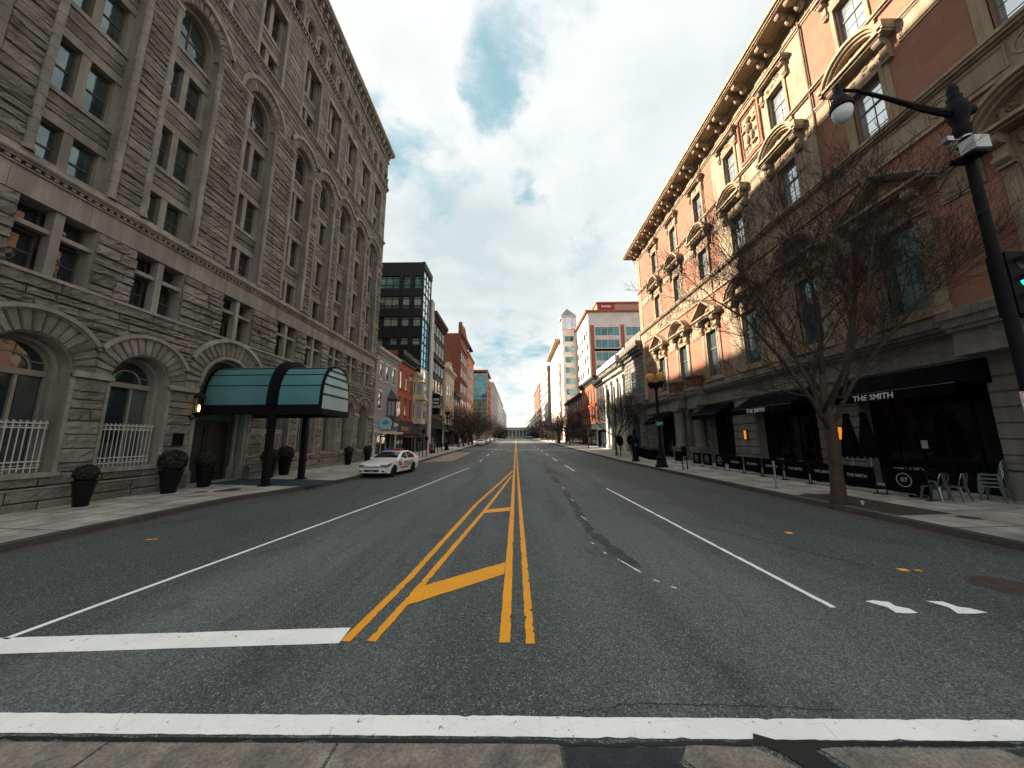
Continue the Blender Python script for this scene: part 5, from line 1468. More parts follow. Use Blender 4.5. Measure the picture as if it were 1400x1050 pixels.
o = gbuild('bank_building', 'white classical stone building with tall dark bays and a heavy cornice on the right', TR, 45.4, 55.2, 13.5, WSTONE,
           [('v', .85, 6.4, grid([47.2, 50.3, 53.4], [3.6]))], 14, g(50), (2.0, 1.3, WSTONE), None, None)
m = MB(TR)
for c in (45.95, 48.75, 51.85, 54.65): m.box(c - .42, c + .42, 1.2, 10.4, 0, .3); m.box(c - .55, c + .55, .2, 1.2, 0, .4); m.box(c - .52, c + .52, 10.4, 10.9, 0, .4)
m.box(45.4, 55.2, 13.5, 14.6, -1, -.1)
m.build('pilasters', WSTONE, o)
gbuild('brick_building', 'narrow dark brick shop house between the white bank and the orange brick houses', TR, 55.3, 62.0, 12.4, BROWNS,
       [('s', .42, 2.4, grid([56.6, 58.6, 60.6], [5.2, 8.4]))], 12, g(58), (1.0, .7, BLACKP), (4.3, .35, 1.0, BLACKP), BROWNS)
gbuild('row_house', 'orange brick row houses with tall narrow windows on the right', TR, 62.05, 76.0, 13.9, ORED,
       [('s', .5, 2.6, grid([63.6, 66, 68.4, 70.8, 73.2, 75], [5.4, 9.2]))], 12, g(68), (1.0, .6, M('dark_green_cornice', (.03, .045, .045), .8)), (4.4, .4, 1.0, BLACKP), ORED, bands=((8.3, 8.8, .2, ORED),))
gbuild('row_house', 'dark red brick row houses behind the bare street trees on the right', TR, 76.1, 101, 12.4, DRED,
       [('s', .6, 2.4, grid([78, 81, 84, 87, 90, 93, 96, 99], [5.2, 8.6]))], 6.5, g(88), (.8, .5, BLACKP), (4.2, .4, 1.0, BLACKP), DRED)
# office with a pale street side and banded front, set back
XO = 20.6
TO = lambda u, v, d: (XO - d, u, v)
OB = thing('office_building', 'pale office block with terracotta bands and a red rooftop sign above the bank', 'building', (XO, 100, g(100)))
nO = lambda q, v, e: (XO + q, 90.7 - e, v)
fl = [12.5 + 3.62 * k for k in range(6)]
W1 = [(u, v) for v in fl + [8.8] for u in (92.8, 96.2, 99.6, 103, 106.4)]
m = MB(TO); wallgrid(m, 90.7, 109, 0, 37.4, [(u - .95, u + .95, v, v + 2.0) for u, v in W1], 0, .07)
bays = [(1.75, 8.6), (10.4, 17.2), (19.0, 25.8), (27.6, 34.4)]
m.T = nO; wallgrid(m, 0, 36, 0, 37.4, [(a, b, v, v + 2.35) for a, b in bays for v in fl], 0, .3)
m.T = TO; m.poly([(90.7, 37.4, 0), (109, 37.4, 0), (109, 37.4, -36), (90.7, 37.4, -36)]); m.poly([(109, 0, 0), (109, 37.4, 0), (109, 37.4, -36), (109, 0, -36)])
m.build('wall', OFFW, OB)
for u, v in W1: gputs(('off', .85), gwin(.95, 2.0, -.04, .06, False, False), TO, u, v, WOODG, GLASS, OB)
TW = M('pale_mullion', (.42, .43, .43), .6)
def offw(mb, pb):
    for a in (0, 1.62, 3.4, 5.2, 6.65): mb.box(a, a + .2, 0, 2.35, -.25, .02)
    mb.box(.2, 6.65, 1.93, 2.03, -.24, -.02)
    pb.mi = 0; rect(pb, .05, 6.8, .02, 2.33, -.2)
for a, b in bays:
    for v in fl: gputs('offb', offw, nO, a, v, TW, TEALG, OB, 'ribbon_window')
t = MB(nO)
for a in (.55, 9.0, 17.6, 26.2): t.box(a, a + 1.0, 2, 33.6, -.02, .12)
for v in (fl[3] + 2.75, fl[5] - 22): t.box(1.6, 36, v, v + .62, -.02, .1)
t.box(1.6, 36, fl[4] - .95, fl[4] - .3, -.02, .1); t.build('terracotta_band', TERRA, OB)
t = MB(TO); t.box(90.2, 109, 37.4, 37.9, -37, .7); t.build('eaves', TERRA, OB)
t = MB(nO); t.box(3.6, 36, 37.9, 41.4, -14, -3.5); t.build('penthouse', M('salmon_precast', (.42, .25, .17), .85, .1, 1), OB)
t = MB(nO); t.box(3.3, 36, 41.4, 41.8, -14.5, -3.1); t.box(3.55, 36, 38.9, 39.2, -14, -3.4); t.build('penthouse_band', TERRA, OB)
t = MB(nO); t.box(3.9, 8.6, 39.6, 41.2, -3.4, -3.2); rs = t.build('roof_sign', M('red_sign', (.26, .014, .02), .5), OB)
text('SUNTRUST' if False else 'FURNISH', .72, lambda x, y, z: (XO + 6.25 + x, 90.7 + 3.19 - z, 40.4 + y), LETTER, 'lettering', rs, bold=.03)
# glass-topped corner tower and the block beyond
TO2 = lambda u, v, d: (15.6 - d, u, v)
TWR = thing('corner_tower', 'slender pale stone tower with a pointed glass lantern roof on the right', 'tower', (18, 112, g(112)))
m = MB(); m.box(15.9, 20.5, 109.2, 114.6, 0, 38.5); m.build('shaft', OFFW, TWR)
nW = lambda q, v, e: (15.9 + q, 109.2 - e, v)
for v in [9 + 3.6 * k for k in range(8)]: gputs(('tw',), gwin(1.55, 2.1, .02, .12, False, True), nW, 2.3, v, OFFW, TEALG, TWR)
m = MB(); m.box(15.7, 20.7, 109.0, 114.8, 38.5, 38.9)
for x in (15.8, 17.0, 19.3, 20.4):
    m.box(x, x + .25, 109.1, 109.35, 38.9, 43.0); m.box(x, x + .25, 114.4, 114.65, 38.9, 43.0)
m.box(15.6, 20.8, 108.9, 114.9, 43.0, 43.4); m.build('lantern_frame', OFFW, TWR)
m = MB(); m.box(16.0, 20.4, 109.3, 114.4, 38.9, 43.0); m.build('lantern_glass', GLASSS, TWR)
m = MB(); 
for a, b in (((15.6, 108.9), (20.8, 108.9)), ((20.8, 108.9), (20.8, 114.9)), ((20.8, 114.9), (15.6, 114.9)), ((15.6, 114.9), (15.6, 108.9))): m.poly([(a[0], a[1], 43.4), (b[0], b[1], 43.4), (18.2, 111.9, 47.0)])
m.build('pyramid_roof', M('glazed_roof', (.16, .18, .19), .35, .2, 2, metal=.3), TWR)
o = gbuild('office_building', 'pale stone block with a broad brown eave left of the pointed tower', TO2, 114.8, 146, 36.0, OFFW,
       [('v', 1.0, 2.0, grid([118 + 4.4 * k for k in range(6)], [6 + 3.6 * k for k in range(8)]))], 20, g(130), None, (4.8, .6, 1.0, BLACKP), None, rev=.07, wd=-.04, near=[('v', .8, 2.0, grid([2.2, 4.6], [20 + 3.6 * k for k in range(4)]))])
m = MB(TO2); m.box(113.8, 146.5, 36, 36.7, -20, 1.7); m.build('eaves', M('tan_eaves', (.36, .24, .15), .8), o)
m = MB(TO2); m.box(114.75, 116.6, 2, 28, -3, .05); m.build('brick_corner', TERRA, o)
slabblock('office_building', 'pale office block with stepped dark top floors in the right distance', TR, 152, 200, 35, OFFW, 9, 8, g(170))
m = MB(TR); m.box(150.5, 152, 1, 35, -16, .3); e_ = m.build('end_bay', M('dark_end_bay', (.12, .10, .10), .7)); e_.name = 'office_building'; tag(e_, 'dark end bay with an orange corner in front of the far pale office block', 'building')
slabblock('office_building', 'teal and brown glass office block far down the right side', TR, 208, 262, 36, TERRA, 8, 8, 2.1, .4, TEALG, TERRA)
slabblock('office_building', 'cream office block far down the right side', TR, 268, 365, 36, OFFW, 10, 8, 2.1)
slabblock('office_building', 'farthest grey office block on the right near the portico', TR, 372, 500, 33, GREYB, 10, 7, 2.1)
# columned portico closing the street
PT = thing('portico_building', 'distant white columned portico closing the view at the street end', 'building', (0, 470, 2.1))
m = MB(); m.box(-48, 48, 474, 494, 2, 17.2); m.box(-48.5, 48.5, 468.6, 495, 13.6, 17.4); m.box(-49, 49, 467.8, 495, 16.2, 17); m.box(-48, 48, 467, 474, 2, 4.2); m.prism([(-16, 17.4), (16, 17.4), (0, 21.5)], 0, 1) if False else None
m.build('wall', M('portico_stone', (.52, .51, .48), .8, .08, .3), PT)
c0 = None
for k in range(17):
    x = -40 + 5 * k
    if c0 is None:
        mm = MB(); mm.lathe([(1.05, 4.2), (1.0, 5), (.85, 13.0), (1.1, 13.2), (1.1, 13.7)], 12); c0 = mm.build('column', D.materials['portico_stone'], loc=(x, 470, 0)); c0.parent = PT; c0.location = (x, 0, -2.1)
    else: dup(c0, loc=(x, 0, -2.1), parent=PT)
m = MB(); m.box(-46, 46, 473.9, 473.95, 4.3, 13.5); m.build('porch_shade', M('porch_shade_colour', (.26, .255, .24), .9), PT)  # darker sheet that puts the shade behind the columns into the colour
# ------------------------------------------------------------------ hotel canopy, lantern, planters
def translucent(name, c, ct):
    m, nt, b = newmat(name)
    b.inputs['Roughness'].default_value = .12; b.inputs['IOR'].default_value = 1.5
    nt.links.new(mixc(nt, ramp(nt, pnoise(nt, .9, 3), .3, .7), c, tuple(x * 1.4 for x in c)), b.inputs['Base Color'])
    t = nt.nodes.new('ShaderNodeBsdfTranslucent'); t.inputs[0].default_value = (*ct, 1)
    mx = nt.nodes.new('ShaderNodeMixShader'); mx.inputs[0].default_value = .5
    nt.links.new(b.outputs[0], mx.inputs[1]); nt.links.new(t.outputs[0], mx.inputs[2])
    nt.links.new(mx.outputs[0], next(n for n in nt.nodes if n.type == 'OUTPUT_MATERIAL').inputs[0])
    return m
CANG = translucent('teal_canopy_glass', (.11, .235, .24), (.30, .70, .72)); CANE = translucent('pale_canopy_glass', (.50, .62, .62), (.80, .95, .96))
CY, CW, CZ0, CZ1 = 16.45, 1.25, 3.78, 5.76
cn_ = thing('entrance_canopy', 'barrel vaulted teal glass entrance canopy on black posts in front of the hotel door', 'canopy', (-11.4, CY, sz(-11.4, CY)))
def vault(s, gr=0.0):
    a = pi * s; c = cos(a); q = sin(a)
    return (CY - (CW + gr) * (abs(c) ** .8) * (1 if c > 0 else -1), CZ0 + (CZ1 - CZ0 + gr) * (q ** .8))
NV = 24
def vstrip(name, x0, x1, mat, gr=0):
    m = MB()
    for k in range(NV):
        a, b = vault(k / NV, gr), vault((k + 1) / NV, gr)
        m.poly([(x0, a[0], a[1]), (x1, a[0], a[1]), (x1, b[0], b[1]), (x0, b[0], b[1])])
    return m.build(name, mat, cn_, smooth=True)
vstrip('glass_roof', -14.45, -11.25, CANG); vstrip('glass_roof', -10.95, -8.95, CANG)
def varch(m, x0, x1, g0, g1):
    for k in range(NV):
        a0, b0, a1, b1 = vault(k / NV, g0), vault((k + 1) / NV, g0), vault(k / NV, g1), vault((k + 1) / NV, g1)
        m.poly([(x0, *a1), (x0, *b1), (x1, *b1), (x1, *a1)]); m.poly([(x0, *a0), (x0, *b0), (x0, *b1), (x0, *a1)])
        m.poly([(x1, *a0), (x1, *b0), (x1, *b1), (x1, *a1)]); m.poly([(x0, *a0), (x0, *b0), (x1, *b0), (x1, *a0)])
    for k in (0, NV):
        a0, a1 = vault(k / NV, g0), vault(k / NV, g1); m.poly([(x0, *a0), (x0, *a1), (x1, *a1), (x1, *a0)])
m = MB(); varch(m, -11.28, -10.92, -.05, .27)
m.build('arch_rib', BLACKM, cn_)
m = MB()
for x in (-14.4, -8.95): varch(m, x - .05, x + .05, -.06, .05)
for s in (.125, .24, .36, .5, .64, .76, .875):
    y, z = vault(s, .01); m.tube([(-14.43, y, z), (-8.93, y, z)], .022, 6)
m.build('glazing_bar', BLACKM, cn_)
m = MB()
for x in (-13.0, -12.1, -10.3, -9.6):
    for k in range(NV):
        a, b = vault(k / NV, -.06), vault((k + 1) / NV, -.06); m.poly([(x - .02, *a), (x + .02, *a), (x + .02, *b), (x - .02, *b)])
m.build('inner_rib', BLACKM, cn_)
m = MB()
for y in (CY - CW, CY + CW): m.box(-14.45, -8.9, y - .05, y + .05, 3.34, 3.8)
m.box(-8.95, -8.85, CY - CW + .051, CY + CW - .051, 3.34, 3.62)
m.build('fascia', BLACKM, cn_)
m = MB(); p = MB()
zz_ = [3.62, 4.3, 4.78, 5.2, 5.5, 5.78]
pl_ = [vault(k / NV, -.03) for k in range(NV + 1)]
p.poly([(-8.9, y, max(z, 3.62)) for y, z in [(CY - CW, 3.62)] + pl_ + [(CY + CW, 3.62)]])
for z in zz_[1:-1]:
    hw = CW * max(0, 1 - max(0, (z - CZ0) / (CZ1 - CZ0)) ** 2.5) ** .4
    m.box(-8.93, -8.86, CY - hw + .05, CY + hw - .05, z - .03, z + .03)
e_ = m.build('end_bars', BLACKM, cn_); p.build('end_glass', CANE, cn_)
for y in (CY - CW, CY + CW):
    m = MB(); m.box(-11.22, -10.98, y - .12, y + .12, sz(-11.1, y), 3.4); m.box(-11.3, -10.9, y - .2, y + .2, sz(-11.1, y) - .01, sz(-11.1, y) + .06); m.build('post', BLACKM, cn_)
mt = MB(); mt.poly([(x, y, sz(x, y) + .008) for x, y in ((-13.9, 15.3), (-9.2, 15.3), (-9.1, 17.5), (-13.9, 17.5))]); mt.poly([(x, y, sz(x, y) + .002) for x, y in ((-13.9, 15.3), (-9.2, 15.3), (-9.1, 17.5), (-13.9, 17.5))])
tag(mt.build('entrance_mat', M('dark_blue_mat', (.022, .035, .055), .9, .2, 6)), 'dark blue entrance mat on the pavement under the hotel canopy', 'mat')
# lit wall lantern
ln = thing('wall_lantern', 'lit black wall lantern on the hotel pier left of the canopy', 'lantern', (-13.6, 14.2, 3.45), 0)
ln.location = (-13.62, 14.22, 3.3)
m = MB(); m.tube([(-.4, 0, .0), (-.25, 0, -.22), (0, 0, -.05)], [.05, .035, .04], 6); m.lathe([(.06, -.1), (.18, .0), (.2, .06)], 8); m.lathe([(.23, .72), (.14, .86), (.06, .95), (.03, 1.05), (.001, 1.1)], 8)
for k in range(6): m.tube([(.17 * cos(k * pi / 3), .17 * sin(k * pi / 3), .05), (.2 * cos(k * pi / 3), .2 * sin(k * pi / 3), .74)], .014, 4)
m.build('frame', BLACKM, ln, loc=(0, 0, 0))
m = MB(); m.lathe([(.04, .12), (.06, .25), (.05, .36), (.01, .42)], 8); m.build('bulb', M('lit_bulb', (1.0, .55, .18), .4, .02, 2, emit=1.2), ln, loc=(0, 0, 0))
# planters with clipped bushes
LEAF = M('dark_clipped_leaves', (.016, .019, .011), .7, .45, 12, .8, 40, isl=.5)
POT = M('black_glazed_pot', (.006, .006, .007), .3, .2, 5, spec=.2)
def planter(x, y, label, r=.55, ph=.8, pr=.4, slim=False):
    o = thing('planter', label, 'planter', (x, y, sz(x, y)), 0, 'planters along the hotel wall')
    m = MB(); m.lathe([(pr * .62, 0), (pr * .66, .05), (pr * .9, ph * .75), (pr * 1.0, ph * .9), (pr * 1.06, ph * .93), (pr * 1.06, ph), (pr * .9, ph), (pr * .88, ph - .08)], 20); m.build('pot', POT, o, smooth=True, hard=40, loc=(0, 0, 0))
    m = MB(); q = random.Random(int(y * 10)); cz = ph + r * .72
    m.blob((0, 0, cz), r * .84, 14, 10, .05, (1, 1, .95), 4)
    for k in range(1500):
        v = Vector((q.gauss(0, 1), q.gauss(0, 1), q.gauss(0, 1))).normalized()
        c = v * r * q.uniform(.80, .96) * (1 + .06 * noise.noise(v * 3)); c.z = c.z * .95 + cz
        if c.z < ph - .02: continue
        t = Vector((q.gauss(0, 1), q.gauss(0, 1), q.gauss(0, 1))).normalized() * .045; b_ = v.cross(t).normalized() * .03 + v * q.uniform(-.01, .02)
        m.poly([tuple(c - t), tuple(c + b_), tuple(c + t), tuple(c - b_)])
    m.build('bush', LEAF, o, loc=(0, 0, 0))
planter(-13.2, 10.45, 'small black planter with a round clipped bush, nearest the camera on the left pavement', .28, .76, .26)
planter(-13.15, 13.0, 'large black planter with a clipped ball bush under the dark wall plaque', .46, .85, .35)
planter(-13.3, 14.6, 'black planter with a clipped ball bush in front of the hotel door', .42, .8, .34)
planter(-13.0, 17.95, 'black planter behind the first canopy post', .42, .8, .34)
planter(-13.1, 19.3, 'black planter with a round bush just right of the canopy entrance', .46, .85, .36)
planter(-13.1, 26.6, 'small dark planter with a low bush by the far hotel arches', .34, .85, .32)
planter(-13.1, 30.0, 'small dark planter with a low bush at the far corner of the hotel', .38, .8, .32)
sp_ = thing('standpipe', 'small brass standpipe low on the hotel wall between canopy and far planter', 'standpipe', (-13.45, 23.3, sz(-13.45, 23.3)))
m = MB(); m.tube([(0, 0, 0), (0, 0, .55)], .07, 8); m.build('pipe', D.materials['brass'], sp_, loc=(0, 0, 0))
m = MB(); m.tube([(0, -.12, .5), (.2, -.14, .45)], .06, 8); m.tube([(0, .12, .5), (.2, .14, .45)], .06, 8); m.tube([(0, -.12, .5), (0, .12, .5)], .06, 8); m.build('inlet', D.materials['brass'], sp_, loc=(0, 0, 0))

# ------------------------------------------------------------------ cars
CARW = M('white_car_paint', (.74, .75, .74), .25, .03, 2, coat=.8, spec=.5)
CARS_ = M('silver_car_paint', (.34, .36, .37), .3, .03, 2, coat=.8, metal=.4)
CARD = M('dark_car_paint', (.02, .022, .026), .25, .05, 2, coat=.8)
CARR = M('red_car_paint', (.30, .02, .02), .28, .05, 2, coat=.8)
RUBBER = M('tyre_rubber', (.012, .012, .012), .85, .2, 8)
CARGL = glassmat('car_glass', (.012, .018, .02), .04, 1.5, .0)
LAMPG = M('headlamp_lens', (.13, .14, .145), .08, .5, 14, spec=.6)
REDL = M('tail_lamp', (.25, .012, .012), .2, .1, 9)
PROF = [(-2.50, .58), (-2.46, .68), (-2.36, .76), (-2.1, .83), (-1.5, .93), (-1.12, .985), (-.98, 1.03), (-.55, 1.24), (-.18, 1.405), (.1, 1.455), (.55, 1.475), (.95, 1.45), (1.3, 1.36), (1.65, 1.2), (1.95, 1.055), (2.3, 1.03), (2.42, .99), (2.47, .86), (2.50, .6)]
def zt(y):
    for (a, za), (b, zb) in zip(PROF, PROF[1:]):
        if a <= y <= b: return za + (zb - za) * (y - a) / (b - a)
    return .6
def fw_(y):
    for (a, va), (b, vb) in zip([(-2.5, .74), (-2.42, .84), (-2.2, .93), (-1.7, 1.0), (1.9, 1.0), (2.3, .94), (2.5, .82)], [(-2.42, .84), (-2.2, .93), (-1.7, 1.0), (1.9, 1.0), (2.3, .94), (2.5, .82), (2.6, .8)]):
        if a <= y <= b: return va + (vb - va) * (y - a) / (b - a)
    return .8
def cw(y, z):
    k = .95 if z < .3 else (.95 + .05 * min(1, (z - .3) / .25) if z < .9 else 1 - (z - .9) * .42)
    if .66 < z < .9: k -= .01
    return .93 * fw_(y) * k
def zl(y):
    z = .24 if abs(y) < 2.3 else .3
    for yc in (-1.53, 1.27):
        if abs(y - yc) < .385: z = max(z, .335 + sqrt(.385 ** 2 - (y - yc) ** 2))
    return z
YST = sorted(set([p_[0] for p_ in PROF] + [yc + .385 * t for yc in (-1.53, 1.27) for t in (-1.001, -.97, -.85, -.6, -.3, 0, .3, .6, .85, .97, 1.001)] + [-.8, -.36, .35, 2.1]))
def sect(y):
    a, b = zl(y), zt(y)
    zs = [a, a + (min(b, .9) - a) * .3, a + (min(b, .9) - a) * .65, min(b, .9) * .999, min(b, .9) + (b - min(b, .9)) * .5, b - .02 if b > .95 else b - .01]
    zs = sorted(zs)
    side = [(cw(y, z), z) for z in zs]
    top = [(cw(y, b) * .93, b + .004)] + [(cw(y, b) * f, b + .035 * (1 - f * f)) for f in (.7, .35, 0)]
    return side + top
def car(paint, name, label, group=None, police=False):
    o = thing(name, label, 'car', (0, 0, 0), 0, group)
    m = MB(); rows = []
    for y in YST:
        s = sect(y); r = [(x, y, z) for x, z in s] + [(-x, y, z) for x, z in s[-2::-1]]
        rows.append([m.p(*q) for q in r])
    for a, b in zip(rows, rows[1:]):
        for j in range(len(a) - 1): m.face((a[j], a[j + 1], b[j + 1], b[j]))
    m.face(rows[0]); m.face(rows[-1][::-1])
    m.build('body', paint, o, smooth=True, hard=42, loc=(0, 0, 0))
    m = MB(); m.box(-.78, .78, -2.3, 2.35, .2, .5); m.build('underbody', RUBBER, o, loc=(0, 0, 0))
    g_ = MB()
    S = lambda y, z, s: (s * (cw(y, z) + .005), y, z)
    for s in (-1, 1):
        for P in ([(-.74, 1.0), (-.2, 1.345), (.26, 1.40), (.26, 1.0)], [(.34, 1.0), (.34, 1.40), (.85, 1.39), (1.28, 1.25), (1.46, 1.1), (1.46, 1.0)]):
            g_.poly([S(y, z, s) for y, z in P])
    def top(y0, y1, f):
        n = 5
        for i in range(n):
            a, b = y0 + (y1 - y0) * i / n, y0 + (y1 - y0) * (i + 1) / n
            for k in range(6):
                q = []
                for y, t in ((a, k), (a, k + 1), (b, k + 1), (b, k)):
                    x = f * (t / 3 - 1); q.append((x * cw(y, zt(y)), y, zt(y) + .035 * (1 - x * x) + .006))
                g_.poly(q)
    top(-.95, -.22, .9); top(1.3, 1.9, .88)
    g_.build('glass', CARGL, o, loc=(0, 0, 0))
    def wheel(x, y, s):
        m = MB(); pr = [(.19, -.11), (.30, -.115), (.325, -.09), (.33, 0), (.325, .09), (.30, .115), (.19, .11)]; n = 22
        rg = [[m.p(x + z, y + r * cos(2 * pi * j / n), .33 + r * sin(2 * pi * j / n)) for j in range(n)] for r, z in pr]
        for a, b in zip(rg, rg[1:]):
            for j in range(n): m.face((a[j], a[(j + 1) % n], b[(j + 1) % n], b[j]))
        w_ = m.build('wheel', RUBBER, o, smooth=True, loc=(0, 0, 0))
        m = MB(); q = [[m.p(x + s * z, y + r * cos(2 * pi * j / n), .33 + r * sin(2 * pi * j / n)) for j in range(n)] for r, z in ((.2, .1), (.185, .085), (.06, .095), (.03, .11))]
        for a, b in zip(q, q[1:]):
            for j in range(n): m.face((a[j], a[(j + 1) % n], b[(j + 1) % n], b[j]))
        m.face(q[-1]); r_ = m.build('rim', STEEL if not police else BLACKM, w_, loc=(0, 0, 0))
    for y in (-1.53, 1.27):
        for s in (-1, 1): wheel(s * .80, y, s)
    for s in (-1, 1):
        m = MB()
        for (ya, za, zb), (yb, zc, zd) in zip([(-2.47, .60, .66), (-2.38, .585, .735), (-2.2, .62, .785), (-1.95, .70, .80)], [(-2.38, .585, .735), (-2.2, .62, .785), (-1.95, .70, .80), (-1.82, .76, .81)]):
            e = .012; m.poly([(s * (cw(ya, za) + e), ya - e, za), (s * (cw(yb, zc) + e), yb - e, zc), (s * (cw(yb, zd) + e), yb - e, zd), (s * (cw(ya, zb) + e), ya - e, zb)])
        m.poly([(s * .45, -2.512, .61), (s * (cw(-2.5, .6) + .01), -2.49, .60), (s * (cw(-2.47, .66) + .01), -2.475, .665), (s * .45, -2.505, .66)])
        m.blob((s * .64, -2.40, .70), .1, 10, 8, 0, (2.3, .95, .62)); m.build('headlight', LAMPG, o, smooth=True, hard=50, loc=(0, 0, 0))
        m = MB(); m.poly([(s * (cw(2.3, .7) + .01), 2.25, .7), (s * (cw(2.48, .7) + .012), 2.5, .7), (s * (cw(2.48, .9) + .012), 2.5, .9), (s * (cw(2.3, .9) + .01), 2.25, .92)]); m.poly([(s * .5, 2.52, .72), (s * .78, 2.515, .72), (s * .76, 2.5, .88), (s * .5, 2.5, .88)]); m.build('tail_light', REDL, o, loc=(0, 0, 0))
        m = MB(); m.blob((s * 1.0, -.72, 1.02), .1, 8, 6, 0, (1.0, .7, .75)); m.box(*sorted((s * .86, s * .95)), -.74, -.68, .97, 1.0); m.build('mirror', paint, o, smooth=True, loc=(0, 0, 0))
        m = MB()
        for y in (-.82, .30, 1.32): m.poly([S(y - .008, .34, s), S(y + .008, .34, s), S(y + .008, .97, s), S(y - .008, .97, s)])
        for y in (.05, 1.02): m.poly([S(y, .84, s), S(y + .2, .84, s), S(y + .2, .875, s), S(y, .875, s)])
        m.build('door_gap', RUBBER, o, loc=(0, 0, 0))
    m = MB(); m.box(-.46, .46, -2.515, -2.49, .61, .665); m.box(-.44, .44, -2.52, -2.47, .36, .48)
    for s in (-1, 1): m.box(*sorted((s * .54, s * .74)), -2.50, -2.42, .35, .43)
    m.build('grille', RUBBER, o, loc=(0, 0, 0))
    m = MB(); m.box(-.16, .16, -2.54, -2.521, .38, .5); m.build('number_plate', STEEL, o, loc=(0, 0, 0))
    m = MB(); m.blob((0, -2.52, .638), .05, 8, 6, 0, (1.6, .3, .6)); m.build('badge', STEEL, o, loc=(0, 0, 0))
    return o
pc = car(CARW, 'police_car', 'white police car with red stripe and roof light bar parked by the left kerb', None, True)
m = MB(); m.box(-.56, -.02, .02, .3, 1.50, 1.60); lb_ = m.build('light_bar', M('blue_lens', (.03, .12, .35), .2, .1, 5), pc, loc=(0, 0, 0))
m = MB(); m.box(.02, .56, .02, .3, 1.50, 1.60); m.build('red_lens', M('red_lens', (.35, .03, .05), .2, .1, 5), lb_, loc=(0, 0, 0))
S1 = lambda y, z: (cw(y, z) + .008, y, z)
RSTR = M('red_stripe', (.30, .018, .03), .4, .1, 4); NAVY = M('navy_lettering', (.015, .02, .05), .4, .1, 4)
for s in (-1, 1):
    m = MB()
    for k in range(3):
        y = -1.06 + .14 * k; m.poly([(s * (cw(y + a, z) + .008), y + a, z) for a, z in ((0, .84), (.08, .87), (.24, .62), (.16, .58))])
    m.poly([(s * (cw(y, z) + .009), y, z) for y, z in ((-.78, .42), (.5, .42), (.3, .5), (-.7, .52))]); m.build('stripe', RSTR, pc, loc=(0, 0, 0))
    pc_l = text('POLICE', .40, (lambda x, y, z: (cw(.42 + x, .68 + y) + .010 + z, .42 + x, .68 + y)) if s > 0 else (lambda x, y, z: (-(cw(.42 - x, .68 + y) + .010 + z), .42 - x, .68 + y)), NAVY, 'lettering', pc, extr=.001, shear=.15, bold=.008)
pc.location = (-8.02, 22.1, 0); pc.rotation_euler = (0, 0, -.1)
c1 = car(CARW, 'parked_car', 'white car first in the row parked on the left in the distance', 'cars far down the street'); c1.location = (-8.5, 82, g(82))
c2 = car(CARD, 'parked_car', 'dark car second in the row parked on the left in the distance', 'cars far down the street'); c2.location = (-8.6, 90.5, g(90))
dup(c1, (-8.7, 99, g(99)), .0, label='white car third in the row parked on the left in the distance')
dup(c2, (-8.7, 107, g(107)), .0, label='dark car fourth in the row parked on the left in the distance')
dup(c1, (-8.7, 116, g(116)), .0, label='white car fifth in the row parked on the left in the distance')
dup(c2, (-8.7, 127, g(127)), .0, label='last dark car at the far end of the left parked row')
dup(c2, (-3.0, 225, g(225)), .0, label='dark car driving in the street far away left of the centre line')
dup(c2, (7.6, 205, g(205)), pi, label='dark car beside the far right corner')
dup(c2, (9.6, 214, g(214)), pi, label='dark car farthest right at the distant crossing')

# ------------------------------------------------------------------ trees (bare, winter)
BARK = M('brown_bark', (.05, .034, .025), .95, .3, 5, .8, 40, fine=.3, fscale=30)
TWIG = M('dark_twigs', (.020, .0155, .0135), .95, .25, 4)
def limb(m, p, d, L, r, lvl, q, maxl, up, twm, spread=.6, rmin=.0045):
    n = 4 if lvl < 2 else 3
    pts = [Vector(p)]; rs = [r]; d = Vector(d).normalized()
    for k in range(n):
        d = (d + Vector((q.gauss(0, .13), q.gauss(0, .13), q.gauss(0, .10) + up * .10))).normalized()
        pts.append(pts[-1] + d * (L / n)); rs.append(r * (1 - .62 * (k + 1) / n))
    (m if lvl < 2 else twm).tube(pts, rs, 8 if lvl < 1 else (6 if lvl < 2 else (4 if lvl < 3 else 3)), caps=False)
    if lvl >= maxl: return
    nc = (5, 6, 5, 4, 3)[min(lvl, 4)]
    for k in range(nc):
        t = q.uniform(.28, 1.0) if lvl else q.uniform(.35, 1.0)
        i = min(n - 1, int(t * n)); f = t * n - i; base = pts[i].lerp(pts[i + 1], f); rr = rs[i] + (rs[i + 1] - rs[i]) * f
        dd = (pts[i + 1] - pts[i]).normalized()
        s = dd.cross(Vector((q.gauss(0, 1), q.gauss(0, 1), q.gauss(0, 1)))).normalized()
        nd = (dd * q.uniform(.55, 1.0) + s * q.uniform(.45, .95) * spread / .6 + Vector((0, 0, up * .22))).normalized()
        limb(m, base, nd, L * q.uniform(.45, .72), max(rr * q.uniform(.5, .7), rmin), lvl + 1, q, maxl, up, twm, spread, rmin)
    limb(m, pts[-1], d, L * .6, max(rs[-1], rmin), lvl + 1, q, maxl, up, twm, spread, rmin)
q = random.Random(5)
bt = thing('bare_tree', 'large bare winter tree standing in the soil pit by the right kerb', 'tree', (9.98, 10.9, sz(9.98, 10.9)))
tb = MB(); tw = MB()
B0 = Vector((9.98, 10.9, .08))
tb.tube([(9.96, 10.92, .0), (9.97, 10.9, .25), (10.0, 10.9, 1.0), (10.06, 10.9, 1.9), (10.07, 10.92, 2.45), (10.04, 10.95, 3.2), (10.15, 11.0, 4.2)], [.27, .2, .17, .155, .165, .13, .09], 14)
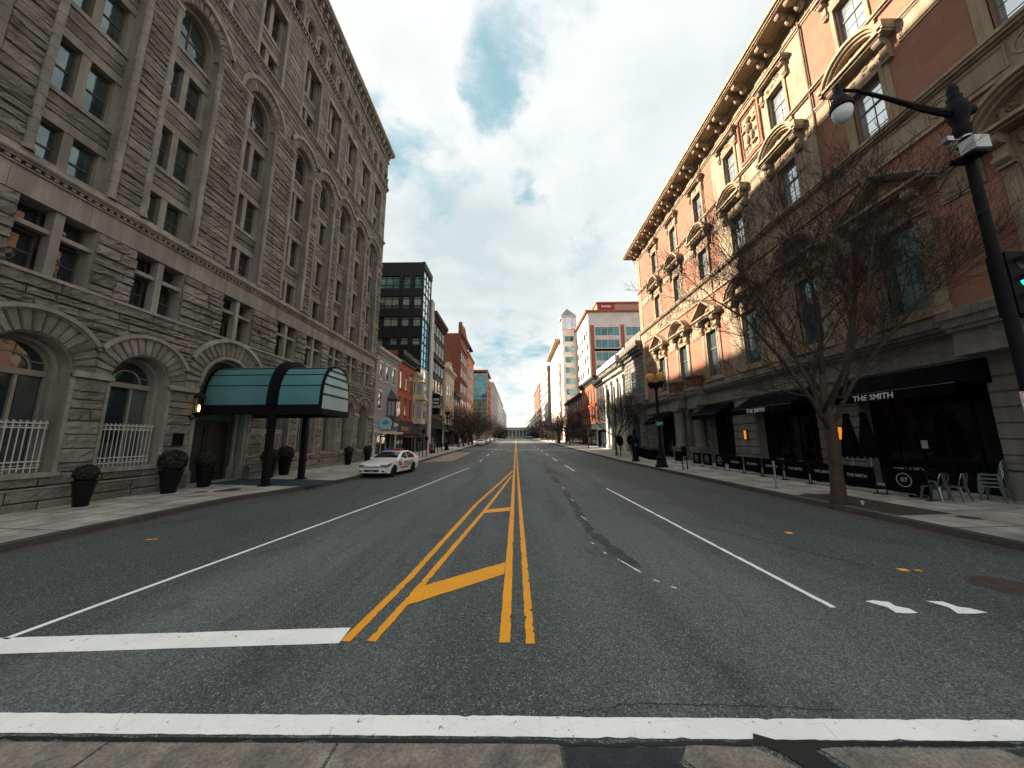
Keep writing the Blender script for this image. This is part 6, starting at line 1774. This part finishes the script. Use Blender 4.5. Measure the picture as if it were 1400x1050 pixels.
for P, rs in (
    ([(10.07, 10.9, 2.3), (9.5, 10.75, 3.3), (8.6, 10.6, 4.6), (7.5, 10.5, 6.0), (6.5, 10.5, 6.7)], [.13, .105, .085, .055, .03]),
    ([(10.05, 10.95, 2.7), (9.8, 11.2, 4.2), (9.4, 11.6, 6.0), (8.8, 11.9, 7.8), (8.5, 12.2, 9.0)], [.12, .1, .08, .05, .025]),
    ([(10.12, 11.0, 3.9), (10.25, 11.0, 5.4), (10.3, 11.0, 7.2), (10.1, 11.2, 8.8), (10.1, 11.3, 10.1)], [.13, .105, .08, .05, .02]),
    ([(10.08, 10.9, 3.0), (10.7, 10.7, 4.6), (11.1, 10.5, 6.6), (11.4, 10.4, 8.4), (11.5, 10.3, 9.7)], [.11, .09, .075, .05, .02]),
    ([(10.1, 10.92, 2.5), (10.9, 10.8, 3.9), (11.9, 10.6, 5.2), (13.0, 10.4, 6.4), (14.1, 10.3, 7.3)], [.12, .09, .07, .05, .025]),
    ([(10.5, 10.8, 3.4), (11.6, 11.4, 5.0), (12.6, 11.9, 6.9), (13.2, 12.2, 8.8)], [.08, .07, .05, .02]),
    ([(9.9, 10.9, 3.0), (9.9, 9.7, 4.6), (9.8, 8.9, 6.2), (9.9, 8.5, 7.8)], [.09, .07, .05, .02]),
    ([(10.1, 11.0, 3.5), (10.4, 12.3, 5.2), (10.5, 13.3, 7.0), (10.4, 13.9, 8.6)], [.1, .08, .055, .02])):
    rs = [r_ * .62 for r_ in rs]; tb.tube(P, rs, 9)
    V = [Vector(x) for x in P]
    for i, (a, b) in enumerate(zip(V, V[1:])):
        for k in range(3 if i else 1):
            t = q.uniform(.1, 1.0); base = a.lerp(b, t); rr = rs[i] + (rs[i + 1] - rs[i]) * t
            dd = (b - a).normalized(); s = dd.cross(Vector((q.gauss(0, 1), q.gauss(0, 1), q.gauss(0, 1)))).normalized()
            nd = (dd * .6 + s * .85 + Vector((0, 0, .25))).normalized()
            limb(tb, base, nd, q.uniform(1.3, 2.5) * (1.1 - .1 * i), max(.014, rr * .42), 1, q, 4, .7, tw)
    limb(tb, V[-1], (V[-1] - V[-2]), 1.4, rs[-1], 1, q, 4, .7, tw)
tb.build('trunk', BARK, bt, smooth=True); tw.build('crown', TWIG, bt)
def street_tree(seed, hgt, lvlmax, r, name, label, loc, fork=2.2, spread=.6, rmin=.006, nl=6):
    q = random.Random(seed); o = thing('bare_tree', label, 'tree', loc, 0, 'bare street trees')
    a = MB(); b = MB()
    a.tube([(0, 0, -.05), (.02, 0, .3), (0, .03, fork * .6), (.04, 0, fork)], [r * 1.3, r, r * .9, r * .85], 8)
    for k in range(nl):
        an = 2 * pi * k / nl + q.uniform(-.4, .4); el = q.uniform(.5, 1.15)
        limb(a, (0.03, 0, fork - q.uniform(0, .5)), (cos(an) * cos(el), sin(an) * cos(el), sin(el)), (hgt - fork) * q.uniform(.5, .66), r * .6, 0 + (0 if lvlmax > 3 else 1), q, lvlmax, .45, b, spread, rmin)
    a.build('trunk', BARK, o, smooth=True, loc=(0, 0, 0)); b.build('crown', TWIG, o, loc=(0, 0, 0))
    return o
yt = street_tree(3, 7.2, 4, .12, 'bare_tree', 'young bare street tree with low forking limbs in front of the white bank building', (11.3, 38.6, sz(11.3, 38.6)), 2.0)
ft = street_tree(8, 10.5, 3, .17, 'bare_tree', 'bare street tree first in the distant row on the left pavement', (-11.2, 66, sz(-11.2, 66)), 2.4, .75, .013, 9)
ft2 = street_tree(21, 9.5, 3, .16, 'bare_tree', 'bare street tree first in the distant row on the right pavement', (12.2, 77, sz(12.2, 77)), 2.2, .75, .013, 9)
OR = ['second', 'third', 'fourth', 'fifth', 'sixth', 'seventh', 'eighth', 'ninth', 'tenth', 'eleventh', 'twelfth', 'thirteenth', 'fourteenth', 'fifteenth', 'sixteenth', 'seventeenth', 'eighteenth']
for i in range(17):
    y = 73 + 7.2 * i * (1 + i * .05); k = (ft, ft2)[i % 2]
    dup(k, (-11.3 + .5 * sin(i * 3), y, sz(-11.3, y)), i * 1.7, label='bare street tree %s in the distant row on the left pavement' % OR[i], scale=(1.15, 1.15, .95 + .16 * ((i * 7) % 3) / 2))
for i in range(15):
    y = 84 + 7.2 * i * (1 + i * .05); k = (ft2, ft)[i % 2]
    dup(k, (12.3 + .5 * sin(i * 5), y, sz(12.3, y)), i * 2.1 + 1, label='bare street tree %s in the distant row on the right pavement' % OR[i], scale=(1.15, 1.15, .95 + .16 * ((i * 5) % 3) / 2))
st = street_tree(33, 5.0, 3, .06, 'bare_tree', 'thin bare sapling in a small pit right of the orange brick houses', (12.3, 58, sz(12.3, 58)), 2.2)
# ------------------------------------------------------------------ street furniture, right side
def rod(m, a, b, r, n=8): m.tube([a, b], r, n)
# large arm lamp post with signal and signs
lx, ly = 10.22, 6.72; lz = sz(lx, ly)
lp = thing('street_lamp', 'tall black street lamp post with a curved arm and milky globe at the right edge', 'street lamp', (lx, ly, lz))
m = MB(); m.lathe([(.30, 0), (.30, .12), (.24, .2), (.22, .9), (.16, 1.05), (.15, 1.2), (.11, 1.3), (.098, 5), (.082, 8.75)], 16); m.build('pole', BLACKM, lp, smooth=True, hard=40, loc=(0, 0, 0))
m = MB(); m.lathe([(.085, 8.7), (.13, 8.8), (.15, 8.95), (.12, 9.05), (.17, 9.2), (.195, 9.4), (.17, 9.58), (.11, 9.68), (.13, 9.76), (.09, 9.84), (.10, 9.95), (.08, 10.05), (.05, 10.14), (.001, 10.2)], 14); m.tube([(0, 0, 9.4), (.28, 0, 9.42), (.36, 0, 9.42)], [.12, .12, .09], 10); m.build('finial', BLACKM, lp, smooth=True, hard=50, loc=(0, 0, 0))
m = MB(); m.tube([(-.1, 0, 9.36), (-.5, 0, 9.42), (-1.0, .02, 9.62), (-1.6, .02, 9.85), (-2.2, 0, 10.02), (-2.62, 0, 10.03)], [.085, .07, .055, .045, .038, .034], 10); m.tube([(-.2, 0, 9.3), (-.8, 0, 9.45), (-1.0, .02, 9.58)], [.05, .04, .03], 6); m.build('arm', BLACKM, lp, smooth=True, loc=(0, 0, 0))
m = MB(); m.lathe([(.025, 10.22), (.055, 10.16), (.05, 10.08), (.08, 10.02), (.075, 9.9), (.12, 9.82), (.16, 9.74), (.205, 9.62), (.215, 9.52), (.18, 9.5)], 14, (-2.62, 0, 0)); h_ = m.build('lamp_housing', BLACKM, lp, smooth=True, hard=50, loc=(0, 0, 0))
m = MB(); m.lathe([(.18, 9.52), (.19, 9.44), (.17, 9.32), (.11, 9.23), (.001, 9.18)], 16, (-2.62, 0, 0)); m.build('globe', GLOBE, h_, smooth=True, loc=(0, 0, 0))
m = MB(); m.box(-.33, .0, -.36, -.1, 8.14, 8.44); b_ = m.build('control_box', M('pale_grey_box', (.45, .46, .46), .5, .06, 4), lp, loc=(0, 0, 0))
m = MB(); m.box(-.35, .04, -.3, .1, 8.08, 8.135); rod(m, (-.5, -.05, 8.06), (0, 0, 8.08), .03); m.build('box_bracket', BLACKM, lp, loc=(0, 0, 0))
m = MB(); m.tube([(0, -.02, 8.68), (0, -.02, 8.72)], .1, 14); m.build('clamp', STEEL, lp, loc=(0, 0, 0))
m = MB(); rod(m, (-.1, 0, 8.66), (-.42, -.05, 8.6), .025); m.box(-.56, -.42, -.13, .0, 8.53, 8.64); m.build('camera', STEEL, lp, loc=(0, 0, 0))
m = MB(); m.box(.08, .66, -.1, .2, 4.5, 5.86); m.box(.0, .16, .0, .08, 5.6, 5.66); m.box(.0, .16, .0, .08, 4.66, 4.72)
for k in range(3):
    for j in range(10):
        a = pi * j / 9
        p_ = [(.385 + .16 * cos(a), -.1 - .0, 4.8 + .4 * k + .16 * sin(a)), (.385 + .16 * cos(a + pi / 9), -.1, 4.8 + .4 * k + .16 * sin(a + pi / 9))]
        if j < 9: m.poly([p_[0], p_[1], (p_[1][0], -.3, p_[1][2]), (p_[0][0], -.3, p_[0][2])])
sg = m.build('traffic_signal', BLACKM, lp, loc=(0, 0, 0))
for k, (nm, cc, em) in enumerate((('dark_amber_lens', (.03, .018, .006), 0), ('cyan_lens', (.02, .75, .62), 1.6), ('dark_red_lens', (.025, .005, .005), 0))):
    m = MB(); m.T = lambda a, b, c: (a, c, b); m.arc(.385, 4.8 + .4 * k, .001, .14, -.108, -.101, 0, 2 * pi, 18); m.build('lens', M(nm, cc, .4, .05, 4, emit=em * .2), sg, loc=(0, 0, 0))
m = MB(); m.box(.14, .58, -.06, .16, 3.42, 3.86); ps = m.build('pedestrian_signal', BLACKM, lp, loc=(0, 0, 0))
m = MB(); m.box(.24, .40, -.066, -.061, 3.58, 3.66); m.box(.26, .46, -.066, -.061, 3.52, 3.565); m.build('lens', M('amber_hand', (1.0, .35, .02), .4, .05, 4, emit=.2), ps, loc=(0, 0, 0))
m = MB(); m.box(-.42, .04, -.16, -.145, 2.26, 2.88); s_ = m.build('no_parking_sign', WHITE, lp, loc=(0, 0, 0))
SRED = M('sign_red', (.42, .015, .03), .5, .06, 6); SGRN = M('sign_green', (.0, .16, .11), .5, .06, 6)
m = MB(); m.T = lambda a, b, c: (a, c, b)
frame(m, -.405, .025, 2.275, 2.865, -.014, -.1625, -.161); m.arc(-.19, 2.62, .145, .185, -.164, -.161, 0, 2 * pi, 24); m.prism([(-.32, 2.70), (-.29, 2.74), (-.06, 2.54), (-.09, 2.5)], -.1645, -.161); m.box(-.32, -.06, 2.34, 2.36, -.163, -.161); m.build('prohibition_mark', SRED, s_, loc=(0, 0, 0))
text('P', .24, lambda x, y, z: (lx - .19 + x, ly - .1615 - z, lz + 2.62 + y), BLACKM, 'lettering', s_, extr=.0008)
m = MB(); m.box(-.40, .04, -.16, -.145, 1.8, 2.24); s2 = m.build('parking_sign', SGRN, lp, loc=(0, 0, 0))
m = MB(); m.box(-.34, -.02, -.163, -.161, 1.89, 2.06); m.box(-.385, .025, -.163, -.161, 2.2, 2.22); m.build('white_panel', WHITE, s2, loc=(0, 0, 0))

# twin globe lamp posts
def twin(label, loc, rz=0, globe=YELGLOBE, group='twin globe street lamps'):
    o = thing('street_lamp', label, 'street lamp', loc, rz, group)
    m = MB(); m.lathe([(.42, 0), (.42, .12), (.34, .2), (.3, .55), (.33, .62), (.22, .75), (.16, 1.15), (.18, 1.2), (.11, 1.35), (.085, 5.4), (.13, 5.5), (.2, 5.8), (.22, 6.0)], 14); m.build('pole', BLACKM, o, smooth=True, hard=40, loc=(0, 0, 0))
    m = MB(); m.box(-.1, .1, -.42, .42, 5.62, 5.8)
    for s in (-1, 1): m.lathe([(.06, 5.6), (.16, 5.8), (.2, 6.0), (.14, 6.08)], 10, (0, s * .36, 0)); m.lathe([(.1, 6.72), (.06, 6.8), (.03, 6.92), (.001, 7.0)], 8, (0, s * .36, 0))
    m.build('crossarm', BLACKM, o, loc=(0, 0, 0))
    for s in (-1, 1):
        m = MB(); m.lathe([(.13, 6.05), (.25, 6.2), (.31, 6.42), (.26, 6.62), (.1, 6.74)], 12, (0, s * .36, 0)); m.build('globe', globe, o, smooth=True, loc=(0, 0, 0))
    return o
tl = twin('black lamp post with two amber globes on the right pavement before the entrance columns', (10.25, 24.3, sz(10.25, 24.3)), .9)
m = MB(); m.box(-.27, .27, -.14, -.12, 2.86, 3.2); gs = m.build('green_sign', SGRN, tl, loc=(0, 0, 0)); gs.rotation_euler = (0, 0, -.9)
m = MB(); m.T = lambda a, b, c: (a, c, b); m.arc(-.1, 3.03, .05, .1, -.1445, -.141, 0, 6.28, 14); m.prism([(.02, 2.97), (.16, 3.0), (.2, 3.12), (.05, 3.1)], -.1445, -.141); m.build('sign_marks', WHITE, gs, loc=(0, 0, 0))
dup(tl, (-11.0, 54, sz(-11, 54)), .9, label='black lamp post with amber globes on the left pavement by the brownstone')
dup(tl, (11.6, 92, sz(11.6, 92)), .9, label='lamp post with globes among the distant trees on the right pavement')
# fire call pedestal
o = thing('call_box', 'black iron call box pedestal with a pointed cap on the right pavement', 'call box', (10.5, 30.2, sz(10.5, 30.2)))
m = MB(); m.lathe([(.36, 0), (.36, .08), (.28, .14), (.25, .95), (.3, 1.0), (.33, 1.08)], 8); m.build('pedestal', BLACKM, o, loc=(0, 0, 0))
m = MB(); m.box(-.3, .3, -.26, .26, 1.08, 1.82); m.box(-.36, .36, -.32, .32, 1.82, 1.9); m.lathe([(.3, 1.9), (.16, 2.2), (.12, 2.5), (.16, 2.56), (.04, 2.85), (.001, 2.95)], 8); b_ = m.build('cabinet', BLACKM, o, loc=(0, 0, 0))
m = MB(); m.box(-.12, .1, -.267, -.261, 1.3, 1.6); m.build('door_plate', BLUES, b_, loc=(0, 0, 0))
# posts and small signs
o = thing('parking_meter_post', 'bare grey meter post on the right pavement by the soil pit', 'post', (10.33, 13.9, sz(10.33, 13.9)))
m = MB(); m.lathe([(.09, 0), (.09, .03), (.036, .04), (.036, 1.0)], 12); m.build('pole', STEEL, o, loc=(0, 0, 0)); m = MB(); m.lathe([(.046, 1.0), (.05, 1.04), (.02, 1.08)], 12); m.build('cap', STEEL, o, loc=(0, 0, 0))
def twopost(label, loc, rz, h=1.5, w=.45):
    o = thing('pavement_sign', label, 'sign', loc, rz, 'two-post signs on the right pavement')
    for s in (-1, 1):
        m = MB(); rod(m, (s * w / 2, 0, 0), (s * w / 2, 0, h), .035); m.build('post', BLACKM, o, loc=(0, 0, 0))
    m = MB(); m.box(-w / 2 + .04, w / 2 - .04, -.02, .02, h - .65, h - .05); m.build('board', BLACKC, o, loc=(0, 0, 0)); return o
twopost('black two-post sign between the twin lamp and the grey meter post', (10.85, 22.2, sz(10.85, 22.2)), .5)
twopost('black two-post sign just behind the twin lamp post', (11.3, 26.8, sz(11.3, 26.8)), .5, 1.5, .4)
def meter(label, x, y):
    o = thing('parking_kiosk', label, 'parking kiosk', (x, y, sz(x, y)), 0, 'black hooded kiosks')
    m = MB(); rod(m, (0, 0, 0), (0, 0, 1.2), .05); m.build('post', BLACKM, o, loc=(0, 0, 0)); m = MB(); m.blob((0, 0, 1.65), .5, 12, 9, .03, (.75, .7, 1.15)); m.build('hood', BLACKC, o, smooth=True, loc=(0, 0, 0))
meter('black hooded kiosk on a post left of the young bare tree', 11.2, 36.7); meter('black hooded kiosk on a post right of the young bare tree', 12.9, 38.4)
for i, (x, y, lb) in enumerate(((12.7, 31.5, 'black box planter beside the iron call box'), (13.0, 33.5, 'black box planter second beyond the iron call box'), (13.2, 35.6, 'black box planter farthest along the buff building'))):
    o = thing('box_planter', lb, 'planter', (x, y, sz(x, y)), 0, 'black box planters'); m = MB(); m.box(-.45, .45, -.55, .55, 0, .75); m.box(-.48, .48, -.58, .58, .75, .82); m.build('box', BLACKC, o, loc=(0, 0, 0)); m = MB(); carve(m, -.4, .4, -.5, .5, .92, 26, i, (.1, .18)); m.build('plants', LEAF, o, loc=(0, 0, 0))
# sandwich of café barriers lettered THE SMITH
def barrier(x, y, w, label, txt='THE SMITH', ang=0.0):
    o = thing('cafe_barrier', label, 'barrier', (x, y, sz(x, y)), ang, 'black canvas barriers along the pavement cafe')
    m = MB()
    for s in (-1, 1): rod(m, (0, s * w / 2, .0), (0, s * w / 2, .92), .018); m.box(-.16, .16, s * w / 2 - .03, s * w / 2 + .03, 0, .018)
    rod(m, (0, -w / 2, .9), (0, w / 2, .9), .014); rod(m, (0, -w / 2, .16), (0, w / 2, .16), .012); m.build('frame', BLACKM, o, loc=(0, 0, 0))
    m = MB(); n = 10
    for k in range(n):
        a, b = -w / 2 + .03 + (w - .06) * k / n, -w / 2 + .03 + (w - .06) * (k + 1) / n; f = lambda t: .018 * sin(t * 7)
        m.poly([(f(a), a, .17), (f(b), b, .17), (f(b) * .3, b, .885), (f(a) * .3, a, .885)])
    p = m.build('canvas', BLACKC, o, loc=(0, 0, 0))
    T = lambda px, py, pz: (o.location.x + -.03 - pz, o.location.y - px, o.location.z + .56 + py)
    if txt == 'logo':
        m = MB(); m.T = lambda a, b, c: (-.032 - c, -a, .56 + b); m.arc(0, 0, .2, .225, 0, .003, 0, 2 * pi, 26); m.build('ring', DIML, p, loc=(0, 0, 0)); text('07', .2, T, DIML, 'lettering', p, extr=.001, bold=.005)
    elif txt: text(txt, min(.2, w * .125), T, DIML, 'lettering', p, extr=.001, bold=.004)
    o.rotation_euler = (0, 0, ang)
    return o
BL = [(12.75, 27.0, 1.1, None, 'plain black cafe barrier beside the far entrance column'), (12.75, 24.3, 1.0, 'logo', 'black cafe barrier with a ring emblem right of the two-post sign'), (12.75, 23.0, 1.0, 'logo', 'black cafe barrier with a ring emblem nearest the entrance columns'),
      (12.7, 21.5, .9, 'logo', 'black cafe barrier with a ring emblem turned towards the camera'), (12.65, 19.95, 1.25, 'THE SMITH', 'black cafe barrier lettered THE SMITH, farthest of the lettered row'), (12.65, 18.55, 1.25, 'THE SMITH', 'black cafe barrier lettered THE SMITH, second of the far lettered pair'),
      (12.62, 17.1, 1.25, 'THE SMITH', 'black cafe barrier lettered THE SMITH just left of the grey meter post'), (12.6, 15.65, 1.25, 'THE SMITH', 'black cafe barrier lettered THE SMITH just right of the grey meter post'), (12.6, 14.3, 1.22, 'THE SMITH', 'black cafe barrier lettered THE SMITH left of the big tree trunk'),
      (12.6, 12.9, 1.22, 'THE SMITH', 'black cafe barrier lettered THE SMITH under the closed umbrellas'), (12.75, 11.5, 1.22, 'logo', 'nearest black cafe barrier with the ringed number 07')]
for x, y, w_, tx, lb in BL: barrier(x, y, w_, lb, tx)
# closed umbrellas
def umb(x, y, lean, label):
    o = thing('closed_umbrella', label, 'umbrella', (x, y, sz(x, y)), 0, 'closed cafe umbrellas')
    m = MB(); rod(m, (0, 0, 0), (0, 0, 2.95), .024); m.build('pole', STEEL, o, loc=(0, 0, 0))
    m = MB(); n = 16; pr = [(.03, 2.92), (.10, 2.84), (.09, 2.7), (.17, 2.1), (.24, 1.55), (.27, 1.28), (.20, 1.18)]
    rg = []
    for r, z in pr: rg.append([m.p(r * (1 + .28 * sin(j * pi)) * cos(2 * pi * j / n) * (1 + .22 * (j % 2)), r * sin(2 * pi * j / n) * (1 + .22 * (j % 2)), z - .1 * (j % 2) * (z < 1.4)) for j in range(n)])
    for a, b in zip(rg, rg[1:]):
        for j in range(n): m.face((a[j], a[(j + 1) % n], b[(j + 1) % n], b[j]))
    m.build('canopy', BLACKC, o, loc=(0, 0, 0)); m = MB(); m.lathe([(.28, 0), (.28, .06), (.06, .1)], 14); m.build('base', BLACKM, o, loc=(0, 0, 0))
    return o
umb(13.6, 14.0, 0, 'closed black umbrella beside the amber wall lamp, left of the pair'); umb(13.75, 13.45, 0, 'closed black umbrella right of the pair by the dark shop window')
# metal cafe chairs
GUN = M('gunmetal_chair', (.20, .23, .25), .3, .2, 6, metal=.85)
def chair(x, y, rz, label, zoff=0.0, group='metal cafe chairs'):
    o = thing('metal_chair', label, 'chair', (x, y, sz(x, y) + zoff), rz, group)
    m = MB(); m.prism([(-.18, -.18), (.18, -.18), (.2, .16), (.16, .2), (-.16, .2), (-.2, .16)], .44, .46); m.prism([(-.19, -.19), (.19, -.19), (.21, .17), (.17, .21), (-.17, .21), (-.21, .17)], .415, .439); m.build('seat', GUN, o, loc=(0, 0, 0))
    m = MB(); m.tube([(-.19, -.17, .45), (-.2, -.23, .7), (-.15, -.26, .84), (0, -.275, .87), (.15, -.26, .84), (.2, -.23, .7), (.19, -.17, .45)], .014, 7); m.box(-.07, .07, -.25, -.235, .45, .85); m.build('backrest', GUN, o, loc=(0, 0, 0))
    for sx in (-1, 1):
        for sy in (-1, 1):
            m = MB(); m.tube([(sx * .17, sy * .17, .43), (sx * .235, sy * .24, 0)], [.05, .016], 6); m.build('leg', GUN, o, loc=(0, 0, 0))
    return o
ch0 = chair(12.95, 10.9, .2, 'grey metal cafe chair standing just right of the ringed number barrier')
def ch(x, y, rz, label, z=0.0, group='metal cafe chairs'): return dup(ch0, (x, y, sz(x, y) + z), rz, label=label, group=group)
ch(13.35, 10.75, .3, 'grey metal cafe chair, right of two in front of the dark shop window')
ch(13.55, 12.2, 2.6, 'grey metal cafe chair behind the ringed number barrier, on the left')
ch(13.95, 12.0, 2.8, 'grey metal cafe chair behind the ringed number barrier, on the right')
ch(13.5, 14.6, 1.2, 'grey metal cafe chair behind the trunk of the big tree')
ch(13.4, 16.6, 1.4, 'grey metal cafe chair behind the barrier beside the meter post')
ch(13.5, 17.9, 1.9, 'grey metal cafe chair by the stone pier between two awnings')
ch(13.4, 19.3, 1.6, 'grey metal cafe chair behind the farthest lettered barrier')
for k in range(4): ch(14.3, 10.55, .35, 'grey metal chair %s in the stack against the stone pier' % ('at the bottom', 'second from the bottom', 'third from the bottom', 'on top')[k], .115 * k, 'stacked metal chairs')
def table(x, y, label):
    o = thing('cafe_table', label, 'table', (x, y, sz(x, y)), 0, 'small cafe tables')
    m = MB(); m.box(-.35, .35, -.35, .35, .72, .75); m.build('tabletop', BLACKM, o, loc=(0, 0, 0)); m = MB(); rod(m, (0, 0, .02), (0, 0, .72), .03); m.build('pedestal', BLACKM, o, loc=(0, 0, 0)); m = MB(); m.box(-.25, .25, -.04, .04, 0, .03); m.box(-.04, .04, -.25, -.041, 0, .03); m.box(-.04, .04, .041, .25, 0, .03); m.build('foot', BLACKM, o, loc=(0, 0, 0))
table(13.2, 11.6, 'small black cafe table behind the ringed number barrier'); table(13.5, 15.4, 'small black cafe table behind the barriers under the black awning'); table(13.4, 18.7, 'small black cafe table near the stone pier with the lit lamp')
# paper notice in the dark window
m = MB(TR); m.box(12.9, 13.1, 1.74, 2.04, -.40, -.39); tag(m.build('window_notice', WHITE), 'small white paper notice in the dark shop window', 'notice')

# ------------------------------------------------------------------ left pavement beyond the hotel
def newsbox(x, y, mat, label):
    o = thing('newspaper_box', label, 'newspaper box', (x, y, sz(x, y)), 0, 'newspaper boxes')
    m = MB(); m.box(-.25, .25, -.22, .22, .4, 1.2); m.box(-.27, .27, -.24, .24, 1.2, 1.26); m.build('body', mat, o, loc=(0, 0, 0)); m = MB(); m.box(-.2, .2, -.18, .18, 0, .4); m.build('base', BLACKM, o, loc=(0, 0, 0)); m = MB(); m.box(-.18, .18, -.235, -.221, .75, 1.12); m.build('window', GLASS, o, loc=(0, 0, 0))
newsbox(-11.1, 44.6, CARR, 'red newspaper box on the left pavement near the tan bus bay'); newsbox(-11.0, 45.4, SGRN, 'green newspaper box behind the red one'); newsbox(-10.7, 83, CARR, 'small red box in the distance before the parked cars')
def bpost(x, y, h, label):
    o = thing('kerb_post', label, 'post', (x, y, sz(x, y)), 0, 'dark posts on the left kerb'); m = MB(); rod(m, (0, 0, 0), (0, 0, h), .045); m.build('pole', BLACKM, o, loc=(0, 0, 0)); m = MB(); m.box(-.17, .17, -.03, .03, h, h + .42); m.build('head', BLACKM, o, loc=(0, 0, 0))
for x, y, h, lb in ((-10.9, 38.4, 1.7, 'tall dark post left of three behind the police car'), (-10.2, 37.2, 2.6, 'tall dark post in the middle of three behind the police car'), (-9.9, 37.6, 1.8, 'dark post right of three behind the police car'), (-10.7, 46.5, .8, 'short dark post beside the red newspaper box'), (-10.6, 48.5, .8, 'second short dark post past the red newspaper box'), (-10.5, 50.5, .8, 'third short dark post past the red newspaper box')): bpost(x, y, h, lb)
o = thing('hanging_sign', 'dark hanging sign with three lines of white lettering on the brownstone', 'sign', (XL + .6, 56.2, 8))
m = MB(); m.box(-.6, .6, -.06, .06, -1.7, 1.7); b_ = m.build('panel', BLACKM, o, loc=(0, 0, 0)); m = MB(); rod(m, (-.6, 0, 1.4), (-.9, 0, 1.4), .04); rod(m, (-.6, 0, -1.4), (-.9, 0, -1.4), .04); m.build('bracket', BLACKM, o, loc=(0, 0, 0))
for k, tx in enumerate(('PARK', 'AND', 'HOTEL')): text(tx, .52, lambda x, y, z, k=k: (XL + .6 + x * .8, 56.2 - .062 - z, 8.8 - .62 * k + y), LETTER, 'lettering', b_, extr=.002, bold=.01)
o = thing('warning_sign', 'small yellow-green warning sign on a post in the right distance', 'sign', (11.0, 95, sz(11, 95)))
m = MB(); rod(m, (0, 0, 0), (0, 0, 2.6), .04); m.build('post', STEEL, o, loc=(0, 0, 0)); m = MB(); m.T = lambda a, b, c: (a, c, b); m.prism([(0, 2.4), (.45, 2.85), (0, 3.3), (-.45, 2.85)], -.06, -.045); m.build('plate', M('lime_sign', (.45, .55, .02), .5), o, loc=(0, 0, 0))

m = MB(); m.T = lambda a, b, c: (10.32 + a, 10.55 + b, sz(10.3, 10.5) + .03 + c); m.lathe([(.03, 0), (.045, .11), (.04, .11), (.028, .01)], 10); tag(m.build('paper_cup', WHITE), 'small white paper cup lying in the soil at the foot of the big bare tree', 'cup')
